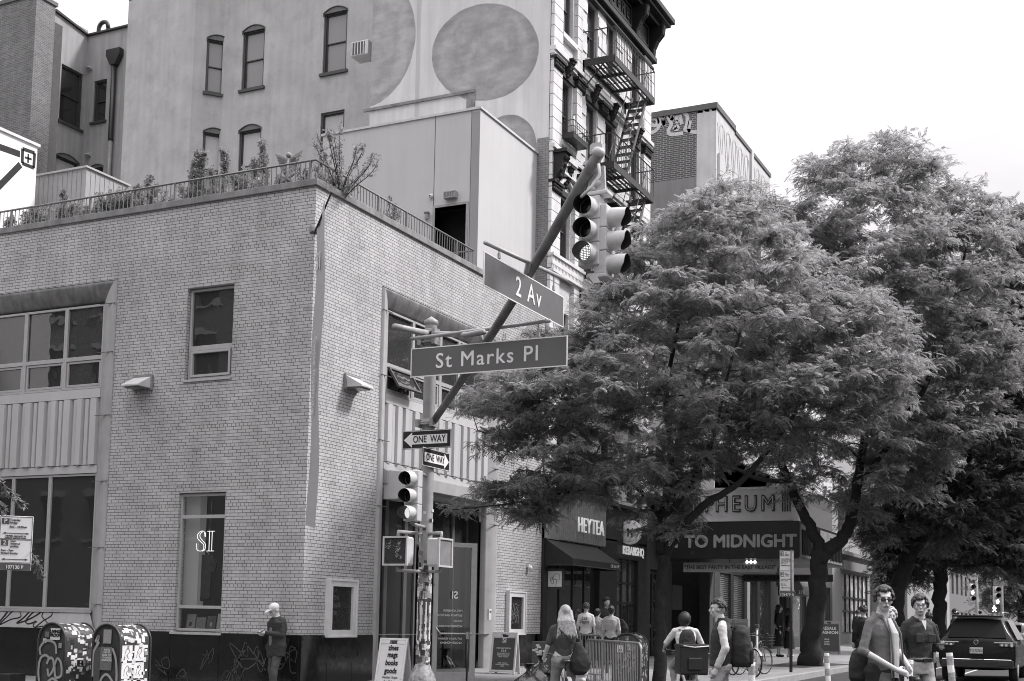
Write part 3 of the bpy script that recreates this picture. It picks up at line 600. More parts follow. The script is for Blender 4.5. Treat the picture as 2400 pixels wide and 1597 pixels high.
# stucco recess beside it, with hopper head and downpipe
rc = thing('stucco_annex', 'pale stuccoed wall corner with dark windows between the brick tower and the tall stuccoed building', 'building', (0, 0, 0))
YR = 23.37; FRy, FRx = ('y', YR), ('x', 17.0)
mb = MB(); fwall(mb, FRy, 14.62, 17.0, 12, 24.9, [(15.7, 16.86, 20.7, 23.0), (15.66, 16.84, 17.0, 19.3)], .2); fwall(mb, FRx, 20.8, YR, 12, 24.65, [(22.23, 22.9, 20.98, 22.7), (22.2, 22.93, 17.2, 19.1)], .2)
mb.build('wall', mat('annex_stucco', .30, .9, .08, 1.5, .3, 25, streak=.2), rc)
sash(FRy, 15.7, 16.86, 20.7, 23.0, rc, gm=GLASS_DARK); sash(FRx, 22.23, 22.9, 20.98, 22.7, rc, gm=GLASS); sash(FRy, 15.66, 16.84, 17.0, 19.3, rc, arch=.16, blind=.8, sill=False); sash(FRx, 22.2, 22.93, 17.2, 19.1, rc, arch=.1, gm=GLASS_DARK)
mb = MB(); mb.box(16.9, 17.1, 20.8, YR, 24.65, 24.72); mb.prism([(15.2, YR-.1, 24.9), (17, YR-.1, 24.65), (17, YR-.1, 24.72), (15.2, YR-.1, 25.0)], (0, .2, 0)); mb.build('coping', BLACK, rc)
dp = thing('downpipe', 'black rainwater hopper and downpipe in the stucco corner', 'downpipe', (16.85, 21.75, 0))
mb = MB(); mb.prism([(-.12, -.35, 23.75), (-.12, .35, 23.75), (-.12, .35, 23.5), (-.12, .12, 23.1), (-.12, -.12, 23.1), (-.12, -.35, 23.5)], (.24, 0, 0)); mb.build('hopper', BLACK, dp)
mb = MB(); mb.tube([(0, 0, 23.2), (0, .0, 20.1), (0, .0, 20.0)], .1, 8); mb.build('pipe', BLACK, dp); mb = MB(); mb.tube([(0, 0, 20.0), (0, .02, 16.5)], .09, 8); mb.build('lower_pipe', mat('grey_pipe', .2), dp)
gp = thing('vent_pipe', 'dark gooseneck vent pipe on the annex roof edge', 'pipe', (17.3, 22.85, 24.6))
mb = MB(); R_ = .2; mb.tube([(0, .25, 0), (0, .25, .45)]+[(0, .25*math.cos(a), .45+.25*math.sin(a)) for a in np.linspace(.3, 2.6, 7)]+[(0, -.27, .35)], .085, 8); mb.build('gooseneck', IRON, gp); mb = MB(); mb.lathe((0, -.3, 0), [(.1, 0), (.1, .28), (.14, .3), (.0, .4)], 10); mb.build('cowl', IRON, gp)
for (px, py, zl) in ((212, 160, 'upper'), (209, 363, 'lower')):
    p = onX(px, py, 17); v = thing('wall_vent', 'small hooded metal vent on the stucco corner, the %s of two' % zl, 'vent', tuple(p), 0, 'vents on the stucco corner')
    mb = MB(); mb.prism([(0, -.12, .1), (-.2, -.12, -.05), (0, -.12, -.1)], (0, .24, 0)); mb.build('hood', ALU, v)
# dark brick tower
tw = thing('brick_tower', 'dark brick tower at the upper left edge of the picture', 'building', (0, 0, 0))
mb = MB(); tx0 = planhit(48, (13.4, 22.7), (1, 0))[0]; mb.box(tx0, 14.6, 22.7, 32, 8, 24.7); mb.build('wall', BRICK_DARK, tw)
mb = MB(); mb.box(tx0-.06, 14.68, 22.64, 32, 24.7, 24.85); mb.build('coping', mat('tower_coping', .12), tw); mb = MB(); mb.box(14.6, 15.2, 22.9, 23.3, 8, 24.2); mb.build('corner_pier', mat('pier_dark', .08, .9), tw)
# white painted building with black lines, and corrugated shed
wb = thing('white_building', 'white painted wall with thick black lines and a framed plus sign at the left edge', 'building', (0, 0, 0))
yw = 10.3; e = onY(88, 345, yw); zt_ = e.z
mb = MB(); mb.box(-3, e.x, yw, 16, 5, zt_); mb.build('wall', mat('white_wall', .74, .6, .03, 2), wb)
mb = MB(); mb.box(-3.05, e.x+.05, yw-.05, 16, zt_, zt_+.07); mb.build('coping', mat('white_cap', .6), wb)
def wpt(px, py): p = onY(px, py, yw); return (p.x, yw-.004, p.z)
mb = MB(); mb.ribbon([wpt(-20, 338), wpt(47, 362)], .16, (0, 1, 0)); mb.ribbon([wpt(-20, 455), wpt(48, 386)], .16, (0, 1, 0))
sq = [wpt(53, 349), wpt(81, 359), wpt(79, 394), wpt(52, 383)]
for a, b in zip(sq, sq[1:]+sq[:1]): mb.ribbon([a, b], .09, (0, 1, 0))
mb.ribbon([wpt(58, 369), wpt(74, 374)], .05, (0, 1, 0)); mb.ribbon([wpt(66.5, 361), wpt(65.5, 382)], .05, (0, 1, 0)); mb.build('painted_lines', BLACK, wb)
sd_ = thing('corrugated_shed', 'pale shed with vertical seams on the roof behind the planting', 'shed', (0, 0, 0))
c0 = onX(203, 394, 3.0); c3 = onX(80, 415, 3.0); ce = onY(262, 412, c0.y)
mb = MB(); mb.box(3.0, ce.x+.6, c0.y, c3.y+1, 9.8, c0.z); n = int((ce.x+.6-3)/.16)
for k in range(1, n): mb.box(3+k*.16-.008, 3+k*.16+.008, c0.y-.012, c0.y, 9.8, c0.z-.02)
for k in range(1, int((c3.y+1-c0.y)/.16)): mb.box(2.988, 3.0, c0.y+k*.16-.008, c0.y+k*.16+.008, 9.8, c0.z-.02)
mb.build('seamed_wall', mat('seamed_metal', .30, .6, .05), sd_); mb = MB(); mb.box(2.95, ce.x+.65, c0.y-.05, c3.y+1, c0.z, c0.z+.05); mb.build('roof_edge', ALU, sd_)

# ================================================================ tenement with the painted side wall and the fire escapes
te = thing('tenement', 'ornate pale tenement with black cornice and a side wall painted with large grey ovals', 'building', (0, 0, 0))
def mural():
    t = NT('mural_wall'); p = t.n('SeparateXYZ'); t.l(t.pos(), p.inputs[0]); Y, Z = p.outputs[1], p.outputs[2]
    wob = t.math('MULTIPLY', t.math('SUBTRACT', t.noise(2.2, 4), .5), .22)
    base = t.math('MULTIPLY', t.ramp(t.noise(.9, 5), .3, .7, .93, 1.07), .56)
    base = t.math('MULTIPLY', base, t.ramp(t.noise(4, 5, stretch=(1, 1, .1)), .4, .8, 1.03, .82))
    out = base
    for (cy, cz, a, b, ang, v) in ((2.1, 17.62, 1.78, 1.42, .35, .31), (6.0, 18.6, 1.62, 2.0, 0, .34), (1.35, 14.55, .98, 1.1, 0, .27)):
        dy = t.math('SUBTRACT', Y, cy); dz = t.math('SUBTRACT', Z, cz); c, s = math.cos(ang), math.sin(ang)
        e1 = t.math('DIVIDE', t.math('ADD', t.math('MULTIPLY', dy, c), t.math('MULTIPLY', dz, s)), a); e2 = t.math('DIVIDE', t.math('SUBTRACT', t.math('MULTIPLY', dz, c), t.math('MULTIPLY', dy, s)), b)
        r = t.math('ADD', t.math('SQRT', t.math('ADD', t.math('MULTIPLY', e1, e1), t.math('MULTIPLY', e2, e2))), t.math('MULTIPLY', wob, .25))
        ins = t.ramp(r, 1.0, .985)
        ring = t.noise(2.5, 5, stretch=(1, 1.0, 1)); sw = t.n('TexWave'); sw.wave_type = 'RINGS'; sw.rings_direction = 'X'; sw.inputs['Scale'].default_value = .55; sw.inputs['Distortion'].default_value = 7; sw.inputs['Detail'].default_value = 4; sw.inputs['Detail Scale'].default_value = 1.2
        m = t.n('Mapping'); m.inputs['Location'].default_value = (0, -cy, -cz); t.l(t.pos(), m.inputs[0]); t.l(m.outputs[0], sw.inputs[0])
        brush = t.math('MULTIPLY', t.ramp(t.noise(1.4, 7, rough=.62, stretch=(1, 1.0, 2.6)), .3, .7, .78, 1.18), t.ramp(t.noise(3.2, 4, stretch=(1, 3.0, .6)), .62, .7, 1.0, .9))
        edge = t.math('MULTIPLY', t.ramp(r, .82, 1.0, 1.0, .86), t.ramp(t.math('SINE', t.math('ADD', t.math('MULTIPLY', r, 15.0), t.math('MULTIPLY', t.noise(1.1, 5, rough=.65), 17.0))), -1, 1, .90, 1.08))
        out = t.mix(ins, out, t.math('MULTIPLY', t.math('MULTIPLY', v, brush), edge))
    out = t.math('MULTIPLY', out, t.mix(t.math('LESS_THAN', t.math('ABSOLUTE', t.math('SUBTRACT', Y, 4.28)), .07), 1.0, .8))
    t.col(out); t.b.inputs['Roughness'].default_value = .8; t.bump(t.noise(30, 4), .3, .01); return t.m
XT = 11.0
mb = MB(); fwall(mb, ('x', XT), .02, 5.9, 8, 22.0, [], .1); mb.quad((XT, 5.9, 8), (XT+3, 5.9, 8), (XT+3, 5.9, 22), (XT, 5.9, 22)); mb.build('painted_side_wall', mural(), te)
mb = MB(); fbox(mb, ('x', XT), 2.35, 6.1, 16.47, 16.55, -.06, .0); fbox(mb, ('x', XT), 2.35, 2.62, 13, 16.47, -.03, .0); mb.build('flashing_scar', mat('scar_grey', .2, .9, .3, 5), te)
mb = MB(); fbox(mb, ('x', XT), .0, .36, 8, 14.8, -.02, .05); mb.build('brick_quoin', brick('grey_quoin_brick', .24, .2, .1, header=0), te)
FT = ('y', 0.0)
stone = mat('pale_stone', .60, .8, .08, 4, .15, 40, streak=.15, grime=.12)
WU = [(11.70, 12.52), (13.58, 14.42), (15.1, 15.95), (17.32, 18.1)]
rowsT = [(18.1, 20.0), (14.95, 16.85), (11.6, 13.4), (8.3, 10.1), (5.2, 7.0)]
holes = [(a, b, z0, z1) for a, b in WU for z0, z1 in rowsT]
mb = MB(); fwall(mb, FT, XT, 19.1, 4.3, 22.0, holes, .25); mb.quad((19.1, 0, 4), (19.1, 10, 4), (19.1, 10, 22), (19.1, 0, 22)); mb.quad((XT, 0, 22), (19.1, 0, 22), (19.1, 6, 22), (XT, 6, 22)); mb.build('front_wall', BRICK_TEN, te)
wf = mat('timber_window', .07, .5)
for (a, b) in WU:
    for j, (z0, z1) in enumerate(rowsT): sash(FT, a, b, z0, z1, te, gm=(GLASS_SKY if (int(a*7)+j) % 3 == 0 else GLASS), fm=wf, sill=False, dd=.16)
# banded stone piers
def pier(u0, u1, pr):
    mb = MB(); z = 4.5
    while z < 20.2:
        h = .33; fbox(mb, FT, u0, u1, z, min(z+h-.025, 20.2), -pr, .0); fbox(mb, FT, u0+.02, u1-.02, z+h-.025, z+h, -pr+.03, 0); z += h
    mb.build('pier', stone, te)
pier(11.0, 11.62, .1); pier(12.62, 13.0, .12); pier(18.32, 18.98, .1)
for (a, b) in ((13.0, 13.55), (14.45, 15.07), (15.98, 16.5), (16.9, 17.28)):   # flush quoin blocks beside the windows
    for z0, z1 in rowsT[:3]:
        for k in range(3): mb = MB(); fbox(mb, FT, a, b, z0+.15+k*.62, z0+.46+k*.62, -.03, 0); mb.build('stone_block', stone, te)
def band(name, z0, z1, pr, m, u0=XT-.02, u1=19.12): b = MB(); fbox(b, FT, u0, u1, z0, z1, -pr, .02); b.build(name, m, te, bevel=.01)
for z in (17.3, 14.5, 11.2, 7.6): band('string_course', z, z+.13, .17, stone); band('string_course', z-.1, z, .12, stone)
for (a, b) in WU:
    for z0, z1 in rowsT[:3]:
        m_ = MB(); fbox(m_, FT, a-.1, b+.1, z0-.16, z0, -.12, .15); m_.build('sill', stone, te, bevel=.01); m_ = MB(); fbox(m_, FT, a-.05, b+.05, z1, z1+.16, -.06, .02); m_.build('lintel', mat('dark_lintel', .03, .6), te)
def scroll(u, z, s=1.0, parent=None, wid=.2):                   # dark carved bracket: console profile with volutes and leaf ridges
    m_ = MB(); pr = [(0, 0), (-.34, 0), (-.36, -.08), (-.30, -.14), (-.27, -.26), (-.2, -.42), (-.12, -.55), (-.1, -.68), (-.03, -.72), (0, -.66)]
    m_.prism([FP(FT, u-wid/2, z+b*s, a*s) for a, b in pr], (wid, 0, 0)); fbox(m_, FT, u-wid/2-.05, u+wid/2+.05, z, z+.07*s, -.4*s, 0)
    for k in range(5): m_.ball(FP(FT, u+(.05 if k % 2 else -.05), z-.1*s-k*.12*s, -.3*s+k*.045*s), .06*s, 8)
    return m_.build('carved_bracket', BLACKMATT, parent or te)
for u in (11.95+.1, 14.0, 15.5, 17.7):
    for z in (17.35, 14.2): scroll(u, z, .75)
def capital(u0, u1, z):
    m_ = MB(); fbox(m_, FT, u0-.04, u1+.04, z+.22, z+.3, -.2, 0); r = random.Random(int(u0*100))
    for k in range(int((u1-u0)/.1)):
        for j in range(2): m_.ball(FP(FT, u0+.05+k*.1, z+.05+j*.11, -.13), .055, 7, (1, 1, 1.3))
    fbox(m_, FT, u0, u1, z-.02, z+.22, -.12, 0); m_.build('carved_capital', BLACKMATT, te)
for z in (16.85, 13.3): 
    for (a, b) in ((11.02, 11.64), (12.6, 13.25), (14.5, 15.05), (18.3, 19.0)): capital(a, b, z)
scroll(11.25, 14.35, 1.3, wid=.34); scroll(12.9, 14.2, 1.2, wid=.3)
for u0, u1, zt2 in ((11.66, 12.6, 14.45), (10.98, 14.9, 11.5)):                             # little balustrades
    m_ = MB(); fbox(m_, FT, u0, u1, zt2-.05, zt2+.03, -.2, -.05); fbox(m_, FT, u0, u1, zt2-.5, zt2-.42, -.2, -.05)
    for k in range(int((u1-u0)/.1)): fbox(m_, FT, u0+.03+k*.1, u0+.08+k*.1, zt2-.42, zt2-.05, -.16, -.1)
    m_.build('balustrade', stone, te)
# arched door-head over the left window of the third row
m_ = MB(); K = 10; cxa, cza = 12.11, 13.4
m_.tube([FP(FT, cxa+.5*math.cos(math.pi*k/K), cza+.5*math.sin(math.pi*k/K), -.06) for k in range(K+1)], .07, 6); m_.build('arch_moulding', stone, te)
# cornice: frieze with panels, brackets and a deep crown
mb = MB(); fbox(mb, FT, XT-.05, 19.2, 20.22, 20.4, -.22, 0); fbox(mb, FT, XT-.02, 19.15, 20.4, 21.35, -.07, 0); fbox(mb, FT, XT-.1, 19.3, 21.35, 21.5, -.4, 0); fbox(mb, FT, XT-.15, 19.42, 21.5, 21.62, -.62, 0); fbox(mb, FT, XT-.2, 19.5, 21.62, 21.8, -.74, 0); fbox(mb, FT, XT, 19.2, 20.02, 20.1, -.12, 0); mb.build('cornice', BLACK, te, bevel=.02)
for u in (11.3, 14.9, 17.3, 18.9):
    m_ = MB(); pr = [(-.07, 20.35), (-.2, 20.38), (-.22, 20.6), (-.34, 20.85), (-.52, 21.05), (-.56, 21.35), (-.07, 21.35)]; m_.prism([FP(FT, u-.13, b, a) for a, b in pr], (.26, 0, 0))
    for s in (-.07, 0, .07): m_.tube([FP(FT, u+s, b, a-.01) for a, b in pr[1:6]], .025, 5)
    m_.build('cornice_bracket', BLACK, te)
for a, b in ((11.7, 14.5), (15.2, 17.0), (17.6, 18.6)):
    m_ = MB(); fframe(m_, FT, a, b, 20.55, 21.25, .06, -.12, -.05); m_.build('frieze_panel', BLACK, te)
text('1 8 R E', .5, te, IRON, (16.1, -.09, 20.9), ext=.015)
# air conditioner
ac = thing('air_conditioner', 'white air conditioner box sticking out of the light well high on the wall', 'air conditioner', (11.2, 6.1, 18.35))
mb = MB(); mb.rbox(-.1, .45, 0, .62, 0, .45, .02); mb.build('case', OFFWHITE, ac); mb = MB(); mb.box(-.115, -.101, .12, .58, .04, .41); mb.build('grille_recess', DGREY, ac)
for k in range(5): mb = MB(); mb.box(-.12, -.1, .14+k*.1, .17+k*.1, .03, .42); mb.build('grille_bar', OFFWHITE, ac)
mb = MB(); mb.tube([(.3, .1, 0), (.3, -.1, -.35)], .02, 5); mb.build('support', DGREY, ac)
# window box railing with a bottle
wbx = thing('window_box', 'small iron window box with thin bars under a tenement window', 'window box', (11.72, -.12, 14.98))
mb = MB(); mb.box(-.05, 1.0, -.32, .0, 0, .16); mb.build('tray', BLACK, wbx)
mb = MB(); mb.tube([(-.05, 0, .5), (-.05, -.32, .5), (1, -.32, .5), (1, 0, .5)], .012, 5); mb.tube([(-.05, 0, .33), (-.05, -.32, .33), (1, -.32, .33), (1, 0, .33)], .01, 5)
for k in range(9): mb.tube([(-.05+k*.131, -.32, .1), (-.05+k*.131, -.32, .5)], .008, 4)
mb.build('bars', BLACK, wbx)
bt = thing('bottle', 'pale upright bottle standing in the window box', 'bottle', (12.1, -.25, 15.14)); mb = MB(); mb.lathe((0, 0, 0), [(0, 0), (.07, .01), (.07, .35), (.03, .5), (.025, .62), (0, .62)], 12); mb.build('glass', OFFWHITE, bt)
# fire escapes
def balcony(z, x0=13.3, x1=16.75, pr=1.0, label='', hole=True):
    t = thing('fire_escape', label, 'fire escape', (0, 0, 0), 0, 'fire escape balconies')
    hx = x1-1.1
    mb = MB(); mb.box(x0, x1, -pr-.02, -pr+.02, z-.2, z); mb.box(x0-.02, x0+.02, -pr, 0, z-.2, z); mb.box(x1-.02, x1+.02, -pr, 0, z-.2, z); mb.box(x0, x1, -.05, -.01, z-.1, z); mb.box(x0+1.15, x0+1.2, -pr, 0, z-.12, z-.02); mb.box(x0+2.3, x0+2.35, -pr, 0, z-.12, z-.02); mb.build('frame', IRON, t)
    for j in range(7):
        y = -pr+.08+j*.135
        m_ = MB(); m_.box(x0+.02, x1-.02 if j < 2 or j > 5 else hx, y, y+.07, z-.06, z-.045); m_.build('slat', IRON, t)
    for k in range(2): mb = MB(); mb.box(x0+.6+k*1.15, x0+.63+k*1.15, -pr, 0, z-.075, z-.061); mb.build('cross_bar', IRON, t)
    mb = MB(); mb.tube([(x0, 0, z+.86), (x0, -pr, z+.86), (x1, -pr, z+.86), (x1, 0, z+.86)], .02, 5); mb.tube([(x0, -pr, z+.45), (x1, -pr, z+.45)], .01, 4); mb.build('rail', IRON, t)
    n = 26
    for k in range(n+1): x = x0+(x1-x0)*k/n; m_ = MB(); m_.tube([(x, -pr, z), (x, -pr, z+.86)], .0095, 4); m_.build('baluster', IRON, t)
    for xx in (x0, x1):
        for k in range(1, 5): m_ = MB(); m_.tube([(xx, -pr*k/5, z), (xx, -pr*k/5, z+.86)], .0095, 4); m_.build('baluster', IRON, t)
        m_ = MB(); m_.box(xx-.02, xx+.02, -.05, -.01, z-.9, z); m_.tube([(xx, -.05, z-.85), (xx, -pr*.75, z-.1)], .022, 5); m_.build('bracket', IRON, t)
    return t
def stair(z0, z1, x0, x1, yc=-.62, label=''):
    t = thing('fire_stair', label, 'fire escape stair', (0, 0, 0), 0, 'fire escape stairs'); n = 11
    for s in (-.25, .25):
        mb = MB(); mb.prism([(x0, yc+s-.01, z0), (x0+.14, yc+s-.01, z0), (x1+.14, yc+s-.01, z1), (x1, yc+s-.01, z1)], (0, .02, 0)); mb.build('stringer', mat('weathered_iron', .07, .7), t)
        mb = MB(); mb.tube([(x0, yc+s, z0+.75), (x1, yc+s, z1+.75)], .015, 5); mb.tube([(x0, yc+s, z0), (x0, yc+s, z0+.75)], .012, 4); mb.tube([(x1, yc+s, z1), (x1, yc+s, z1+.75)], .012, 4); mb.build('handrail', mat('weathered_iron', .07, .7), t)
    for k in range(1, n): a = k/n; mb = MB(); mb.box(x0+(x1-x0)*a-.02, x0+(x1-x0)*a+.18, yc-.24, yc+.24, z0+(z1-z0)*a, z0+(z1-z0)*a+.025); mb.build('tread', IRON, t)
    return t
balcony(17.95, label='topmost black fire escape balcony, just under the cornice'); balcony(14.75, label='middle black fire escape balcony above the traffic light'); balcony(11.55, label='lower black fire escape balcony half hidden behind the traffic light'); balcony(8.35, label='black fire escape balcony hidden in the tree crown')
stair(14.75, 17.95, 14.6, 16.4, label='upper black fire escape stair between the two highest balconies'); stair(11.55, 14.75, 14.6, 16.4, label='lower black fire escape stair below the middle balcony'); stair(8.35, 11.55, 14.6, 16.4, label='black fire escape stair partly hidden by the tree')

# ================================================================ graffiti-topped building beyond
gb = thing('graffiti_building', 'dark brick building with pale graffiti lettering along its roof edge', 'building', (0, 0, 0))
GX, GT = 26.7, 21.55
mb = MB(); fwall(mb, ('x', GX), .75, 8, 18.9, GT, [], .1); mb.build('brick_wall', BRICK_GRAF, gb)
mb = MB(); fwall(mb, ('x', GX-.01), .0, 8, 4, 18.9, [], .1); mb.build('plain_wall', mat('grey_render', .2, .85, .08, 1, streak=.15), gb)
mb = MB(); fwall(mb, ('x', GX-.02), .0, .78, 4, GT-.1, [], .1); fwall(mb, ('y', 0), GX, 35, 4, GT, [(27.4, 33.5, 10, 17.9)], .3); mb.quad((GX, 0, GT), (35, 0, GT), (35, 8, GT), (GX, 8, GT)); mb.quad((35, 0, 4), (35, 8, 4), (35, 8, GT), (35, 0, GT)); mb.build('front_wall', mat('pale_render', .5, .8, .07, 2, streak=.12), gb)
mb = MB(); fbox(mb, ('y', 0), 27.4, 33.5, 10, 17.9, .3, .32); mb.build('window', GLASS_DARK, gb)
mb = MB(); fbox(mb, ('y', 0), 26.9, 27.35, 8, 19.8, -.1, .05); fbox(mb, ('y', 0), 31.6, 31.9, 17, GT, -.1, .05); mb.build('pier', mat('pale_render', .5), gb)
mb = MB(); fbox(mb, ('x', GX), -.06, 8, GT, GT+.22, -.08, .2); fbox(mb, ('y', 0), GX+.2, 29.3, GT, GT+.22, -.06, .2); fbox(mb, ('y', 0), 29.3, 35, GT-.1, GT+.06, -.05, .1); mb.build('coping', mat('dark_coping', .1), gb)
mb = MB()
def gpt(zx, zy): p = onX(1480+zx*420/1937, 220+zy*420/1937, GX-.012); return tuple(p)
for st_ in ([(190, 240), (230, 270), (250, 255), (215, 235)], [(190, 320), (250, 345), (285, 310), (270, 270)], [(190, 430), (260, 400), (300, 340), (290, 240)], [(280, 230), (320, 200), (380, 200), (400, 260), (430, 330), (400, 400), (430, 440), (560, 425)],
            [(330, 240), (345, 260), (340, 235)], [(325, 320), (350, 330), (345, 290), (355, 350)], [(400, 250), (470, 195), (540, 190), (600, 240), (600, 330), (580, 390), (640, 400)], [(430, 290), (450, 250), (440, 290)], [(480, 240), (500, 300), (480, 300)], [(520, 230), (545, 330)], [(455, 385), (490, 350), (500, 380), (460, 385)],
            [(635, 290), (625, 400), (740, 405), (760, 330), (770, 285), (755, 300)], [(790, 130), (795, 200), (825, 190), (800, 165), (850, 190), (860, 240), (830, 290), (770, 315)], [(795, 330), (800, 440)], [(825, 300), (830, 350)]):
    mb.ribbon([gpt(*p) for p in spl(st_, 5)], .15, (1, 0, 0))
mb.build('graffiti', PAINTW, gb)
mb = MB(); r = random.Random(3)
for k in range(9):
    u = 26.9+k*.9; mb.ribbon([(u+a, -.012, GT-.4-b) for a, b in spl([(0, .1), (.35, 1.6), (.5, 1.2), (.3, .2), (.75, .1), (.6, 1.3)], 5)], .09, (0, 1, 0))
mb.build('graffiti', mat('faded_tag', .41), gb)
mb = MB(); fbox(mb, ('x', GX), 1.7, 2.6, 11.5, 14.3, -1.2, 0); mb.build('stair_shaft', mat('grey_render', .2), gb); mb = MB(); fbox(mb, ('x', GX), 1.75, 2.55, 14.3, 14.9, -1.25, 0); mb.build('shaft_window', BLACK, gb)
# ================================================================ shop fronts under the tenement
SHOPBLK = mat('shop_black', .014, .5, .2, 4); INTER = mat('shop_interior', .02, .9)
LIT = emit('lit_letters', .7, .2)
tea = thing('tea_shop', 'black ground floor shop front with a grey ribbed fascia and white raised letters', 'shop front', (0, 0, 0))
mb = MB(); fbox(mb, FT, 10.98, 11.25, .0, 4.35, -.06, .1); fbox(mb, FT, 15.0, 15.3, 0, 4.35, -.06, .1); fbox(mb, FT, 11.25, 15.0, 3.6, 3.75, -.04, .3); fbox(mb, FT, 11.25, 13.2, 0, .75, .0, .1); mb.build('surround', SHOPBLK, tea)
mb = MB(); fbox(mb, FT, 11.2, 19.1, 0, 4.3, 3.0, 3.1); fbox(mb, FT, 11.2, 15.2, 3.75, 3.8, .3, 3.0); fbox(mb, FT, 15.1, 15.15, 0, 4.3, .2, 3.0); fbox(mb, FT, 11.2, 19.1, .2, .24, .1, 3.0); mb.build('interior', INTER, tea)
mb = MB()
for a in (11.25, 12.3, 13.25, 14.1, 14.95): fbox(mb, FT, a, a+.05, .2, 3.6, .06, .12)
mb.build('mullions', SHOPBLK, tea); mb = MB(); fquad(mb, FT, 11.25, 15, .2, 3.6, .09); mb.build('pane', GLASS_DARK, tea)
mb = MB(); fbox(mb, FT, 10.98, 15.25, 3.66, 4.95, -.1, .0); u = 11.9
while u < 15.15: mb.prism([FP(FT, u, 3.68, -.1), FP(FT, u+.04, 3.68, -.16), FP(FT, u+.1, 3.68, -.16), FP(FT, u+.14, 3.68, -.1)], (0, 0, 1.25)); u += .16
mb.build('ribbed_fascia', mat('fascia_grey', .2, .6), tea)
text('HEYTEA', .62, tea, LIT, (13.9, -.22, 4.16), ext=.02, sx=.82, bold=-.004, space=1.12)
# a thin stone course and dark zone above the shops
mb = MB(); fbox(mb, FT, 10.98, 19.15, 4.95, 5.05, -.2, 0); fbox(mb, FT, 15.25, 19.1, 3.9, 4.95, -.05, .02); mb.build('shop_cornice', SHOPBLK, tea)
aw = thing('awning', 'black sloping shop awning with small white address on its valance', 'awning', (0, 0, 0))
ax0, ax1, ayf = 11.05, 14.6, -.88
mb = MB(); mb.add([(ax0, -.02, 3.68), (ax1, -.02, 3.68), (ax1, ayf, 3.12), (ax0, ayf, 3.12), (ax1, ayf, 2.95), (ax0, ayf, 2.95), (ax0, -.02, 2.95), (ax1, -.02, 2.95)], [(0, 3, 2, 1), (3, 5, 4, 2), (0, 6, 5, 3), (1, 2, 4, 7)]); mb.build('canopy', mat('awning_cloth', .018, .85), aw)
mb = MB(); mb.tube([(ax0, -.02, 2.94), (ax0, ayf, 2.94), (ax1, ayf, 2.94), (ax1, -.02, 2.94)], .015, 5); mb.build('frame', IRON, aw)
text('138 2nd AVE', .13, aw, OFFWHITE, (14.1, ayf-.012, 3.03), ext=.002)
pn_ = onX(1301.5, 1357.5, 11.3)
tl = thing('square_sign', 'square white sign with a line drawing of a drinking head, on the black shop front', 'sign', (11.3, pn_.y, pn_.z), math.radians(-90))
mb = MB(); mb.box(-.26, .26, -.02, .02, -.28, .28); mb.build('board', mat('sign_board_grey', .05), tl); mb = MB(); mb.box(-.2, .2, -.03, -.021, -.21, .21); mb.build('panel', mat('white_enamel', .7, .4), tl)
mb = MB()
def head_logo(pts, cx=150+0, s=1.0): return [((a-320)*.0042, -.034, -(b-810)*.0042) for a, b in pts]
for st_ in ([(330, 845), (333, 815), (312, 812), (308, 795), (320, 780), (345, 778), (355, 795), (350, 812), (340, 820)], [(285, 810), (300, 800), (312, 830), (303, 842), (285, 810)], [(290, 822), (304, 812)], [(300, 800), (314, 795)]): mb.ribbon(head_logo(spl(st_, 5)), .012, (0, 1, 0))
mb.build('line_drawing', BLACK, tl)
keb = thing('kebab_shop', 'black shop front with a gridded glass door', 'shop front', (0, 0, 0))
mb = MB(); fbox(mb, FT, 15.3, 16.45, 0, 3.95, -.05, .1); fbox(mb, FT, 18.3, 19.1, 0, 3.95, -.05, .1); fbox(mb, FT, 16.45, 18.3, 3.4, 3.95, -.04, .1); fbox(mb, FT, 16.45, 18.3, .2, .7, 0, .1); mb.build('surround', SHOPBLK, keb)
fr = MB()
for a in (16.45, 17.05, 17.65, 18.22): fbox(fr, FT, a, a+.08, .7, 3.4, .03, .1)
for z in (.7, 1.35, 2.0, 2.62, 3.3): fbox(fr, FT, 16.45, 18.3, z, z+.07, .04, .09)
fr.build('grid', SHOPBLK, keb); mb = MB(); fquad(mb, FT, 16.45, 18.3, .7, 3.4, .07); mb.build('pane', glass('door_pane', .03, .12, .02), keb)
rs = thing('round_sign', 'round pale sign with a black animal figure above the KEBABISHQ letters', 'sign', tuple(onX(1477, 1248, 17.0)), math.radians(-90))
mb = MB(); mb.lathe((0, 0, 0), [(0, -.05), (.37, -.05), (.38, -.04), (.38, .04), (.37, .05), (0, .05)], 36, 'y'); mb.build('disc', mat('pale_disc', .8, .5, .06), rs)
mb = MB(); mb.lathe((0, -.052, 0), [(.29, -.004), (.30, -.004)], 36, 'y'); mb.build('ring', GREY, rs)
fig = [(-.1, .1), (-.04, .13), (0, .04), (.07, .04), (.08, .12), (.11, .12), (.1, 0), (.1, -.14), (.06, -.14), (.05, -.03), (-.02, -.03), (-.03, -.14), (-.07, -.14), (-.07, .04), (-.1, .04)]
mb = MB(); mb.prism([(a, -.058, b) for a, b in fig], (0, .006, 0)); mb.build('figure', BLACK, rs)
mb = MB(); mb.tube([(.35, 0, .1), (.8, 0, .3)], .02, 5); mb.tube([(.35, 0, -.1), (.8, 0, -.1)], .02, 5); mb.build('bracket', IRON, rs)
ks = thing('letter_sign', 'white raised letters KEBABISHQ below the round sign', 'sign', (17.68, -.12, 3.66), 0)
text('KEBABISHQ', .37, ks, emit('lit_letters_soft', .7, .2), (0, 0, 0), ext=.012, bold=.004, sx=.95, space=1.05)
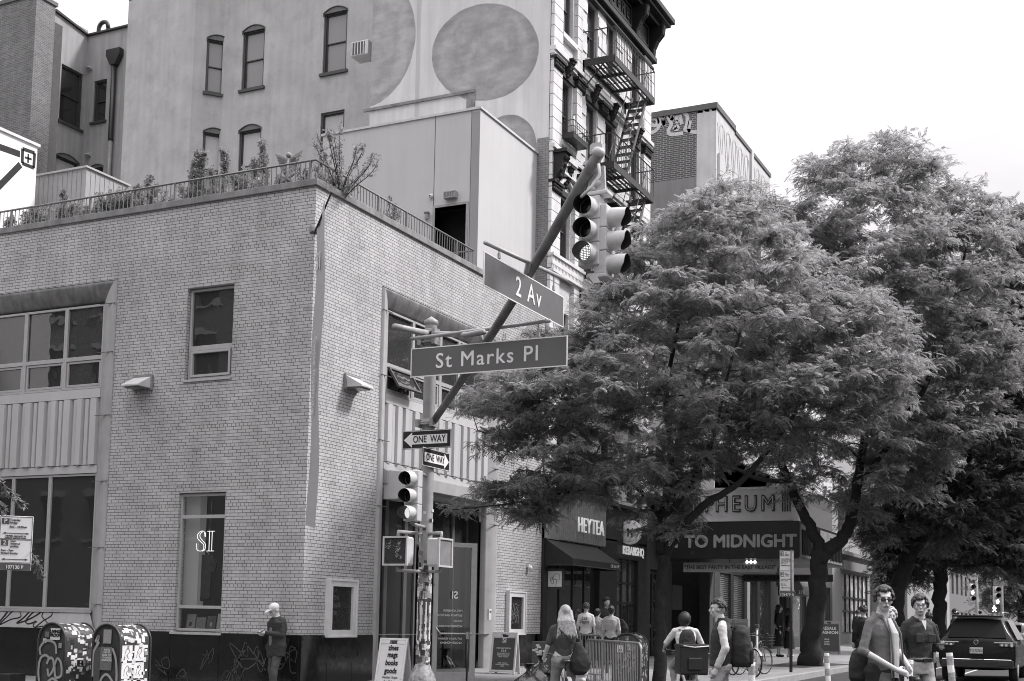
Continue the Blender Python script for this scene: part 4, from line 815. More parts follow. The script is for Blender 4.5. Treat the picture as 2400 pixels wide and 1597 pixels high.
# dark upper ironwork above the shops
# ================================================================ theatre with its marquee
th = thing('theatre', 'low dark theatre front behind the marquee with roller shutters and doors', 'building', (0, 0, 0))
mb = MB(); fwall(mb, FT, 19.1, 26.7, 5.2, 9.0, [(20, 21, 6, 8), (22, 23, 6, 8), (24, 25, 6, 8)], .3); mb.build('upper_wall', mat('theatre_upper', .14, .8), th)
mb = MB(); fwall(mb, FT, 19.1, 26.7, 0, 5.2, [(19.6, 21.2, .2, 3.2), (21.8, 26.2, .2, 3.6)], .4); mb.quad((19.1, 0, 9), (26.7, 0, 9), (26.7, 8, 9), (19.1, 8, 9)); mb.build('wall', mat('theatre_wall', .07, .8), th)
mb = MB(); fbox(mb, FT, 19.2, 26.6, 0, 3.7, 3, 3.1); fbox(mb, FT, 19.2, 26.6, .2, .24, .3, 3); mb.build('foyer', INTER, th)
for a, b in ((19.6, 20.4), (20.4, 21.2)):
    mb = MB(); fframe(mb, FT, a, b, .25, 3.15, .09, .2, .28); d_ = mb.build('door', SHOPBLK, th); m_ = MB(); r = random.Random(int(a*10))
    for k in range(60): w_, h_ = r.uniform(.04, .12), r.uniform(.04, .12); u, z = r.uniform(a+.1, b-.2), r.uniform(.4, 3.0); fquad(m_, FT, u, u+w_, z, z+h_, .235-.0005*k)
    m_.build('stickers', mat('sticker_mix', .16, .7, .9, 25), d_); m_ = MB(); fquad(m_, FT, a+.09, b-.09, .34, 3.06, .25); m_.build('pane', GLASS_DARK, d_)
mb = MB(); fquad(mb, FT, 21.8, 23.4, .2, 3.6, .6); mb.build('pane', GLASS_DARK, th)
mb = MB(); fbox(mb, FT, 21.9, 23.0, 1.9, 2.75, .02, .06); mb.build('notice_board', mat('notice', .035, .6), th)
mq = thing('marquee', 'projecting theatre marquee reading ORPHEUM above 11 TO MIDNIGHT', 'marquee', (20.0, 0, 0), math.radians(-90))   # local x -> -Y, local y -> +X
mb = MB(); mb.box(.1, 4.5, 1.3, 6.5, 4.8, 5.5); mb.build('rear_housing', mat('marquee_rear', .12, .7), mq); mb = MB(); mb.box(.1, 4.57, 0, 1.3, 4.8, 5.78); mb.box(.05, 4.62, -.03, 1.35, 5.78, 5.86); mb.box(.05, 4.62, -.03, 1.35, 4.76, 4.82); mb.build('white_band', mat('marquee_white', .66, .6, .06, 3, grime=.15), mq, bevel=.006)
mb = MB(); mb.box(.1, 4.8, .02, 6.7, 3.55, 4.75); mb.build('black_board', mat('marquee_black', .016, .35, .3, 2), mq, bevel=.01)
bigl = mat('marquee_letter', .03, .5); inl = mat('letter_neon', .6, .4)
for ch, zx in (('O', 1265), ('R', 1372), ('P', 1462), ('H', 1553), ('E', 1660), ('U', 1768), ('M', 1895)):
    u = -onX(1200+zx*.317, 1175, 20).y; text(ch, .74, mq, bigl, (u, -.03, 5.30), ext=.03, bold=.018, sx=.84); text(ch, .71, mq, inl, (u, -.075, 5.30), ext=.002, bold=-.018, sx=.84)
for k in range(4): mb = MB(); mb.box(4.28+k*.08, 4.31+k*.08, -.05, .0, 5.05, 5.7); mb.build('trim_bar', BLACK, mq)
um = (.59+4.44)/2
text('11 TO MIDNIGHT', .56, mq, mat('board_letters', .42, .6), (um+.02, -.005, 4.1), ext=.01, bold=.02, sx=1.0)
for k, (u, z, s_) in enumerate(((1.75, 4.5, .2), (3.9, 4.45, .16), (4.5, 3.95, .18), (1.3, 3.75, .14), (3.3, 3.68, .2), (2.6, 4.3, .12))):
    mb = MB(); mb.prism([(u-s_/2, .015, z), (u, .015, z-s_/2), (u+s_/2, .015, z+.03), (u+.02, .015, z+s_/2)], (0, .01, 0)); mb.build('board_ornament', mat('board_ornament', .05), mq)
mb = MB(); mb.box(4.8, 4.83, .1, 2.3, 3.62, 4.66); mb.build('side_poster', mat('poster_pale', .22, .6, .3, 3), mq); mb = MB(); mb.box(4.801, 4.832, 3.0, 6.6, 3.62, 4.66); mb.build('side_poster', mat('poster_pale', .33), mq)
mb = MB(); r = random.Random(4)
for k in range(9):
    y = .35+k*.21 if k < 8 else 2.2; mb.tube([(4.835, y, 3.7), (4.835, y+.05, 4.1), (4.835, y-.03, 4.5)], [.05, .07, .03], 5)
for k in range(8): mb.tube([(4.835, 4.6+k*.25, 3.7), (4.835, 4.6+k*.25, 4.5)], [.05, .04], 5)
mb.build('poster_figures', BLACK, mq)
for k in range(3): mb = MB(); mb.ball((3.0+k*.13, .5, 3.47), .045, 8); mb.build('lit_bulb', emit('bulb', .9, 4), mq)
bn = thing('banner', 'long pale banner reading THE BEST PARTY IN THE EAST VILLAGE hanging under the marquee', 'banner', (20.5, -2.41, 3.295), math.radians(-90))
mb = MB(); mb.box(-1.57, 1.57, 0, .03, -.16, .16); mb.build('board', mat('banner_pale', .4, .7), bn); text('“THE BEST PARTY IN THE EAST VILLAGE”', .17, bn, DGREY, (0, -.004, -.005), bold=.005, sx=1.0)
mb = MB()
for u in (-1.4, 0, 1.4): mb.tube([(u, .01, .16), (u, .01, .28)], .008, 4)
mb.build('hooks', IRON, bn)
b2 = thing('lower_banner', 'dark fascia strip reading A SPECTACULAR DANCE behind the parking sign', 'banner', (22.5, -3.6, 3.02), math.radians(-90))
mb = MB(); mb.box(-1.3, 1.75, 0, .04, -.12, .12); mb.build('board', mat('strip_grey', .05), b2); text('“A SPECTACULAR DANCE EXPERIENCE”', .16, b2, BLACKMATT, (.2, -.004, 0), bold=.004, sx=.95)
# shops further along the avenue
far = thing('shop_row', 'row of dark glazed shop fronts beyond the theatre', 'shop front', (0, 0, 0))
mb = MB(); fwall(mb, FT, 26.75, 48, 0, 8.0, [(27.5, 29.0, .4, 3.4), (29.4, 31.0, .4, 3.4), (31.4, 33.0, .4, 3.3), (33.4, 35.2, .4, 3.4), (36.5, 38, .4, 3.2), (39, 42, .8, 3.2), (43.5, 47.5, .8, 3.4)], .3); fwall(mb, ('x', 26.72), -.02, 4, 0, 4, [], .1); mb.build('wall', mat('shop_row_wall', .06, .8), far)
for k, (a, b) in enumerate(((27.5, 29.0), (29.4, 31.0))):
    mb = MB(); z = .4
    while z < 3.4: mb.prism([FP(FT, a, z, .12), FP(FT, a, z+.035, .08), FP(FT, a, z+.07, .12)], (b-a, 0, 0)); z += .075
    mb.build('roller_shutter', mat('shutter_steel', .16, .45), far)
for a, b, z0, z1 in ((31.4, 33.0, .4, 3.3), (33.4, 35.2, .4, 3.4), (36.5, 38, .4, 3.2), (39, 42, .8, 3.2), (43.5, 47.5, .8, 3.4)):
    mb = MB(); fframe(mb, FT, a, b, z0, z1, .1, .1, .2); w_ = mb.build('shop_window', mat('shop_frame', .08), far); mb = MB(); fquad(mb, FT, a+.1, b-.1, z0, z1-.1, .16); mb.build('pane', glass('far_glass', .03, .22, .05, .3), w_)
mb = MB(); fbox(mb, FT, 36.2, 43, 3.3, 4.2, -.12, .0); mb.build('fascia', DGREY, far)
s1 = thing('barrel_awning', 'dark rounded awning with small pale lettering beside the tree trunk', 'awning', (0, 0, 0)); p = onY(1905, 1380, -.9)
mb = MB(); K = 6; pr = [(-1.0*math.sin(math.pi/2*k/K), 3.0+.7*math.cos(math.pi/2*k/K)) for k in range(K+1)]+[(-1.0, 2.8), (0, 2.8)]; mb.prism([(37.0, a, b) for a, b in pr], (3.6, 0, 0)); mb.build('canopy', DGREY, s1)
text('BROADS  270', .2, s1, OFFWHITE, (36.98, -.5, 2.9), rot=(math.pi/2, 0, math.radians(-90)))
gw = thing('grid_window_building', 'pale building with a tall many-paned lit shop window beyond the trees', 'building', (0, 0, 0))
mb = MB(); fwall(mb, FT, 48, 59, 0, 15, [(50.5, 58, 1.0, 4.4), (49.5, 51, 6.5, 9), (52.5, 54, 6.5, 9), (55.5, 57, 6.5, 9)], .3); mb.build('wall', mat('pale_front', .3, .8, .1), gw)
mb = MB(); fbox(mb, FT, 50, 58.5, 4.5, 5.0, -.2, 0); fbox(mb, FT, 48.5, 59, 5.3, 5.5, -.3, 0); mb.build('cornice', GREY, gw)
mb = MB()
for k in range(7): fbox(mb, FT, 50.5+k*1.24, 50.64+k*1.24, 1.0, 4.4, .05, .15)
for z in (1.0, 2.2, 2.95, 4.3): fbox(mb, FT, 50.5, 58, z, z+.09, .05, .16)
mb.build('window_grid', BLACK, gw); mb = MB(); fquad(mb, FT, 50.5, 58, 1, 4.4, .12); mb.build('pane', mat('lit_shop_pane', .42, .3, .75, 1.8), gw)
for a in (49.5, 52.5, 55.5): mb = MB(); fquad(mb, FT, a, a+1.5, 6.5, 9, .2); mb.build('pane', GLASS, gw)
gb2 = thing('arched_front', 'plain grey building with a blind pointed arch and a black doorway between the trees', 'building', (0, 0, 0))
mb = MB(); fwall(mb, FT, 59, 78, 0, 9, [(68, 73, 0, 4.6)], .4); fwall(mb, ('x', 59), -.5, 0, 0, 9, [], .1); mb.build('wall', mat('grey_front', .26, .8, .06), gb2)
mb = MB(); fbox(mb, FT, 68, 73, 0, 4.6, .4, .42); mb.build('doorway', BLACKMATT, gb2); mb = MB(); fbox(mb, FT, 69.8, 72.6, .4, 3.9, .3, .36); mb.build('pale_door', mat('pale_door', .25), gb2)
mb = MB(); mb.tube([FP(FT, u, z, -.03) for u, z in spl([(61, 3.0), (61.2, 4.4), (62.8, 5.2), (64, 5.9), (65.2, 5.2), (66.8, 4.4), (67, 3.0)], 5)], .1, 5); mb.build('arch_outline', mat('arch_line', .16), gb2)
for k, (x0, x1, h, v, lb) in enumerate(((78, 96, 12, .3, 'distant pale avenue building behind the third tree'), (96, 118, 10, .14, 'distant darker avenue building beyond the trees'))):
    b = thing('avenue_building', lb, 'building', (0, 0, 0)); hs = [(x0+1.5+j*3.3, x0+3+j*3.3, z, z+1.8) for j in range(int((x1-x0)/3.4)) for z in (1, 4.4, 7.6)]
    mb = MB(); fwall(mb, FT, x0, x1, 0, h, hs, .3); fwall(mb, ('x', x0), 0, 6, 0, h, [], .2); mb.build('wall', mat('avenue_wall_%d' % k, v), b)
    for q in hs: m_ = MB(); fquad(m_, FT, *q, .2); m_.build('window', GLASS, b)
# the far side of both streets: mirrored in the windows, closes the view at the end of the avenue
def rowhouse(label, x0, x1, y0, y1, h, m, faces):
    b = thing('row_building', label, 'building', (0, 0, 0))
    for F, u0, u1 in faces:
        n = max(2, int((u1-u0)/2.6)); st_ = (u1-u0)/n; hs = [(u0+st_*(j+.28), u0+st_*(j+.72), z, z+1.9) for j in range(n) for z in np.arange(4.6, h-2, 3.3)]
        mb = MB(); fwall(mb, F, u0, u1, 0, h, hs, .2 if F[2] else -.2); mb.build('wall', m, b)
        sg = 1 if F[2] else -1; w_ = MB(); t_ = MB()
        for q in hs: fquad(w_, F, *q, .15*sg); fbox(t_, F, q[0]-.1, q[1]+.1, q[2]-.15, q[2], -.12*sg, .1*sg); fbox(t_, F, q[0]-.1, q[1]+.1, q[3], q[3]+.22, -.08*sg, .1*sg)
        fbox(t_, F, u0, u1, h-.6, h, -.5*sg, 0); w_.build('windows', GLASS_DARK, b); t_.build('stone_trim', mat('row_trim', .35), b)
    mb = MB(); mb.quad((x0, y0, h), (x1, y0, h), (x1, y1, h), (x0, y1, h)); mb.build('roof', GREY, b)
rowhouse('brick row building across the side street, seen only as a reflection in the windows', -38, -21.5, 1, 22, 19.5, BRICK_BACK, [(('x', -21.5, False), 1, 22)])
rowhouse('darker brick row building mirrored faintly in the left windows', -38, -21.5, 22.2, 60, 20.5, BRICK_DARK, [(('x', -21.5, False), 22.2, 60)])
rowhouse('brick row building on the far side of the avenue, seen only as a reflection', 0, 60, -46, -31, 16, BRICK_BACK, [(('y', -31, False), 0, 40)])
rowhouse('dark row building far along the other side of the avenue', 60, 150, -46, -31, 14, BRICK_DARK, [(('y', -31, False), 40, 120)])
rowhouse('pale building closing the far end of the avenue', 185, 195, -40, 20, 9, mat('end_pale', .4), [(('x', 185, True), -40, 20)])
# banner flag on the building corner
fl = thing('corner_banner', 'narrow vertical cloth banner with pale lettering hanging from the building corner', 'banner', (0, 0, 0), math.radians(-135)+math.radians(7))
bz1, bz0 = onX(742, 520, -.3).z, 3.2
mb = MB(); r_ = 12
vs = []; fs = []
for i in range(r_+1):
    z = bz1-(bz1-bz0)*i/r_
    for j in range(5): u = .12+.55*j/4; vs.append((u, .03*math.sin(i*.9+j*1.3), z+(.35*j/4 if i == 0 else 0)+(-.12*j/4 if i == r_ else 0)))
mb.sm = True; mb.add(vs, [(i*5+j, i*5+j+1, (i+1)*5+j+1, (i+1)*5+j) for i in range(r_) for j in range(4)]); mb.build('cloth', mat('banner_cloth', .36, .8, .05), fl)
mb = MB(); mb.tube([(0, 0, bz1-.1), (1.0, 0, bz1+.42)], .02, 6); mb.tube([(.98, 0, bz1+.4), (.1, 0, bz1+.9)], .006, 4); mb.build('pole', IRON, fl); mb = MB(); mb.rbox(-.3, .05, -.08, .08, bz1-.1, bz1+.02, .02); mb.build('bracket', GREY, fl)
text('SI', .5, fl, OFFWHITE, (.4, -.04, bz1-.8), rot=(math.pi/2, 0, 0)); text('Swiss Institute', .26, fl, OFFWHITE, (.4, -.045, bz1-3.0), rot=(math.pi/2, math.pi/2, 0))
# ================================================================ traffic signal pole, arm, signals and signs
GALV = mat('weathered_signal_paint', .27, .55, .15, 5, .1, 40, streak=.2, grime=.2)
ARM = mat('weathered_arm', .13, .6, .3, 5, .15, 30, streak=.1, grime=.35)
SIG = mat('signal_housing', .48, .5, .1, 6, grime=.2)
SIGIN = mat('visor_inside', .012, .7)
LENS = mat('dark_lens', .018, .25, .3, 30, spec=.7)
pb = atD(992, 1500, 20.5); PX_, PY_ = pb.x, pb.y; pz = gz(PX_, PY_)
def on_pole(px, py): return (py, hit(px, py, 0, PX_).z)
zt_ = onX(1012, 760, PX_).z
pole = thing('signal_pole', 'tall sticker-covered signal pole with a dark arm slanting up to the right', 'traffic pole', (PX_, PY_, pz))
def pz_(py, px=1000): return onX(px, py, PX_).z-pz
mb = MB(); mb.lathe((0, 0, 0), [(.112, .6), (.105, 3.0), (.098, zt_-pz)], 16); mb.build('shaft', GALV, pole)
mb = MB(); mb.lathe((0, 0, 0), [(.105, zt_-pz-.02), (.12, zt_-pz), (.12, zt_-pz+.05), (.0, zt_-pz+.13)], 8); mb.build('cap', GALV, pole)
mb = MB(); mb.lathe((0, 0, 0), [(.30, 0), (.30, .12), (.26, .16), (.24, .45), (.2, .58), (.15, .66), (.125, .74), (.115, .76)], 8); mb.build('base_skirt', mat('skirt_stickers', .2, .6, .6, 14), pole)
for z0, h_, n_ in ((pz_(812), .26, 2), (pz_(1003), .12, 2)):
    mb = MB(); mb.lathe((0, 0, 0), [(.115, z0), (.122, z0+.01), (.122, z0+h_), (.115, z0+h_+.01)], 16)
    for k in range(n_): mb.lathe((0, 0, 0), [(.125, z0+.03+k*(h_-.09)), (.155, z0+.03+k*(h_-.09)), (.155, z0+.06+k*(h_-.09)), (.125, z0+.06+k*(h_-.09))], 16)
    for a in (-1, 1): mb.box(-.16, .02, a*.13-.03, a*.13+.03, z0, z0+h_)
    mb.build('clamp', GALV, pole)
P0 = Vector((PX_, PY_, pz_(990)+pz))+Vector((-.05, -.12, 0)); P1 = atD(1402, 362, 17.4)
def armpt(s): p = P0.lerp(P1, s); return p+Vector((0, 0, -.12*math.sin(math.pi*s)))
mb = MB(); mb.tube([armpt(s)-Vector((PX_, PY_, pz)) for s in np.linspace(0, 1, 12)], [.058+.022*s for s in np.linspace(0, 1, 12)], 12); mb.build('mast_arm', ARM, pole)
mb = MB(); e1 = P1-Vector((PX_, PY_, pz)); mb.ball(e1+Vector((0, 0, .02)), .095, 14, (1, 1, .9)); mb.build('arm_end_cap', mat('cap_grey', .4, .5), pole)
mb = MB(); mb.prism([e1+Vector(q) for q in ((-.04, .11, 0), (-.04, .11, .12), (-.04, .08, .15), (-.04, -.04, .15), (-.04, -.07, .12), (-.04, -.07, 0))], (.03, 0, 0)); mb.build('end_plate', mat('cap_grey', .4, .5), pole)
mb = MB(); sL = atD(925, 766, 19.6)-Vector((PX_, PY_, pz)); zc = zt_-pz-.17; mb.tube([sL, (0, 0, zc)], .052, 10); mb.build('stub_arm', GALV, pole)
sR = armpt(.3)-Vector((PX_, PY_, pz)); sR2 = atD(1094, 786, 19.5)-Vector((PX_, PY_, pz)); mb = MB(); mb.tube([(0, 0, zc+.02), sR2, atD(1135, 778, 19.3)-Vector((PX_, PY_, pz))], .045, 10); mb.build('brace_tube', GALV, pole)
mb = MB(); mb.tube([atD(x, y, t)-Vector((PX_, PY_, pz)) for x, y, t in ((1403, 385, 17.3), (1406, 410, 17.25), (1385, 440, 17.2), (1362, 462, 17.1))], .022, 6); mb.build('cable', mat('cable_grey', .35), pole)
# stickers and paper wrapped round the lower pole
def wrap(z, a, w_, h_, r, v, m): 
    K = 3; vs = [(r*math.cos(a+w_*k/K/.11), r*math.sin(a+w_*k/K/.11), zz2) for zz2 in (z, z+h_) for k in range(K+1)]
    m.add(vs, [(k, k+1, K+2+k, K+1+k) for k in range(K)])
SV = [mat('sticker_%d' % k, v, .6, .25, 60) for k, v in enumerate((.02, .06, .14, .28, .5, .65))]
rr = random.Random(11)
caml = math.atan2(CAM.y-PY_, CAM.x-PX_)
for (za, zb, nn, sz) in ((.62, 1.5, 110, (.03, .1)), (1.5, 2.0, 55, (.05, .13)), (2.0, 2.55, 26, (.03, .08)), (2.55, 3.3, 9, (.04, .06))):
    for k in range(nn):
        m = MB(); q = rr.randrange(6) if za > 1.9 else rr.choice((0, 1, 3, 4, 5, 5)); wrap(rr.uniform(za, zb-.05), caml-1.7+rr.uniform(0, 3.0), rr.uniform(*sz), rr.uniform(*sz), .1135+.0004*rr.randrange(12), 0, m)
        if rr.random() < 1: pass
        if k < 3000 and (k % 1 == 0): m.m = m.m
        if not hasattr(wrap, 'acc'): wrap.acc = {}
        wrap.acc.setdefault(q, MB()).merge(m)
for k in range(9):                                             # tall striped paper strips
    m = MB(); wrap(1.12, caml-1.5+k*.34, .02, .62, .1195, 0, m); wrap.acc[5 if k % 2 else 1].merge(m)
for q, m in wrap.acc.items(): m.build('stickers', SV[q], pole)
text('Ac Time', .09, pole, BLACK, (-.108, -.075, 2.02), rot=(math.pi/2, 0, caml+math.pi/2), ext=.001)
# ---- signal heads; local front is -Y
def signal(name, label, loc, rotz, s=1.0, lit=2, cat='traffic light', lens='led'):
    t = thing(name, label, cat, loc, rotz); H = .345*s
    for k in range(3):
        zc_ = (1-k)*(H+.004)
        mb = MB(); mb.rbox(-.165*s, .165*s, -.09*s, .1*s, zc_-H/2, zc_+H/2, .018*s, 3); hd = mb.build('housing', SIG, t)
        mb = MB(); mb.lathe((0, -.092*s, zc_), [(.152*s, .004), (.152*s, -.01), (.14*s, -.012)], 24, 'y'); mb.build('door_ring', SIG, hd)
        vb, vi = MB(), MB(); K = 26; rv = .146*s; L0, L1 = .27*s, .27*s
        def vis(r, m, cut=.62):
            vs = []
            for i in range(K+1):
                a = -math.pi*.5-math.pi*cut*0+2*math.pi*i/K
                below = max(0, -math.sin(a)); ln = L0*(1-.38*below**1.3)
                vs += [(r*math.cos(a), -.098*s, zc_+r*math.sin(a)), (r*math.cos(a), -.098*s-ln, zc_+r*math.sin(a)-.02*s*(1-below))]
            m.sm = True; m.add(vs, [(2*i, 2*i+1, 2*i+3, 2*i+2) for i in range(K)])
        vis(rv, vb); vis(rv-.006*s, vi); vb.build('visor', SIG, hd); vi.build('visor_lining', SIGIN, hd)
        mb = MB(); mb.lathe((0, -.1*s, zc_), [(0, -.03*s), (.07*s, -.024*s), (.115*s, -.01*s), (.13*s, 0)], 24, 'y')
        m_ = LENS
        if k == lit: m_ = ledmat if lens == 'led' else glowmat
        mb.build('lens', m_, hd)
    return t
def ledm():
    t = NT('lit_led_lens'); v = t.n('TexVoronoi'); v.inputs['Scale'].default_value = 42; v.inputs['Randomness'].default_value = .0; m = t.n('Mapping'); m.inputs['Scale'].default_value = (1, .001, 1); t.l(t.pos(), m.inputs[0]); t.l(m.outputs[0], v.inputs[0])
    d = t.ramp(v.outputs['Distance'], .22, .36, 1.6, .06); t.b.inputs['Base Color'].default_value = g(.12); t.b.inputs['Emission Color'].default_value = g(1); t.l(d, t.b.inputs['Emission Strength']); return t.m
ledmat = ledm(); glowmat = emit('lit_lens', .5, .55)
sc_ = atD(1392, 546, 17.55)
RX = math.radians(-90)                                          # faces -X
s1_ = signal('traffic_light', 'large traffic light with lit lower lens, left one of the hanging pair', sc_+Vector((-.03, .03, .0)), RX, .93, 2)
s2_ = signal('traffic_light', 'large traffic light with visors pointing right, hanging at the arm end', sc_+Vector((.07, -.13, -.12)), 0, .93, None)
mb = MB()
for z in (.6, -.62): mb.tube([(-.0, 0, z-.06), (-.0, 0, z), (.28, .3, z)] if z < 0 else [(-.0, 0, z-.1), (0, 0, z)], .03, 8)
hb = thing('signal_hanger', 'bolted hanger bracket between the arm end and the two large traffic lights', 'bracket', tuple(sc_+Vector((0, -.03, 0))), 0)
top = P1-(sc_+Vector((0, -.03, 0)))
mb = MB(); mb.prism([(-.03, -.12, top.z-.1), (-.03, .1, top.z-.1), (-.03, .12, top.z-.45), (-.03, .0, top.z-.62), (-.03, -.14, top.z-.45)], (.05, 0, 0)); mb.ball((0, 0, .68), .09, 12, (1, 1, .7)); mb.ball((-.04, .06, .6), .07, 12, (1, 1, .8)); mb.build('hanger_plate', mat('cap_grey', .4, .5), hb)
mb = MB(); mb.tube([(0, 0, top.z-.5), (0, 0, .5)], .03, 8); mb.rbox(-.1, .12, -.2, .12, .5, .56, .02); mb.rbox(-.1, .12, -.2, .1, -.66, -.6, .02); mb.prism([(-.12, -.05, -.6), (-.12, .08, -.6), (-.12, -.02, -.74), (-.12, -.12, -.74)], (.02, 0, 0)); mb.build('cross_bracket', SIG, hb)
lw = atD(968, 1163, 20.0)
signal('traffic_light', 'small three-section traffic light with pale lower lens on the sticker-covered pole', lw, RX, .76, 2, lens='glow')
mb = MB()
brk = thing('signal_bracket', 'pipe brackets holding the small traffic light on the pole', 'bracket', tuple(lw), 0)
d0 = Vector((PX_, PY_, lw.z))-lw
mb.tube([(0, 0, -.44), (d0.x, d0.y, -.44)], .028, 8); mb.tube([(0, 0, -.44), (0, 0, -.38)], .04, 8); mb.tube([(0, 0, .4), (d0.x, d0.y, .4)], .028, 8); mb.build('pipe', GALV, brk)
# pedestrian signals
def ped(label, loc, rotz, man):
    t = thing('pedestrian_signal', label, 'pedestrian signal', loc, rotz, 'pedestrian signals on the pole')
    mb = MB(); mb.rbox(-.22, .22, -.06, .14, -.225, .225, .035, 3); mb.build('housing', SIG, t)
    mb = MB(); fframe(mb, ('y', 0), -.225, .225, -.23, .23, .028, -.09, -.055); mb.build('rim', SIG, t)
    mb = MB(); mb.box(-.197, .197, -.07, -.061, -.2, .2); mb.build('screen', mat('ped_screen', .035, .3, .2, 8) if man else mat('ped_screen_pale', .2, .4, .15, 5), t)
    if man:
        m = MB(); r = random.Random(9)
        for (x, z, q) in [(.07, .12, .03)]*14+[(.05, .02, .05)]*36+[(.02, -.08, .03)]*14+[(.1, -.09, .03)]*14+[(-.12, .07, .05)]*16+[(-.1, .13, .03)]*8:
            a, b = x+r.gauss(0, q*.5), z+r.gauss(0, q*.6); m.lathe((a, -.072, b), [(0, 0), (.005, 0)], 6, 'y')
        m.build('led_dots', mat('led_pale', .5), t)
    return t
pa = atD(932, 1292, 20.1); ped('square pedestrian signal with faint walking figure dots, left side of the pole', pa, RX, True)
pc_ = atD(1034, 1296, 20.2); ped('square pedestrian signal with blank pale screen, right side of the pole', pc_, 0, False)
bk2 = thing('signal_bracket', 'horizontal pipes holding the two pedestrian signals', 'bracket', (PX_, PY_, pa.z), 0)
mb = MB()
for q, z in ((pa, .31), (pa, -.3), (pc_, .31), (pc_, -.3)):
    d0 = q-Vector((PX_, PY_, pa.z)); mb.tube([(0, 0, z), (d0.x, d0.y, z), (d0.x, d0.y, z*.7)], .026, 8)
mb.build('pipes', GALV, bk2)
# one-way signs
def oneway(label, loc, rotz, right, w_=.91, h_=.305):
    t = thing('one_way_sign', label, 'road sign', loc, rotz, 'one way signs')
    mb = MB(); mb.rbox(-w_/2, w_/2, -.003, .003, -h_/2, h_/2, .0025, 1); mb.build('plate', BLACK, t)
    mb = MB(); fframe(mb, ('y', 0), -w_/2+.006, w_/2-.006, -h_/2+.006, h_/2-.006, .01, -.006, -.0035); mb.build('border', OFFWHITE, t)
    s = 1 if right else -1
    ar = [(s*.42, 0), (s*.27, .125), (s*.27, .075), (-s*.38, .075), (-s*.38, -.075), (s*.27, -.075), (s*.27, -.125)]
    mb = MB(); mb.prism([(a, -.0035, b) for a, b in ar], (0, -.003, 0)); mb.build('arrow', mat('sign_white', .72, .5, .04), t)
    text('ONE  WAY', .155, t, BLACK, (-s*.03+(.0 if right else .02), -.008, 0), bold=.002, sx=.78); return t
p = onX(1000, 1030, PX_-.14); oneway('one way sign with arrow pointing left, upper one on the pole', p, RX, False)
p = onY(1022, 1077, PY_-.14); oneway('one way sign with arrow pointing right, below the other one', p, 0, True, .9, .305)
# street name signs with hanging bars
SGN = mat('sign_green_as_grey', .115, .45, .04, 3); SGW = mat('sign_white', .72, .5, .04)
def street_sign(label, words, F, ua, ub, za, zb, rotz, tsize, tu, tspace=1.0):
    L_ = abs(ub-ua); c = ((ua+ub)/2, F[1]) if F[0] == 'y' else (F[1], (ua+ub)/2)
    t = thing('street_sign', label, 'street sign', (c[0], c[1], (za+zb)/2), rotz)
    h_ = zb-za; mb = MB(); mb.rbox(-L_/2, L_/2, -.004, .004, -h_/2, h_/2, .0035, 1); mb.build('plate', SGN, t)
    mb = MB(); fframe(mb, ('y', 0), -L_/2, L_/2, -h_/2, h_/2, .016, -.007, .007); mb.build('border', SGW, t)
    text(words, tsize, t, SGW, (tu, -.007, -.01), bold=.003, space=tspace, ext=.0015); return t
armA = armpt(.335); xs_ = armA.x-.12
a, b = onX(963, 860, xs_), onX(1330, 812, xs_); z1, z0 = onX(1147, 802, xs_).z, onX(1147, 872, xs_).z
L1_ = abs(a.y-b.y); tc_ = onX(1140, 833, xs_)
street_sign('long street name sign reading St Marks Pl hanging below the arm', 'St Marks Pl', ('x', xs_), b.y, a.y, z0, z1, RX, .33, ((a.y+b.y)/2-tc_.y), 1.16)
hb_ = thing('sign_hanger', 'grey tube and clamp from which the St Marks Pl sign hangs', 'sign bracket', tuple(armA), 0)
mb = MB(); tl_, tr_ = onX(963, 795, xs_), onX(1290, 752, xs_); tl_.x = tr_.x = xs_+.0
mb.tube([tl_-armA, tr_-armA], .03, 8); mb.tube([(0, 0, 0), Vector((xs_, armA.y, (tl_.z+tr_.z)/2))-armA], .045, 8); mb.ball((0, 0, 0), .11, 10); mb.lathe((0, 0, -.14), [(.05, 0), (.07, .02), (.07, .1), (.05, .12)], 10)
for pxx in (1030, 1262): q = onX(pxx, 790 if pxx < 1100 else 765, xs_); mb.tube([Vector((xs_, q.y, tl_.z+(tr_.z-tl_.z)*(tl_.y-q.y)/(tl_.y-tr_.y)))-armA, Vector((xs_, q.y, z1))-armA], .012, 5); mb.cbox(Vector((xs_, q.y, z1+.05))-armA, .03, .05, .07)
mb.build('hanger_tube', mat('tube_grey', .33, .5), hb_)
armB = armpt(.60); ys_ = armB.y-.16
a, b = onY(1134, 606, ys_), onY(1321, 681, ys_); c, d = onY(1134, 690, ys_), onY(1321, 752, ys_)
z1, z0 = (a.z+b.z)/2, (c.z+d.z)/2
t2 = onY(1238, 683, ys_); street_sign('street name sign reading 2 Av hanging from the upper part of the arm', '2 Av', ('y', ys_), a.x, b.x, z0, z1, 0, .40, t2.x-(a.x+b.x)/2, 1.2)
hc = thing('sign_hanger', 'grey tube and clamp from which the 2 Av sign hangs', 'sign bracket', tuple(armB), 0)
mb = MB(); tl2, tr2 = onY(1137, 569, ys_), onY(1328, 657, ys_); mb.tube([tl2-armB, tr2-armB], .03, 8); mb.tube([(0, 0, 0), (tl2+tr2)/2-armB], .045, 8); mb.ball((0, 0, 0), .11, 10)
for pxx, pyy in ((1170, 600), (1298, 665)): q = onY(pxx, pyy, ys_); f_ = (q.x-tl2.x)/(tr2.x-tl2.x); mb.tube([tl2.lerp(tr2, f_)-armB, Vector((q.x, ys_, z1))-armB], .012, 5); mb.cbox(Vector((q.x, ys_, z1+.05))-armB, .05, .03, .07)
mb.build('hanger_tube', mat('tube_grey', .33, .5), hc)

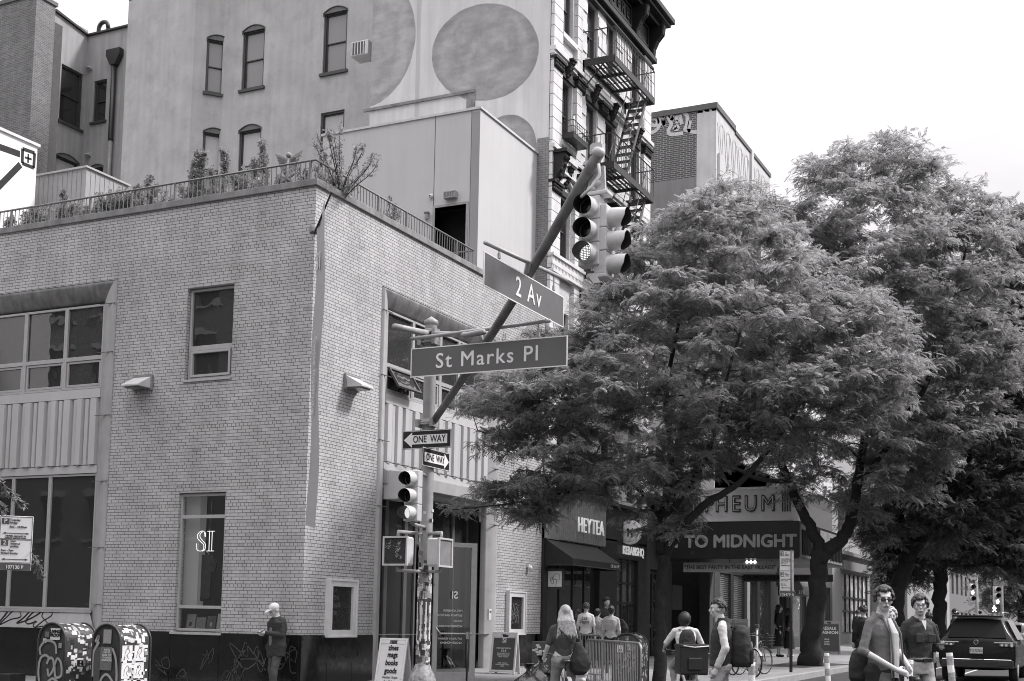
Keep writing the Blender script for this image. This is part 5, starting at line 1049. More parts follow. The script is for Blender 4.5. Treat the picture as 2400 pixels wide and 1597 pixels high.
# ================================================================ parking signs
def psign(name, label, loc, rotz, w_, h_, num, big, lines, post=None):
    t = thing(name, label, 'parking sign', loc, rotz)
    k = h_
    mb = MB(); mb.rbox(-w_/2, w_/2, -.003, .003, 0, h_, .0025, 1); mb.build('plate', mat('parking_white', .62, .5, .04), t)
    mb = MB(); fframe(mb, ('y', 0), -w_/2+.006, w_/2-.006, .14*k, h_*.565, .004, -.005, -.0035); fframe(mb, ('y', 0), -w_/2+.006, w_/2-.006, h_*.575, h_-.006, .004, -.005, -.0035); mb.build('border', DGREY, t)
    mb = MB(); mb.box(-w_/2+.004, w_/2-.004, -.005, -.0034, .004, .13*k); mb.build('number_panel', DGREY, t)
    text(num, .09*k, t, OFFWHITE, (0, -.007, .055*k), bold=.001, sx=.9 if w_ > .25 else .8)
    for (bt_, zb) in big:
        mb = MB(); mb.box(-w_/2+.02, -w_/2+.02+.22*w_, -.006, -.0036, zb*k-.05*k, zb*k+.055*k); mb.build('symbol_panel', DGREY, t); text(bt_, .11*k, t, OFFWHITE, (-w_/2+.02+.11*w_, -.008, zb*k), bold=.001)
    for (s_, x_, z_, q) in lines: text(s_, q*k, t, DGREY, (x_*w_, -.0055, z_*k), al='LEFT' if x_ < -.1 or x_ > 0 else 'CENTER', bold=.0004)
    for z_ in (.2, .68):
        m = MB(); m.box(-w_*.33, w_*.33, -.006, -.0045, z_*k-.006*k, z_*k+.006*k)
        for s_ in (-1, 1): m.prism([(s_*w_*.4, -.006, z_*k), (s_*w_*.3, -.006, z_*k+.02*k), (s_*w_*.3, -.006, z_*k-.02*k)], (0, .0015, 0))
        m.build('arrow', DGREY, t)
    if post:
        m = MB(); m.tube([(post[0], .03, post[1]), (post[0], .03, h_+.03)], post[2], 8); m.build('post', IRON, t)
    return t
tL = 12.6; pl_ = atD(33, 1337, tL); pt2 = atD(36, 1209, tL)
ra = math.atan2(-.9, .4368)+.35
psign('parking_sign', 'large parking regulation sign with number 107130 at the left edge', pl_, ra, .31, pt2.z-pl_.z, '107130 P', [('P', .9), ('2', .5)],
      [('Tuesday\nFriday', -.2, .9, .055), ('9am - 10:30am', -.2, .8, .05), ('METERS ARE NOT IN\nEFFECT ABOVE TIMES', 0, .61, .038), ('hour\nmetered\nparking', -.15, .49, .048), ('9am - 7pm\nExcept Sunday', -.42, .34, .05)], post=(-.22, -2.0, .03))
tR = 34.6; pr_ = atD(1844, 1400, tR); pt3 = atD(1844, 1291, tR); gq = gz(pr_.x, pr_.y)
psign('parking_sign', 'distant parking sign with number 105479 on a thin dark post by the tree', pr_, math.atan2(-.9, .4368)+.15, .40, pt3.z-pr_.z, '105479rb', [('3', .93), ('2', .49)],
      [('hour\nmetered\nparking', -.15, .93, .03), ('COMMERCIAL\nVEHICLES ONLY', -.42, .8, .04), ('Monday - Friday\n7am - 4pm', -.42, .64+.09, .025), ('hour\nmetered\nparking', -.15, .49, .03), ('Monday - Friday\n9am - 7pm', -.42, .37, .035), ('Saturday\n9am - 7pm', -.42, .27, .03)], post=(.13, gq-pr_.z, .045))

# ================================================================ mailboxes
def mailbox(label, loc, rotz, W=.6, Lg=.72, H=1.27, seed=1, v=.05):
    t = thing('mailbox', label, 'mailbox', loc, rotz, 'sticker covered mailboxes'); r = W/2; K = 14
    arch = [(-r, .12), (-r, H-r)]+[(-r*math.cos(math.pi*k/K), H-r+r*math.sin(math.pi*k/K)) for k in range(1, K)]+[(r, H-r), (r, .12)]
    base = mat('mailbox_paint_%d' % seed, v, .45, .35, 5)
    mb = MB(); mb.sm = False; mb.prism([(a, 0, b) for a, b in arch], (0, Lg, 0)); mb.build('body', base, t, bevel=.012)
    mb = MB(); rim = [(a*1.03, -.012, b+(.012 if b > .2 else 0)) for a, b in arch]; mb.tube(rim, .022, 6); mb.build('rim', mat('mailbox_rim', .04, .4), t); mb = MB(); mb.tube([(a, b2+Lg+.02, c) for a, b2, c in rim], .02, 6); mb.build('rim', mat('mailbox_rim', .04, .4), t)
    for sx_ in (-1, 1):
        for yy in (.06, Lg-.06): m = MB(); m.box(sx_*r*.85-.03, sx_*r*.85+.03, yy-.03, yy+.03, -.15, .13); m.build('leg', base, t)
    rd = random.Random(seed); acc = {}
    def side(s, h):                                             # arc-length position over the barrel: s along, h = 0 at right foot .. 1 over the top
        a = h*2.2
        if a < H-r-.12: return (r+.003, s, .12+a), (1, 0, 0), (0, 0, 1)
        th_ = (a-(H-r-.12))/r; th_ = min(th_, 2.2); return ((r+.003)*math.cos(th_), s, H-r+(r+.003)*math.sin(th_)), None, (-math.sin(th_), 0, math.cos(th_))
    for k in range(150):
        s0, h0 = rd.uniform(.02, Lg-.1), rd.uniform(.02, .78); w_, hh = rd.uniform(.03, .1), rd.uniform(.012, .04)
        p1 = side(s0, h0)[0]; p2 = side(s0, h0+hh)[0]; e = .0005*(k % 9)
        n = Vector((p1[0], 0, max(0, p1[2]-(H-r)))).normalized()*e
        q = rd.choice((0, 1, 2, 3, 4, 5, 5, 4)) if seed != 2 else rd.choice((5, 5, 4, 4, 3, 1)); m = acc.setdefault(q, MB()); vv = [Vector(p1)+n, Vector(p1)+Vector((0, w_, 0))+n, Vector(p2)+Vector((0, w_, 0))+n, Vector(p2)+n]; m.add(vv, [(0, 1, 2, 3)])
    for q, m in acc.items(): m.build('stickers', SV[q], t)
    return t, r, H
def quads_front(t, items, y=-.02):
    for (x0, x1, z0, z1, m_) in items: m = MB(); m.box(x0, x1, y-.002, y, z0, z1); m.build('poster', m_, t)
def loops(t, lst, m_, w_=.045, y=-.024):
    m = MB()
    for k, st_ in enumerate(lst): m.ribbon([(a, y-.0006*k, b) for a, b in spl(st_, 6)], w_, (0, 1, 0))
    m.build('graffiti', m_, t)
p = onX(125, 1462, -3.6); mz = -.08; H1 = p.z-mz
mb1, r, H = mailbox('left mailbox with a pale LIVING PROOF sticker and looping graffiti on its end', (-3.6, p.y, mz), RX, seed=1, H=H1)
# front details; local x to the right
quads_front(mb1, [(-.03, .19, H-.28, H-.08, SV[5]), (-.16, -.06, H-.24, H-.14, SV[2]), (-.2, -.12, H-.34, H-.26, SV[4]), (.17, .24, H-.42, H-.33, SV[3])])
text('LIVING\nPROOF', .075, mb1, BLACK, (.08, -.026, H-.17), bold=.004, line=.85)
loops(mb1, [[(-.24, H-.55), (-.26, H-.42), (-.12, H-.3), (.08, H-.34), (.13, H-.52)], [(.0, H-.62), (-.12, H-.55), (-.24, H-.62), (-.27, H-.85), (-.2, H-1.1), (-.03, H-1.2)], [(-.08, H-.7), (-.03, H-.6), (.06, H-.62), (.08, H-.78), (-.02, H-.9), (-.06, H-.78)], [(.1, H-.72), (.16, H-.6), (.25, H-.68), (.27, H-.88), (.14, H-.92), (.1, H-.72)], [(-.05, H-1.02), (.08, H-.95), (.24, H-1.05), (.27, H-1.2)]], mat('grey_spray', .3, .6))
m = MB(); m.box(r_ if False else .303, .306, .3, .44, H-.78, H-.6); m.build('poster', SV[5], mb1); text('WITH\nVIVID\nCOLOR', .045, mb1, BLACK, (.3085, .37, H-.69), rot=(math.pi/2, 0, math.pi/2), bold=.002)
p = onX(253, 1465, -3.3); H2 = p.z-mz
mb2, r, H = mailbox('right mailbox of the left pair, its side papered with pale repeated posters', (-3.3, p.y, mz), RX, seed=2, H=H2, v=.04, Lg=.74)
quads_front(mb2, [(-.07, .11, H-.32, H-.08, SV[3]), (-.12, .14, H-.78, H-.38, SV[2]), (-.26, -.12, H-1.2, H-.38, mat('poster_mid', .07))])
text("WE'RE\nNEVER\nSURE TO\nCHANGE\nENOUGH?", .05, mb2, OFFWHITE, (.03, -.026, H-.52), bold=.001, line=.9)
loops(mb2, [[(-.25, H-.3), (-.18, H-.2), (-.2, H-.35)], [(-.28, H-.9), (-.28, H-.5), (-.16, H-.3)], [(.15, H-.4), (.24, H-.6), (.27, H-.95), (.2, H-1.2)], [(-.1, H-1.2), (-.08, H-.95), (.05, H-.85), (.2, H-1.0), (.24, H-1.2)]], mat('grey_spray', .3, .6))
for i in range(2):
    for j in range(3):
        m = MB(); y0_, z0_ = .05+i*.3, H-.62-j*.3; m.box(.303, .3055, y0_, y0_+.25, z0_, z0_+.27); pq = m.build('poster', mat('poster_white', .6, .6, .1, 12), mb2)
        m = MB(); m.ribbon([(.307, y0_+a, z0_+b) for a, b in spl([(.06, .05), (.08, .16), (.14, .22), (.18, .16), (.12, .1), (.16, .04)], 5)], .01, (1, 0, 0)); m.build('line_figure', DGREY, pq)
p = onX(1462, 1486, 2.6); gq = gz(2.6, -5.6); q = atD(1478, 1484, 26.0)
mb3, r, H = mailbox('mailbox behind the steel barricade, its domed top crowded with stickers', (q.x-.2, q.y, gz(q.x, q.y)-.02), RX+.1, seed=3, H=max(1.1, q.z-gz(q.x, q.y)), v=.06, W=.56, Lg=.62)
quads_front(mb3, [(-.12, .06, 1.0, 1.07, SV[1]), (.02, .14, .8, .95, SV[4]), (-.2, -.08, .75, .9, SV[5])])
m = MB(); r2 = random.Random(2)
for k in range(40): a, b = r2.uniform(-.22, .15), r2.uniform(.3, 1.0); m.box(a, a+r2.uniform(.03, .09), -.024-.0004*k, -.0235-.0004*k, b, b+r2.uniform(.03, .09))
m.build('stickers', mat('sticker_mix', .16), mb3)

# ================================================================ sandwich boards
def aframe(label, loc, rotz, h=1.08, w_=.62, dark=False, texts=(), body=.62, tilt=0):
    t = thing('sandwich_board', label, 'sandwich board', loc, rotz); ph_ = math.atan2(.26, h)
    for s in (1, -1):
        f = bpy.data.objects.new('panel_side', None)
        mb = MB(); F0 = ('y', 0); fframe(mb, F0, -w_/2, w_/2, 0.05, h, .045, -.02, .02); mb.box(-w_/2, -w_/2+.06, -.02, .02, 0, .05); mb.box(w_/2-.06, w_/2, -.02, .02, 0, .05); mb.box(-w_/2+.045, w_/2-.045, -.012, .012, .09, h-.12); mb.box(-w_/2+.045, -.08, -.02, .02, h-.12, h-.045); mb.box(.08, w_/2-.045, -.02, .02, h-.12, h-.045)
        o = mb.build('frame', mat('board_white_%d' % int(body*100), body, .5, .05), t, bevel=.008); o.location = (0, -s*.26, 0); o.rotation_euler = (-s*ph_, 0, 0)
        if s == 1:
            if dark: m = MB(); m.box(-w_/2+.05, w_/2-.05, -.016, -.0125, .1, h-.14); m.build('poster', mat('board_dark_%s' % dark, .05 if dark == 1 else .14, .5), o)
            for (b_, sz_, x_, z_, sxx, bold_) in texts: text(b_, sz_, o, BLACK if not dark or dark == 2 else OFFWHITE, (x_, -.019, z_), ext=.001, bold=bold_, sx=sxx)
    return t
q = atD(922, 1597, 25.2); aframe('white sandwich board reading zines mags books goods, beside the glass door', (q.x, q.y, gz(q.x, q.y)-.02), RX+.12, 1.0, .6, False, (('zines', .15, .02, .8, .72, .006), ('mags', .15, .02, .66, .72, .006), ('books', .15, .02, .5, .72, .006), ('goods', .15, .02, .34, .72, .006), ('Wed-Sat 12-6pm', .06, .02, .21, .8, .001), ('Sun 12-6pm', .06, .02, .13, .8, .001)))
q = atD(1183, 1575, 29.2); aframe('dark sandwich board with pale letters SI beside the narrow brick wall', (q.x, q.y, gz(q.x, q.y)), RX+.2, .98, .6, 1, (('SI', .16, 0, .78, .9, .004), ('FREE ADMISSION', .045, 0, .6, 1, .001), ('12-6', .07, 0, .54, 1, .002), ('SWISS INSTITUTE\nFREE ENTRANCE\nOPEN TODAY', .038, 0, .44, 1, .001), ('WED TO SUN\nEVENTS AND TALKS\nSHOP', .035, 0, .22, 1, .001)))
q = atD(1722, 1560, 33.0); q = onY(1722, 1500, -2.6); aframe('grey sandwich board reading 11 TO MIDNIGHT behind the parked bicycles', (q.x, -2.6, gz(q.x, -2.6)), RX+.3, 1.35, .85, 2, (('11 TO\nMIDNIGHT', .17, 0, .95, 1, .006),), body=.3)
q = onY(1943, 1508, -3.2); aframe('dark sandwich board reading RESALE FASHION to the right of the thick trunk', (q.x, -3.2, gz(q.x, -3.2)), RX+.3, 1.35, .85, 1, (('RESALE\nFASHION', .17, 0, .95, 1, .005), ('shop\nopen\ntoday', .1, -.1, .5, 1, .002)), body=.25)
# ================================================================ barricade, rubbish bags, newspaper box, stanchion
def barricade(label, a, b, z):
    a, b = Vector(a), Vector(b); L_ = (b-a).length; t = thing('barricade', label, 'barricade', tuple(a), math.atan2((b-a).y, (b-a).x), 'steel crowd barricades'); m_ = mat('barricade_steel', .28, .4, .15, 6, metal=.4)
    mb = MB(); mb.tube([(0, 0, .15), (0, 0, .95), (.03, 0, 1.03), (.1, 0, 1.07), (L_-.1, 0, 1.07), (L_-.03, 0, 1.03), (L_, 0, .95), (L_, 0, .15)], .021, 8); mb.tube([(0, 0, .25), (L_, 0, .25)], .018, 6); mb.build('frame', m_, t)
    for k in range(1, int(L_/.095)): mb = MB(); mb.tube([(k*.095, 0, .25), (k*.095, 0, 1.07)], .0085, 5); mb.build('bar', m_, t)
    for k in (.25, L_-.25): mb = MB(); mb.box(k-.02, k+.02, -.3, .3, 0, .02); mb.box(k-.015, k+.015, -.015, .015, .02, .25); mb.build('foot', m_, t)
    return t
qa, qb = atD(1374, 1560, 25.5), atD(1502, 1560, 22.4); z_ = gz(1, -6)-.0
barricade('front steel crowd barricade at the kerb before the mailbox', (qa.x, qa.y, z_), (qb.x, qb.y, z_), z_)
qa, qb = atD(1352, 1560, 27.5), atD(1412, 1560, 26.8); barricade('second steel crowd barricade half hidden behind the long-haired cyclist', (qa.x, qa.y, gz(3, -4)), (qb.x, qb.y, gz(3, -4)), 0)
def bag(label, loc, r, h, seed):
    t = thing('rubbish_bag', label, 'rubbish bag', loc, seed*1.3, 'black rubbish bags'); bm = bmesh.new(); bmesh.ops.create_icosphere(bm, subdivisions=5, radius=1); rd = random.Random(seed)
    from mathutils import noise as mn
    for v in bm.verts:
        c = v.co.copy(); d = c.normalized(); n = mn.noise(d*1.8+Vector((seed, 0, 0)))*.16+abs(mn.noise(d*4+Vector((0, seed, 0))))*.12+abs(mn.noise(d*9))*.05
        top_ = max(0, c.z)**3; rr_ = (1+n-.1)*(1-.62*top_); z = c.z*(1+.25*top_)+.03*math.sin(14*math.atan2(c.y, c.x))*top_
        v.co = Vector((c.x*r*rr_, c.y*r*rr_, max(0.0, (z*.55+.45)*h)))
    mb = MB(); mb.sm = True; mb.addbm(bm); mb.build('sack', mat('bin_liner', .012, .28, .2, 6, .25, 14, spec=.6), t)
    mb = MB(); mb.lathe((0, 0, h*1.1), [(.05, 0), (.035, .04), (.1, .12), (.14, .15)], 9); mb.build('tied_neck', mat('bin_liner', .012), t); return t
for (px, py, t_, r, h, lb) in ((1238, 1597, 22.5, .36, .52, 'black rubbish bag with tied neck, left of the long-haired cyclist'), (1268, 1597, 23.2, .38, .62, 'taller black rubbish bag leaning behind the first one'), (1290, 1597, 22.0, .34, .42, 'low black rubbish bag at the cyclist\'s feet'), (1218, 1597, 21.8, .25, .26, 'small flattened black rubbish bag at the front of the pile')):
    q = atD(px, py, t_); bag(lb, (q.x, q.y, gz(q.x, q.y)-.05), r, h, int(px) % 17+1)
q = atD(1266, 1560, 25.8); nb = thing('newspaper_box', 'low dark newspaper box covered in stickers behind the rubbish bags', 'newspaper box', (q.x, q.y, gz(q.x, q.y)), RX)
mb = MB(); mb.rbox(-.2, .2, 0, .35, 0, .92, .015); mb.build('box', DGREY, nb); mb = MB()
for k in range(26): a, b = rr.uniform(-.18, .1), rr.uniform(.3, .85); mb.box(a, a+rr.uniform(.05, .1), -.003-.0004*k, -.0025-.0004*k, b, b+.04)
mb.build('stickers', SV[4], nb)
q = onX(12, 1580, -2.5); nb = thing('newspaper_box', 'black newspaper box cut off by the lower left corner', 'newspaper box', (-2.5, q.y, -.04), RX); mb = MB(); mb.rbox(-.25, .12, 0, .4, 0, q.z+.04, .015); mb.build('box', BLACK, nb); mb = MB(); mb.box(-.2, .06, -.008, -.001, q.z-.35, q.z-.1); mb.build('door', DGREY, nb)
q = atD(1094, 1580, 24.3); sn = thing('stanchion', 'thin black stanchion with flared foot beside the open glass door', 'stanchion', (q.x, q.y, gz(q.x, q.y)), 0)
mb = MB(); mb.lathe((0, 0, 0), [(.12, 0), (.1, .02), (.05, .07), (.02, .12)], 14); mb.build('foot', BLACK, sn); mb = MB(); mb.tube([(0, 0, .1), (0, 0, 1.0)], .02, 8); mb.build('post', BLACK, sn); mb = MB(); mb.box(-.025, .025, -.025, .025, 1.0, 1.14); mb.build('head', GREY, sn)
# delineator posts
def delin(label, px, py, t_, lean=(0, 0)):
    q = atD(px, py, t_); z = rz(q.x, q.y); t = thing('delineator_post', label, 'road post', (q.x, q.y, z), 0, 'white road posts'); h = q.z-z
    t.rotation_euler = (lean[0], lean[1], math.atan2(-.9, .4368))
    mb = MB(); mb.lathe((0, 0, 0), [(.05, .03), (.05, h-.01), (.045, h)], 12); mb.add([(0, 0, h)], []); mb.build('tube', mat('post_white', .6, .5, .12, 10, grime=.3), t)
    for z_ in (h-.18, h-.42, h-.66):
        if z_ > .1: mb = MB(); mb.lathe((0, 0, 0), [(.0508, z_), (.0508, z_+.13)], 12); mb.build('reflective_band', mat('band_grey', .33, .5, .3, 30), t)
    mb = MB(); mb.lathe((0, 0, 0), [(.11, 0), (.1, .025), (.06, .05), (.05, .06)], 12); mb.build('base', BLACK, t)
delin('white road post with grey bands in front of the parked bicycles', 1762, 1552, 18.0); delin('white road post right of the thick tree trunk', 1944, 1531, 24.0, (0, -.06)); delin('white road post between the two walking men', 2121, 1546, 15.5, (0, .05)); delin('white road post in front of the black car', 2240, 1530, 19.0, (0, -.09))
# ================================================================ trees
def leafmat(name, v, tr=.35):
    t = NT(name); a = t.ramp(t.noise(1.3, 4), .3, .7, .7, 1.3); b = t.ramp(t.noise(9, 2), .32, .68, .6, 1.5); c = t.math('MULTIPLY', t.math('MULTIPLY', a, b), v); t.col(c)
    t.b.inputs['Roughness'].default_value = .55; tl = t.n('BsdfTranslucent'); t.l(c, tl.inputs[0]); m = t.n('MixShader'); m.inputs[0].default_value = tr
    t.l(t.b.outputs[0], m.inputs[1]); t.l(tl.outputs[0], m.inputs[2]); t.l(m.outputs[0], t.t.nodes['Material Output'].inputs[0]); return t.m
BARK = mat('dark_bark', .020, .9, .3, 7, .9, 18, streak=.3); BARK2 = mat('grey_bark', .06, .9, .3, 7, .9, 22, streak=.3)
LEAF = leafmat('locust_leaf', .27, .62); LEAF2 = leafmat('locust_leaf_far', .15, .55); LEAFS = leafmat('shrub_leaf', .30, .4)
def np_mesh(name, V, F4, m, parent, smooth=False):
    me = bpy.data.meshes.new(name); n = len(V); k = len(F4)
    me.vertices.add(n); me.vertices.foreach_set('co', V.astype(np.float32).ravel()); me.loops.add(k*4); me.loops.foreach_set('vertex_index', F4.astype(np.int32).ravel())
    me.polygons.add(k); me.polygons.foreach_set('loop_start', np.arange(0, k*4, 4, dtype=np.int32)); me.polygons.foreach_set('loop_total', np.full(k, 4, dtype=np.int32)); me.materials.append(m); me.update(calc_edges=True)
    return link(bpy.data.objects.new(name, me), parent)
def frond_base(npair, ln, lw, ll):                             # one feathery leaf: paired leaflets along a drooping rachis, in the x (length) - y plane
    V = []
    for i in range(npair):
        x = ln*(.15+.85*i/(npair-1)); z = -.25*ln*(x/ln)**2; sc = math.sin(math.pi*(.2+.75*i/(npair-1)))
        for s in (-1, 1):
            L = ll*(.6+.4*sc); V += [(x, 0, z), (x+.35*L-lw*.5, s*.5*L, z+.004), (x+.5*L, s*L, z-.01), (x+.35*L+lw*.6, s*.45*L, z+.004)]
    V += [(0, -.003, 0), (ln*.55, -.002, -.076*ln), (ln, .0, -.25*ln), (ln*.5, .004, -.06*ln)]
    return np.array(V)
def fronds(pos, fwd, up, scale, base):
    """stack one leaf per (position, forward, up) frame"""
    f = fwd/np.linalg.norm(fwd, axis=1, keepdims=True); s = np.cross(up, f); s /= np.maximum(1e-6, np.linalg.norm(s, axis=1, keepdims=True)); u = np.cross(f, s)
    B = base[None]*scale[:, None, None]
    V = pos[:, None]+B[..., 0:1]*f[:, None]+B[..., 1:2]*s[:, None]+B[..., 2:3]*u[:, None]
    V = V.reshape(-1, 3); return V, np.arange(len(V)).reshape(-1, 4)
def inpoly(pts, poly):
    x, y = pts[:, 0], pts[:, 1]; r = np.zeros(len(pts), bool); j = len(poly)-1
    for i in range(len(poly)):
        xi, yi = poly[i]; xj, yj = poly[j]; c = ((yi > y) != (yj > y)) & (x < (xj-xi)*(y-yi)/(yj-yi+1e-9)+xi); r ^= c; j = i
    return r
def edgedist(p, poly):
    d = 1e9
    for i in range(len(poly)):
        a, b = np.array(poly[i-1], float), np.array(poly[i], float); t = np.clip(np.dot(p-a, b-a)/max(1e-9, np.dot(b-a, b-a)), 0, 1); d = min(d, np.linalg.norm(p-a-t*(b-a)))
    return d
def tree(label, t0, limbs, outline, nclump, rad, nspray, nfr, seed, leaf=LEAF, bark=BARK, name='honey_locust_tree', base=None, dep=.8, twig=.012, fsc=(.8, 1.3), group='street trees along the avenue', gaps=()):
    """t0: distance of the trunk; limbs: lists of (column,row,distance offset,radius) that give the real limb positions; outline: the crown's profile at that distance"""
    rs = np.random.RandomState(seed); base = frond_base(6, .19, .026, .050) if base is None else base
    foot = atD(limbs[0][0][0], limbs[0][0][1], t0+limbs[0][0][2]); T = thing(name, label, 'tree', (foot.x, foot.y, 0), 0, group); off = Vector((foot.x, foot.y, 0))
    nodes = []; mb = MB()
    for li, lb in enumerate(limbs):
        P = [atD(a, b, t0+c)-off for a, b, c, r in lb]; R = [q[3] for q in lb]
        if li == 0: P[0].z = gz(foot.x, foot.y)-.1 if foot.y > -6.3 else 0
        sp = [Vector(v) for v in spl(P, 5)]; rr_ = np.interp(np.linspace(0, 1, len(sp)), np.linspace(0, 1, len(R)), R)
        j = [v+Vector(rs.normal(0, .15*rr_[i], 3)) for i, v in enumerate(sp)]; j[0] = sp[0]
        mb.tube(j, [float(x) for x in rr_], 10); nodes += [(np.array(v), float(r)) for v, r in zip(sp[3:], rr_[3:])]
    mb.build('trunk', bark, T)
    # clumps inside the crown profile with real depth
    poly = outline; xs_, ys_ = [q[0] for q in poly], [q[1] for q in poly]; mxr = max(30, .5*min(max(xs_)-min(xs_), max(ys_)-min(ys_))); C = []
    cut = .5*rad*FPX/t0; CA = np.zeros((nclump, 3)); tries = 0; k = 0
    while k < nclump and tries < nclump*40:
        tries += 1; p = np.array([rs.uniform(min(xs_), max(xs_)), rs.uniform(min(ys_), max(ys_))])
        if not inpoly(p[None], poly)[0]: continue
        if any((p[0]-gx_)**2/(ga*ga)+(p[1]-gy_)**2/(gb_*gb_) < 1 for gx_, gy_, ga, gb_ in gaps): continue
        ed = edgedist(p, poly)
        if ed < (cut if tries % 6 else .1*cut): continue
        e = min(1, max(0, ed-cut)/mxr+.04); half = dep*mxr/FPX*t0*math.sqrt(max(.02, 1-(1-e)**2)); d = rs.uniform(-1, 1)*half
        w_ = np.array(atD(p[0], p[1], t0+d)-off)
        if k and np.min(np.sum((CA[:k]-w_)**2, 1)) < (rad*.42)**2: continue
        CA[k] = w_; k += 1
    C = list(CA[:k])
    NP = np.array([n[0] for n in nodes]); NR = [n[1] for n in nodes]; tw = MB(); order = np.argsort([np.min(np.sum((NP-c)**2, 1)) for c in C])
    for i in order:
        c = C[i]; dd = np.sqrt(np.sum((NP-c)**2, 1))+np.where(NP[:, 2] < c[2]+.3, 0, .6); bi = int(np.argmin(dd)); a = NP[bi]; br = NR[bi]; L_ = np.linalg.norm(c-a); mid = (a+c)/2+rs.normal(0, .1*L_, 3)+np.array([0, 0, .08*L_]); r0 = min(br*.7, .012+.02*L_)
        pts = [a, .5*(a+mid)+rs.normal(0, .03*L_, 3), mid, .5*(mid+c)+rs.normal(0, .04*L_, 3), c]; tw.tube([Vector(q) for q in pts], [r0, r0*.85, r0*.65, r0*.5, twig*.6], 5, caps=False)
        NP = np.vstack([NP, c, mid]); NR += [twig*.8, r0*.65]
    pos, fw, up, sc = [], [], [], []
    for c in C:
        az0 = rs.uniform(0, 6.28)
        for k in range(nspray):
            az = az0+k*2.4+rs.normal(0, .3); el = rs.uniform(-.15, .75); L_ = rad*rs.uniform(.6, 1.25); dv = np.array([math.cos(az)*math.cos(el), math.sin(az)*math.cos(el), math.sin(el)])
            n = nfr; ts = (np.arange(n)+.5)/n; pp = c+dv*L_*ts[:, None]; pp[:, 2] -= .25*L_*ts**2
            tan = dv*np.ones((n, 1)); tan[:, 2] -= .5*ts; tan /= np.linalg.norm(tan, axis=1, keepdims=True); side = np.cross(tan, [0, 0, 1.]); side /= np.linalg.norm(side, axis=1, keepdims=True)
            sg = np.where(np.arange(n) % 2 == 0, 1, -1)[:, None]; f = side*sg*.8+tan*.6+rs.normal(0, .45, (n, 3)); f[:, 2] -= .1
            pos.append(pp); fw.append(f); up.append(np.array([0, 0, 1.])+rs.normal(0, .35, (n, 3))); sc.append(rs.uniform(*fsc, n))
            if k % 3 == 0: tw.tube([Vector(c), Vector(pp[n//2]), Vector(pp[-1])], [twig*.5, twig*.35, twig*.2], 3, caps=False)
    V, F = fronds(np.concatenate(pos), np.concatenate(fw), np.concatenate(up), np.concatenate(sc), base); tw.build('branches', bark, T); np_mesh('foliage', V, F, leaf, T); return T
tree('nearest honey locust with slender forked trunk and wide feathery crown sweeping behind the street signs', 27.0,
     [[(1545, 1610, 0, .16), (1547, 1500, 0, .13), (1548, 1390, 0, .12), (1553, 1300, 0, .13)], [(1553, 1300, 0, .11), (1550, 1215, .2, .1), (1575, 1080, .6, .08), (1560, 930, .8, .06), (1590, 760, .6, .035), (1600, 620, .4, .02)], [(1551, 1215, .2, .08), (1590, 1175, -.3, .07), (1660, 1060, -.9, .05), (1700, 900, -1.2, .03), (1740, 760, -1.2, .02)],
      [(1557, 1305, 0, .10), (1600, 1240, -.2, .09), (1655, 1180, -.4, .08), (1735, 1130, -.7, .06), (1830, 1020, -.5, .045), (1900, 900, 0, .03)], [(1551, 1220, .2, .06), (1480, 1130, .9, .05), (1370, 1060, 1.2, .04), (1240, 1040, 1.3, .03), (1120, 1010, 1.2, .018)], [(1480, 1130, .9, .04), (1350, 1150, 0, .03), (1200, 1180, -.4, .02), (1060, 1195, -.6, .012)]],
     [(1010, 1195), (1090, 1225), (1150, 1200), (1200, 1260), (1280, 1235), (1350, 1205), (1430, 1205), (1490, 1245), (1560, 1272), (1630, 1235), (1665, 1160), (1700, 1115), (1760, 1100), (1880, 1110), (1960, 1060), (2080, 1010), (2170, 900), (2160, 780), (2080, 680), (1960, 590), (1860, 520), (1780, 450), (1660, 425), (1550, 470), (1480, 540), (1420, 620), (1340, 690), (1270, 760), (1200, 790), (1160, 830), (1080, 890), (1065, 960), (1130, 1020), (1150, 1110), (1090, 1160)],
     560, .5, 9, 12, 3, fsc=(.6, 1.15), gaps=[(1165, 1085, 30, 30)])
tree('second honey locust with thick dark forked trunk rising behind the parking sign', 39.0,
     [[(1899, 1562, 0, .42), (1903, 1500, 0, .30), (1915, 1400, 0, .27), (1921, 1320, 0, .27), (1928, 1290, 0, .3)], [(1924, 1300, 0, .2), (1900, 1235, 0, .17), (1872, 1185, 0, .15), (1850, 1130, 0, .13), (1800, 1010, -.6, .1), (1760, 850, -1, .07), (1740, 700, -.8, .04), (1720, 560, -.5, .03)],
      [(1930, 1300, 0, .24), (1972, 1262, 0, .2), (1992, 1225, 0, .18), (2010, 1130, .4, .14), (2030, 980, .6, .11), (2020, 800, .6, .08), (1990, 620, .4, .05), (1980, 450, .2, .03)], [(2005, 1150, .4, .1), (2090, 1030, -.6, .09), (2180, 880, -1, .07), (2230, 720, -1, .04), (2270, 560, -.6, .03)], [(1850, 1130, 0, .08), (1770, 1120, -1, .06), (1690, 1080, -1.5, .04)]],
     [(1690, 1090), (1790, 1130), (1860, 1180), (1880, 1240), (1930, 1250), (1990, 1210), (2060, 1260), (2120, 1200), (2200, 1180), (2260, 1080), (2330, 1010), (2420, 860), (2400, 720), (2400, 600), (2370, 480), (2300, 410), (2210, 360), (2160, 330), (2090, 300), (2010, 300), (1930, 330), (1870, 390), (1850, 430), (1780, 440), (1720, 440), (1660, 500), (1620, 640), (1600, 800), (1640, 960)],
     600, .7, 10, 12, 5, fsc=(.75, 1.4), dep=.75)
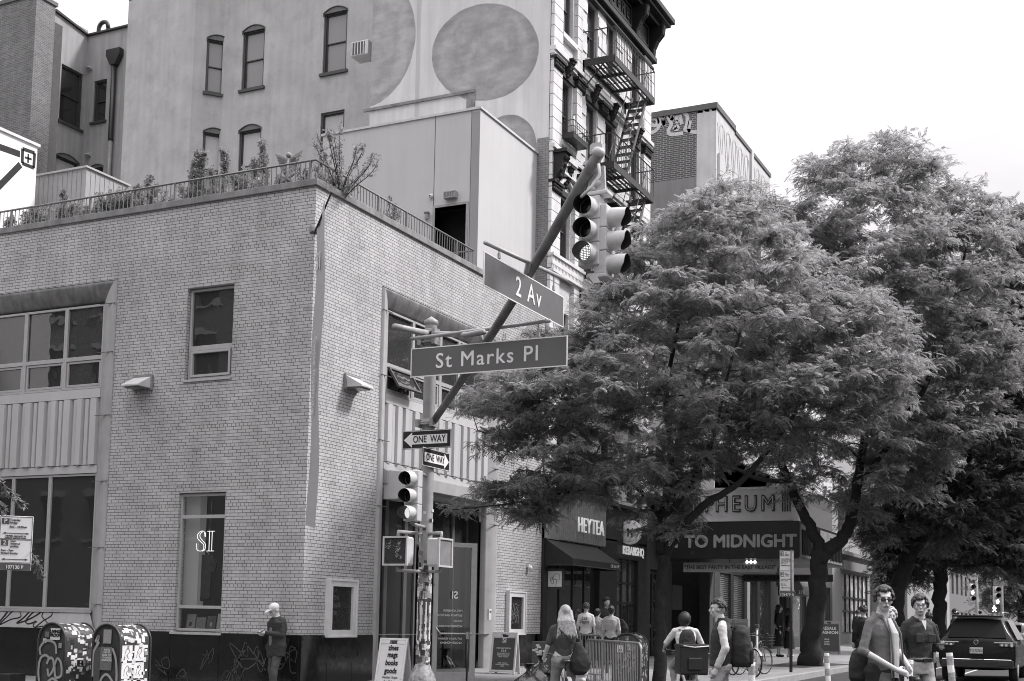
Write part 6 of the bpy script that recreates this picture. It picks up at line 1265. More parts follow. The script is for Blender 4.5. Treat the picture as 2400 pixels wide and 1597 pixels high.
tree('third honey locust with trunk bending right behind the two walking men', 55.0,
     [[(2100, 1530, 0, .38), (2103, 1430, 0, .31), (2105, 1370, 0, .33), (2128, 1310, 0, .34), (2138, 1285, 0, .33)], [(2136, 1290, 0, .25), (2115, 1240, 0, .22), (2105, 1180, 0, .18), (2090, 1050, -.5, .13), (2110, 900, -.8, .09), (2130, 750, -.8, .05)], [(2140, 1290, 0, .28), (2180, 1235, 0, .24), (2215, 1205, 0, .22), (2260, 1155, -.5, .18), (2330, 1120, -1.2, .14), (2410, 1080, -2, .09)], [(2250, 1165, -.5, .12), (2290, 1000, -.4, .1), (2310, 850, 0, .07), (2330, 700, 0, .04)]],
     [(1960, 1210), (2000, 1290), (2060, 1330), (2110, 1270), (2190, 1330), (2280, 1290), (2340, 1260), (2420, 1260), (2540, 1050), (2540, 850), (2540, 650), (2520, 480), (2420, 450), (2350, 500), (2310, 560), (2260, 560), (2220, 640), (2130, 700), (2060, 800), (2010, 950), (1990, 1100)],
     620, .95, 11, 12, 8, leaf=LEAF2, fsc=(1.0, 1.8), dep=.7)
tree('fourth street tree with straight trunk right of the walking men', 70.0,
     [[(2203, 1520, 0, .45), (2203, 1460, 0, .36), (2204, 1400, 0, .36), (2206, 1330, 0, .36), (2210, 1280, 0, .33)], [(2208, 1300, 0, .3), (2180, 1200, 0, .2), (2160, 1100, 0, .1)], [(2208, 1300, 0, .3), (2260, 1200, 0, .2), (2330, 1090, 0, .1)], [(2208, 1330, 0, .2), (2140, 1330, -1, .12), (2080, 1350, -1, .06)]],
     [(2040, 1330), (2090, 1400), (2150, 1380), (2200, 1340), (2260, 1370), (2330, 1350), (2420, 1370), (2460, 1200), (2430, 1050), (2300, 1060), (2150, 1120), (2060, 1220)],
     300, 1.1, 11, 10, 9, leaf=LEAF2, fsc=(1.6, 2.5), dep=.7)
tree('hazy distant street tree behind the black car', 95.0, [[(2395, 1475, 0, .3), (2392, 1380, 0, .3), (2385, 1300, 0, .25)], [(2385, 1300, 0, .2), (2370, 1200, 0, .1)]],
     [(2320, 1440), (2360, 1460), (2450, 1480), (2470, 1250), (2380, 1220), (2300, 1300), (2270, 1400), (2290, 1420)], 60, 1.3, 8, 8, 12, leaf=LEAF2, fsc=(2, 3), dep=.8)
# a leafy branch reaching in from a tree left of the picture
def leafy_branch(label, curves, seed):
    rs = np.random.RandomState(seed); t0 = 12.2; f = atD(-260, 1500, t0); T = thing('street_tree', label, 'tree', (f.x, f.y, 0)); off = Vector((f.x, f.y, 0)); mb = MB(); mb.tube([(0, 0, -.1), (.03, 0, 1.2), (0, .05, 2.6), (.1, 0, 4)], [.14, .11, .1, .08], 10); tw = MB(); pos, fw, up, sc = [], [], [], []
    for cv in curves:
        P = [np.array(atD(a, b, t0+c)-off) for a, b, c in cv]; tw.tube([Vector((0, .05, 2.6)), Vector(P[0])], [.04, .012], 5); S_ = np.array(spl(P, 8)); tw.tube([Vector(q) for q in S_], [.01]*len(S_), 4)
        for i in range(2, len(S_)-1):
            for s in range(4):
                tn = S_[i+1]-S_[i]; tn /= np.linalg.norm(tn); d = rs.normal(0, 1, 3)*.5+tn*.7; d[2] -= .3; pos.append(S_[i]); fw.append(d); up.append(np.array([0, 0, 1])+rs.normal(0, .4, 3)); sc.append(rs.uniform(.7, 1.1))
    mb.build('trunk', BARK2, T); tw.build('branches', BARK2, T); lb = np.array([(0, 0, 0), (.03, .018, .004), (.075, 0, -.01), (.03, -.018, .004), (.02, .01, 0), (.035, .045, .0), (.05, .055, -.01), (.035, .03, 0)]); V, F = fronds(np.array(pos), np.array(fw), np.array(up), np.array(sc), lb); np_mesh('foliage', V, F, leafmat('near_leaf', .14), T)
leafy_branch('leafy twigs reaching in from the left edge beside the parking sign', [[(-80, 1080, 0), (-20, 1110, 0), (20, 1150, .1), (58, 1188, .1)], [(-60, 1150, 0), (-10, 1175, 0), (10, 1200, 0)], [(-60, 1230, .4), (30, 1270, .5), (80, 1305, .5), (100, 1355, .5)]], 4)
# ================================================================ roof garden
def shrub(label, x, y, stems, hts, seed, sp=.05, dens=70, wide=.055, name='roof_shrub', cat='shrub', leaf=None):
    rs = np.random.RandomState(seed); T = thing(name, label, cat, (x, y, 9.86), 0, 'shrubs in the roof garden'); tw = MB(); pos, fw, up, sc = [], [], [], []
    for (dx, dy), h in zip(stems, hts):
        P = [np.array([0, 0, 0.]), np.array([dx*.35, dy*.35, h*.35])+rs.normal(0, .03, 3), np.array([dx*.8, dy*.8, h*.75])+rs.normal(0, .04, 3), np.array([dx, dy, h])]; S_ = np.array(spl(P, 8)); tw.tube([Vector(q) for q in S_], list(np.linspace(.018, .005, len(S_))), 4)
        n = int(dens*h); ts = rs.uniform(.12, 1, n); idx = (ts*(len(S_)-1.001)).astype(int); pp = S_[idx]+(S_[idx+1]-S_[idx])*((ts*(len(S_)-1.001))-idx)[:, None]
        wd = wide*(1.15-.5*ts)[:, None]*(1+.5*np.sin(ts*25+seed))[:, None]; d = rs.normal(0, 1, (n, 3)); d /= np.linalg.norm(d, axis=1, keepdims=True); pos.append(pp+d*wd*rs.uniform(.1, 1, (n, 1))); fw.append(d+np.array([0, 0, .5])); up.append(rs.normal(0, 1, (n, 3))); sc.append(rs.uniform(.6, 1.2, n))
    lb = 1.5*np.array([(0, 0, 0), (.014, .013, 0), (.036, 0, 0), (.014, -.013, 0), (.005, .004, 0), (.012, .022, .006), (.02, .034, .0), (.018, .014, 0)])
    V, F = fronds(np.concatenate(pos), np.concatenate(fw), np.concatenate(up), np.concatenate(sc), lb); tw.build('stems', BARK2, T); np_mesh('foliage', V, F, leaf or LEAFS, T); return T
SH = [(50, .8, 5, 'low feathery shrub beside the one at the far left end'), (115, .8, 6, 'feathery shrub directly left of the two-pronged shrub'), (220, .85, 6, 'wide feathery shrub under the corrugated shed'), (275, .9, 5, 'feathery shrub right of the shed corner'), (430, .8, 5, 'feathery shrub left of the tall bushy one'), (20, .7, 5, 'small leafy shrub at the far left end of the roof railing'), (75, .95, 6, 'low spreading shrub beside the white wall on the roof'), (145, 1.15, 3, 'two-pronged upright shrub left of the corrugated shed corner'), (185, .8, 6, 'low shrub just right of the two-pronged one'), (250, .9, 7, 'broad shrub below the end of the corrugated shed'), (300, .95, 6, 'shrub with one tall leaning plume left of the tall window'), (345, 1.1, 4, 'slender leaning shrub nearest the lower left arched window'),
      (395, .85, 6, 'low shrub in front of the arched windows'), (470, 1.55, 4, 'tall shrub with bushy top before the lower left arched window'), (520, 1.55, 3, 'tall dense shrub between the two lower arched windows'), (560, .9, 5, 'medium shrub leaning right under the second arched window'), (608, 1.65, 3, 'tall narrow shrub just left of the winged sculpture'), (640, .6, 5, 'low shrub at the foot of the winged sculpture')]
for k, (px, h, ns, lb) in enumerate(SH):
    r = random.Random(k+40); q = onX(px, 480, .55+.5*r.random()); st_ = [(r.uniform(-.1, .1)+.0, r.uniform(-.38, .38)*(1.4 if h < .8 else .9)) for _ in range(ns)]
    ht = [h*r.uniform(.6, 1.0) for _ in range(ns)]; ht[0] = h; st_[0] = (st_[0][0]*.4, st_[0][1]*.35); shrub(lb, q.x, q.y, st_, ht, k, wide=.11, dens=520 if h > 1 else 380)
def openshrub(label, x, y, h, w_, seed, n=14):
    rs = np.random.RandomState(seed); stems = [(rs.uniform(-w_, w_)*.6, rs.uniform(-w_, w_)) for _ in range(n)]; return shrub(label, x, y, stems, [h*rs.uniform(.55, 1)*(1.1-.4*abs(s[1])/w_) for s in stems], seed, wide=.075, dens=120, name='airy_shrub')
q = onX(775, 380, .9); openshrub('large airy shrub with arching branches behind the railing corner', 1.0, q.y-.2, 1.6, 1.25, 3, 18)
openshrub('smaller airy shrub left of the roof doorway', 3.6, .8, 1.05, .8, 5, 14); openshrub('low airy shrub at the railing corner', .6, .7, .8, .5, 9, 8); shrub('thin bare twig rising between the two airy shrubs', 2.3, .6, [(0, -.02), (.05, .1)], [1.5, 1.1], 7, wide=.03, dens=25)
# winged caduceus sculpture on the roof corner
q = onX(672, 405, .3); cd = thing('caduceus_sculpture', 'weathered winged staff with two coiled snakes standing at the roof corner', 'sculpture', (.35, q.y, 10.04), RX+.1)
CM = mat('weathered_stone', .24, .7, .2, 10); hC = onX(672, 362, .35).z-10.04
mb = MB(); mb.tube([(0, 0, -.1), (0, 0, hC-.1)], .03, 8); mb.ball((0, 0, hC-.03), .06, 12); mb.build('staff', CM, cd)
for s in (-1, 1):
    mb = MB(); mb.tube([(s*.17*math.sin(a)*(1-.03*a), -.05*math.cos(a), -.25+.075*a) for a in np.linspace(0, 2.9*math.pi, 40)], [.035]*30+[.03, .03, .03, .028, .028, .03, .036, .036, .03, .018], 8); mb.build('snake', CM, cd)
    mb = MB()
    for k in range(6): a = .15+.13*k; L_ = .32-.035*k; mb.prism([(0, -.01, hC-.12-.03*k), (s*L_*.5, -.01, hC-.03-.05*k), (s*L_, -.01, hC+.04-.07*k), (s*L_*.85, -.01, hC-.06-.075*k), (s*.1, -.01, hC-.17-.03*k)], (0, .02+.004*k, 0))
    mb.build('wing', CM, cd)
# ================================================================ people
RC = math.atan2(-.9, .4368)                                     # heading that faces the street corner where the photographer stands
SKIN = mat('skin', .42, .55, .05, 10); SKIN_D = mat('skin_tan', .28, .55, .05, 10)
def cloth(name, v, wr=.5, var=.12, sc=9): return mat(name, v, .85, var, sc, wr, 9)
def caps(mb, a, b, ra, rb, n=12):
    a, b = Vector(a), Vector(b); K = 5; L_ = (b-a).length; d = (b-a)/max(L_, 1e-6)
    pts = [a-d*ra*math.cos(math.pi/2*k/K) for k in range(K)]+[a, b]+[b+d*rb*math.sin(math.pi/2*k/K) for k in range(1, K+1)]
    rs = [max(.001, ra*math.sin(math.pi/2*k/K)) for k in range(K)]+[ra, rb]+[max(.001, rb*math.cos(math.pi/2*k/K)) for k in range(1, K+1)]
    mb.tube(pts, rs, n)
def loft(mb, levels, n=20):                                     # stacked ellipses (cx, cy, z, rx, ry), closed at both ends
    vs = []; fs = []
    for (cx, cy, z, rx, ry) in levels:
        for k in range(n): a = 2*math.pi*k/n; c, s = math.cos(a), math.sin(a); p = .85; vs.append((cx+rx*math.copysign(abs(c)**p, c), cy+ry*math.copysign(abs(s)**p, s), z))
    m = len(levels)
    for i in range(m-1):
        for k in range(n): fs.append((i*n+k, i*n+(k+1) % n, (i+1)*n+(k+1) % n, (i+1)*n+k))
    fs.append(tuple(range(n-1, -1, -1))); fs.append(tuple((m-1)*n+k for k in range(n))); mb.add(vs, fs)
JUNK = []
def fuse(mb, name, m, parent, vox=.012, smooth=4, crease=0):
    me = bpy.data.meshes.new('t'); me.from_pydata(mb.v, [], mb.f); o = bpy.data.objects.new('t', me)
    r = o.modifiers.new('r', 'REMESH'); r.mode = 'VOXEL'; r.voxel_size = vox; r.use_smooth_shade = True
    s = o.modifiers.new('s', 'SMOOTH'); s.iterations = smooth; s.factor = .5
    me2 = evaluate(o); JUNK.extend((o, me))
    if crease:
        from mathutils import noise as mn
        nv = len(me2.vertices); co = np.empty(nv*3, np.float32); no = np.empty(nv*3, np.float32); me2.vertices.foreach_get('co', co); me2.vertices.foreach_get('normal', no); co = co.reshape(-1, 3); no = no.reshape(-1, 3)
        nn = np.array([mn.noise(Vector((q[0]*9, q[1]*9, q[2]*16)))+.5*mn.noise(Vector((q[0]*22, q[1]*22, q[2]*30))) for q in co.tolist()], np.float32)
        me2.vertices.foreach_set('co', (co+no*nn[:, None]*crease).ravel()); me2.update()
    me2.name = name; me2.materials.clear(); me2.materials.append(m)
    me2.polygons.foreach_set('use_smooth', [True]*len(me2.polygons))
    return link(bpy.data.objects.new(name, me2), parent)
BASE = dict(pel=(0, .0, .95), che=(0, .01, 1.28), nek=(0, .02, 1.47), hed=(0, -.01, 1.625), shl=(.165, .01, 1.40), shr=(-.165, .01, 1.40), ell=(.215, .03, 1.13), elr=(-.215, .03, 1.13), wrl=(.225, -.05, .88), wrr=(-.225, -.05, .88),
            hil=(.09, 0, .92), hir=(-.09, 0, .92), knl=(.1, -.02, .5), knr=(-.1, -.02, .5), anl=(.1, .03, .09), anr=(-.1, .03, .09))
def hand(mb, w, d, up, side, curl=.5, s=1.0):
    """palm, four unequal curled fingers and a thumb; d = direction of the fingers, up = back of the hand, side = towards the thumb"""
    w, d, up, side = Vector(w), Vector(d).normalized(), Vector(up).normalized(), Vector(side).normalized()
    caps(mb, w, w+d*.07*s, .026*s, .03*s, 8); caps(mb, w+d*.03*s+side*.018*s, w+d*.08*s+side*.022*s, .016*s, .015*s, 8); caps(mb, w+d*.03*s-side*.018*s, w+d*.08*s-side*.022*s, .016*s, .015*s, 8)
    for k, (o, L_) in enumerate(((.027, .066), (.009, .078), (-.010, .072), (-.028, .056))):
        b = w+d*.085*s+side*o*s; a1 = curl*.6; p = b+(d*math.cos(a1)-up*math.sin(a1))*L_*.5*s; a2 = curl*1.7; q = p+(d*math.cos(a2)-up*math.sin(a2))*L_*.5*s
        caps(mb, b, p, .0095*s, .009*s, 7); caps(mb, p, q, .009*s, .0075*s, 7)
    b = w+d*.02*s+side*.028*s; p = b+(d*.6+side*.7-up*.2).normalized()*.035*s; q = p+(d*.9+side*.1-up*.35).normalized()*.032*s; caps(mb, b, p, .012*s, .011*s, 7); caps(mb, p, q, .011*s, .009*s, 7)
def person(label, loc, rotz, H=1.75, J=None, top='t', topm=None, bot=None, sleeve=.45, hem=.93, skin=None, hair='short', hairm=None, yaw=0, nod=0, shoes=None, fem=False, vox=.012, skirt=0, legs=True, bare=1.0, wide=1.0, hands=None, glasses=None, face=True, group=None, tuck=False):
    T = thing('person', label, 'person', loc, rotz, group); s = H/1.75; T.scale = (s, s, s); skin = skin or SKIN; J = dict(BASE, **(J or {})); g_ = {k: Vector(v) for k, v in J.items()}
    W = wide*(.9 if fem else 1); pel, che, nek, hed = g_['pel'], g_['che'], g_['nek'], g_['hed']
    def lerp(a, b, t): return a+(b-a)*t
    def torso(mb, e, z0=None):
        lv = [(pel.x, pel.y, pel.z-.1, .145*W+e+(.015 if fem else 0), .105+e), (pel.x, pel.y+.01, pel.z, .155*W+e+(.02 if fem else 0), .115+e)]
        mid = lerp(pel, che, .45); lv += [(mid.x, mid.y, mid.z, .135*W+e-(.02 if fem else 0), .098+e), (che.x, che.y, che.z, .165*W+e, .115+e)]
        u = lerp(che, nek, .55); lv += [(u.x, u.y, u.z, .165*W+e, .1+e), (nek.x, nek.y, nek.z-.02, .085*W+e*.6, .07+e*.6), (nek.x, nek.y, nek.z+.02, .055+e*.3, .055+e*.3)]
        if z0 is not None: lv = [q for q in lv if q[2] > z0+.02]; q = lv[0]; lv = [(q[0], q[1], z0, q[3]+.004, q[4]+.004)]+lv
        loft(mb, lv)
    mb = MB(); torso(mb, 0); caps(mb, nek-Vector((0, 0, .04)), lerp(nek, hed, .45), .055, .05)
    for q in 'lr':
        sh, el, wr, hi, kn, an = (g_[k+q] for k in ('sh', 'el', 'wr', 'hi', 'kn', 'an')); sx = 1 if q == 'l' else -1
        caps(mb, sh, el, .05*W, .038, 10); caps(mb, el, wr, .038, .025, 10); caps(mb, lerp(nek, sh, .3), sh, .05, .052*W, 10)
        if hands and q in hands: hd = hands[q]; hand(mb, wr, *hd)
        else: hand(mb, wr, (wr-el)+Vector((0, -.0, 0)), (sx, 0, 0), (0, -1, 0), .6)
        if legs: caps(mb, hi, kn, .082, .052, 12); caps(mb, kn, an, .052, .035, 10); caps(mb, an, an+Vector((0, -.12, -.05)), .035, .03, 8)
    # head in its own little frame, then rotated (nod about x, yaw about z)
    R_ = Matrix.Rotation(yaw, 4, 'Z') @ Matrix.Rotation(nod, 4, 'X'); hm = MB()
    hm.ball((0, .012, .025), .098, 16, (.8, 1.0, 1.02)); hm.ball((0, -.02, -.045), .07, 14, (.82, .95, .95)); hm.ball((0, -.045, -.085), .036, 10, (1.1, .9, .8)); caps(hm, (0, -.092, .018), (0, -.108, -.022), .009, .015, 8)
    hm.ball((0, -.078, .035), .045, 10, (1.2, .4, .35))
    for sx in (-1, 1): hm.ball((sx*.079, .008, -.005), .024, 8, (.35, .8, 1.2)); hm.ball((sx*.038, -.06, -.018), .03, 8, (1, .7, .9))
    caps(hm, (-.018, -.088, -.058), (.018, -.088, -.058), .011, .011, 6); caps(hm, (0, .01, -.06), (0, .02, -.15), .052, .055)
    HM = Matrix.Translation(hed) @ R_; hm.xf(HM); mb.merge(hm); fuse(mb, 'body', skin, T, vox, 3)
    def hp(name, m_, mm): m_.xf(HM); return m_.build(name, mm, T)
    if face:
        e = MB()
        for sx in (-1, 1): e.ball((sx*.033, -.082, .006), .0085, 8, (1.2, .5, .55))
        hp('eyes', e, BLACK); e = MB()
        for sx in (-1, 1): caps(e, (sx*.02, -.091, .03), (sx*.05, -.08, .032), .0045, .003, 5)
        hp('eyebrows', e, hairm or DGREY); e = MB(); e.ball((0, -.097, -.06), .014 if face != 'open' else .019, 8, (1.1, .4, .35 if face != 'open' else .6)); hp('mouth', e, mat('lip', .12, .5))
    if glasses:
        e = MB()
        for sx in (-1, 1):
            if glasses == 'sun': e.rbox(sx*.033-.023, sx*.033+.023, -.104, -.097, -.012, .018, .008, 2)
            else: e.lathe((sx*.033, -.100, .004), [(.0235, 0), (.0245, -.002), (.0245, .002), (.0235, 0)], 12, 'y')
            e.tube([(sx*.06, -.1, .01), (sx*.083, -.05, .012), (sx*.083, .01, .01)], .003, 4)
        e.tube([(-.012, -.104, .01), (.012, -.104, .01)], .003, 4); hp('glasses', e, BLACK)
    hairm = hairm or mat('dark_hair', .02, .6, .3, 30, .6, 60); rh = random.Random(int(loc[0]*97) % 1000); e = MB()
    if hair in ('short', 'curly', 'fade'):
        rb = {'short': .018, 'curly': .019, 'fade': .017}[hair]
        for k in range(230):
            u = rh.uniform(-.35, 1); a = rh.uniform(0, 2*math.pi); q = math.sqrt(1-u*u); x, y, z = .082*q*math.cos(a), .012+.1*q*math.sin(a), .025+.1*u
            front = y < -.01
            if front and z < ((.078 if abs(x) < .055 else .045) if hair != 'fade' else .07): continue
            if not front and z < ((-.05 if y > .04 else .0) if hair != 'fade' else (-.045 if y > .05 else .015)): continue
            f = 1.0+(.10+.12*max(0, u) if hair == 'curly' else .06+(.14*max(0, u)**2 if hair == 'fade' else .05*max(0, u)))*rh.uniform(.5, 1.1)
            if hair == 'fade' and z < .03: f = 1.0
            e.ball((x*f, .012+(y-.012)*f, .025+(z-.025)*f), rb*rh.uniform(.8, 1.25)*(.6 if hair == 'fade' and z < .03 else 1), 6)
        e.xf(HM); fuse(e, 'hair', hairm, T, .007, 0, crease=.006)
    elif hair in ('long', 'bun', 'hood'):
        e.ball((0, .028, .04), .108, 16, (.86, 1.02, .98))
        if hair == 'bun': e.ball((0, .12, .06), .045, 10); e.ball((0, .06, -.03), .07, 10, (.95, .7, .9))
        if hair in ('long', 'hood'):
            for k in range(30):
                x = -.1+.2*k/29; y = .1-.9*x*x*8*.1; L_ = (.34 if hair == 'long' else .5)+rh.uniform(-.06, .05); caps(e, (x*.8, y-.02, .03), (x*1.1+rh.uniform(-.02, .02), y+.03, -.12), .03, .028, 6); caps(e, (x*1.1, y+.03, -.12), (x*1.35+rh.uniform(-.05, .05), y+.05, -L_), .027, .010, 6)
            for sx in (-1, 1):
                for k in range(3): caps(e, (sx*.08, -.01+.03*k, .03), (sx*(.105+.01*k), .02, -.25-.04*k), .026, .012, 6)
        e.xf(HM); fuse(e, 'hair', hairm, T, .010, 1)
    elif hair == 'cap':
        e.ball((0, .015, .055), .108, 16, (.84, 1.0, .8)); e.xf(HM); fuse(e, 'cap', hairm, T, .01, 2); e = MB(); e.prism([(-.07, -.08, .055), (-.06, -.15, .045), (-.02, -.185, .038), (.02, -.185, .038), (.06, -.15, .045), (.07, -.08, .055)], (0, 0, .008)); hp('cap_brim', e, hairm)
    elif hair == 'helmet':
        e.ball((0, .03, .035), .135, 18, (.85, 1.05, 1.05)); e.xf(HM); fuse(e, 'helmet', hairm, T, .012, 2)
    # clothing
    if topm:
        mb = MB(); torso(mb, .03 if top == 'jacket' else .014, hem)
        if top == 'open': pass
        for q in 'lr':
            sh, el, wr = (g_[k+q] for k in ('sh', 'el', 'wr')); caps(mb, lerp(nek, sh, .35), sh, .058, .058*W, 10)
            if sleeve <= .5: caps(mb, sh, lerp(sh, el, sleeve*2), .058*W, .056, 12)
            else: caps(mb, sh, el, .058*W, .05, 12); caps(mb, el, lerp(el, wr, (sleeve-.5)*2), .055, .043, 12)
        fuse(mb, {'t': 'tshirt', 'shirt': 'shirt', 'jacket': 'jacket', 'dress': 'dress', 'vest': 'vest'}.get(top, 'shirt'), topm, T, vox, 3, crease=.006)
        if top in ('shirt', 'jacket'):
            mb = MB(); mb.tube([nek+Vector((.075*math.cos(a), .07*math.sin(a)-.005, .0+.02*math.sin(a))) for a in np.linspace(-.35*math.pi, 1.35*math.pi, 14)], [.022]*14, 7, flat=1.3); mb.build('collar', topm, T)
    if bot and legs:
        mb = MB(); loft(mb, [(pel.x, pel.y, pel.z-.14, .155*W, .115), (pel.x, pel.y+.01, pel.z-.02, .17*W+(.02 if fem else 0), .13), (pel.x, pel.y, pel.z+.06, .15*W, .115)])
        for q in 'lr':
            hi, kn, an = (g_[k+q] for k in ('hi', 'kn', 'an')); caps(mb, hi+Vector((0, .01, .0)), kn, .1, .066, 12); caps(mb, kn, lerp(kn, an, bare), .066, .056, 12)
            mb.ball(hi+Vector((0, .045, -.02)), .1, 10)
        fuse(mb, 'trousers', bot, T, vox, 3, crease=.006)
        if tuck: mb = MB(); mb.lathe((pel.x, pel.y, pel.z+.03), [(1, -.02), (1.03, -.02), (1.03, .02), (1, .02)], 24); mb.v = [(pel.x+(x-pel.x)*.158*W, pel.y+(y-pel.y)*.124, z) for x, y, z in mb.v]; mb.cbox((pel.x, pel.y-.13, pel.z+.03), .05, .015, .045); mb.build('belt', BLACK, T)
    if skirt:
        mb = MB(); loft(mb, [(pel.x, pel.y, skirt, .24, .2), (pel.x, pel.y, skirt+.3, .21, .18), (pel.x, pel.y, .9, .17, .14), (pel.x, pel.y, 1.02, .14, .11)]); fuse(mb, 'skirt', topm, T, vox, 2, crease=.01)
    if legs:
        mb = MB(); shoes = shoes or BLACK
        for q in 'lr': an = g_['an'+q]; caps(mb, an+Vector((0, .02, -.04)), an+Vector((0, -.15, -.055)), .045, .038, 8)
        fuse(mb, 'shoes', shoes, T, .014, 1)
    return T
def at_ground(px, t_, zf=rz): q = atD(px, 1500, t_); return (q.x, q.y, zf(q.x, q.y))
WHT = cloth('white_cotton', .55, .4); PALE = cloth('pale_cotton', .42, .4); BLK = cloth('black_cotton', .012, .5); CHAR = cloth('charcoal_cotton', .022, .5); MIDG = cloth('grey_chambray', .115, .5); JEAN = cloth('pale_denim', .17, .5, .3); DJEAN = cloth('dark_denim', .05, .5, .5, 5); BEIGE = cloth('beige_chino', .27, .4); BLOND = mat('blond_hair', .26, .5, .35, 25, .8, 70)
def holder(name, label, cat, loc, rotz): return thing(name, label, cat, loc, rotz)
# man with cap reading his phone against the black stone base
q = onX(648, 1500, -.42); L0 = (q.x, q.y, -.07)
def pm(label, loc, rot, **k): return person(label, loc, rot, **k)
pm('older man in pale cap and dark jacket looking at his phone against the black stone', L0, RC-.85, H=1.78, J=dict(hed=(0, -.07, 1.60), nek=(0, -.02, 1.46), ell=(.22, -.02, 1.15), elr=(-.23, 0, 1.14), wrl=(.05, -.28, 1.19), wrr=(-.07, -.25, 1.15), knl=(.12, -.1, .5), anl=(.13, -.1, .09)), top='jacket', topm=CHAR, bot=DJEAN, sleeve=.95, hem=.76, hair='cap', hairm=mat('pale_cap', .5, .8, .1), nod=.45, wide=1.3, glasses='reading', hands={'l': ((-.4, -1, .1), (0, -.2, -1), (-.8, -.2, .3), .5), 'r': ((.4, -1, .1), (0, 0, -1), (.8, 0, .3), .5)})
_M = Matrix.Translation(L0) @ Matrix.Rotation(RC-.75, 4, 'Z'); pw = _M @ Vector((0, -.36, 1.24))
ph_ = thing('phone', 'dark phone held by the older man in the pale cap', 'phone', tuple(pw), RC-.75); mb = MB(); mb.rbox(-.04, .04, -.07, .07, -.005, .005, .004, 2); mb.build('case', BLACK, ph_).rotation_euler = (.5, 0, 0)
mb = MB(); mb.box(-.035, .035, -.06, .06, .0055, .0065); mb.build('screen', GREY, ph_).rotation_euler = (.5, 0, 0)
_T = [o for o in S.objects if o.name.startswith('person')][-1]; mb = MB(); loft(mb, [(0, -.105, .8, .05, .02), (0, -.125, 1.1, .055, .02), (0, -.115, 1.3, .05, .02), (0, -.06, 1.44, .04, .02)], 10); mb.build('shirt_front', cloth('grey_shirt', .16), _T)
# long-haired cyclist seen from behind
L1 = at_ground(1322, 19.6); RB = RC+math.pi
pm('woman with long blond hair, grey t-shirt and jeans standing over her bicycle, seen from behind', L1, RB+.1, H=1.76, J=dict(hed=(-.02, -.06, 1.63), nek=(0, -.02, 1.47), ell=(.25, .0, 1.14), wrl=(.27, -.22, .98), elr=(-.26, -.08, 1.13), wrr=(-.36, -.28, .88), knl=(.13, -.1, .52), knr=(-.14, -.02, .5), anl=(.15, -.05, .12), anr=(-.16, .02, .09)), topm=cloth('charcoal_tshirt', .04, .6), bot=JEAN, sleeve=.4, hem=.94, hair='long', hairm=BLOND, fem=True, wide=1.2, nod=.1, face=False)
def bagthing(name, label, loc, rotz, w, d, h, m, straps=True, r=.06):
    t = thing(name, label, name.replace('_', ' '), loc, rotz); mb = MB(); loft(mb, [(0, 0, 0, w*.42, d*.42), (0, 0, h*.12, w*.5, d*.5), (0, 0, h*.55, w*.5, d*.48), (0, 0, h*.85, w*.4, d*.38), (0, 0, h, w*.22, d*.22)] if name == 'backpack' else [(0, 0, 0, w*.2, d*.3), (.01, 0, h*.12, w*.42, d*.5), (-.01, 0, h*.4, w*.5, d*.5), (0, 0, h*.7, w*.34, d*.35), (.04, 0, h, w*.12, d*.15)]); fuse(mb, 'bag', m, t, .014, 3, crease=.006)
    if name == 'backpack': mb = MB(); mb.rbox(-w*.34, w*.34, d*.38, d*.56, h*.08, h*.42, .02, 2); mb.build('pocket', m, t)
    if straps:
        for sx in (-1, 1): mb = MB(); mb.tube([(sx*w*.3, -d*.4, h*.1), (sx*w*.42, -d*.85-.08, h*.45), (sx*w*.36, -d*.7-.1, h*1.0), (sx*w*.2, -d*.25, h*.92)], .018, 6, flat=.4); mb.build('strap', m, t)
    return t
def rel(L, rot, v): return tuple(Matrix.Translation(L) @ Matrix.Rotation(rot, 4, 'Z') @ Vector(v))
bagthing('shoulder_bag', 'soft black shoulder bag hanging at the long-haired woman\'s right side', rel(L1, RB+.1, (-.23, .13, .72)), RB+.2, .34, .22, .5, BLK, False)
t_ = thing('bag_strap', 'black strap running over the long-haired woman\'s back to her bag', 'strap', L1, RB+.1); mb = MB(); mb.tube([(-.2, .15, 1.1), (-.08, .16, 1.25), (.08, .13, 1.4), (.13, .05, 1.5)], .014, 6, flat=.4); mb.build('strap', BLK, t_)
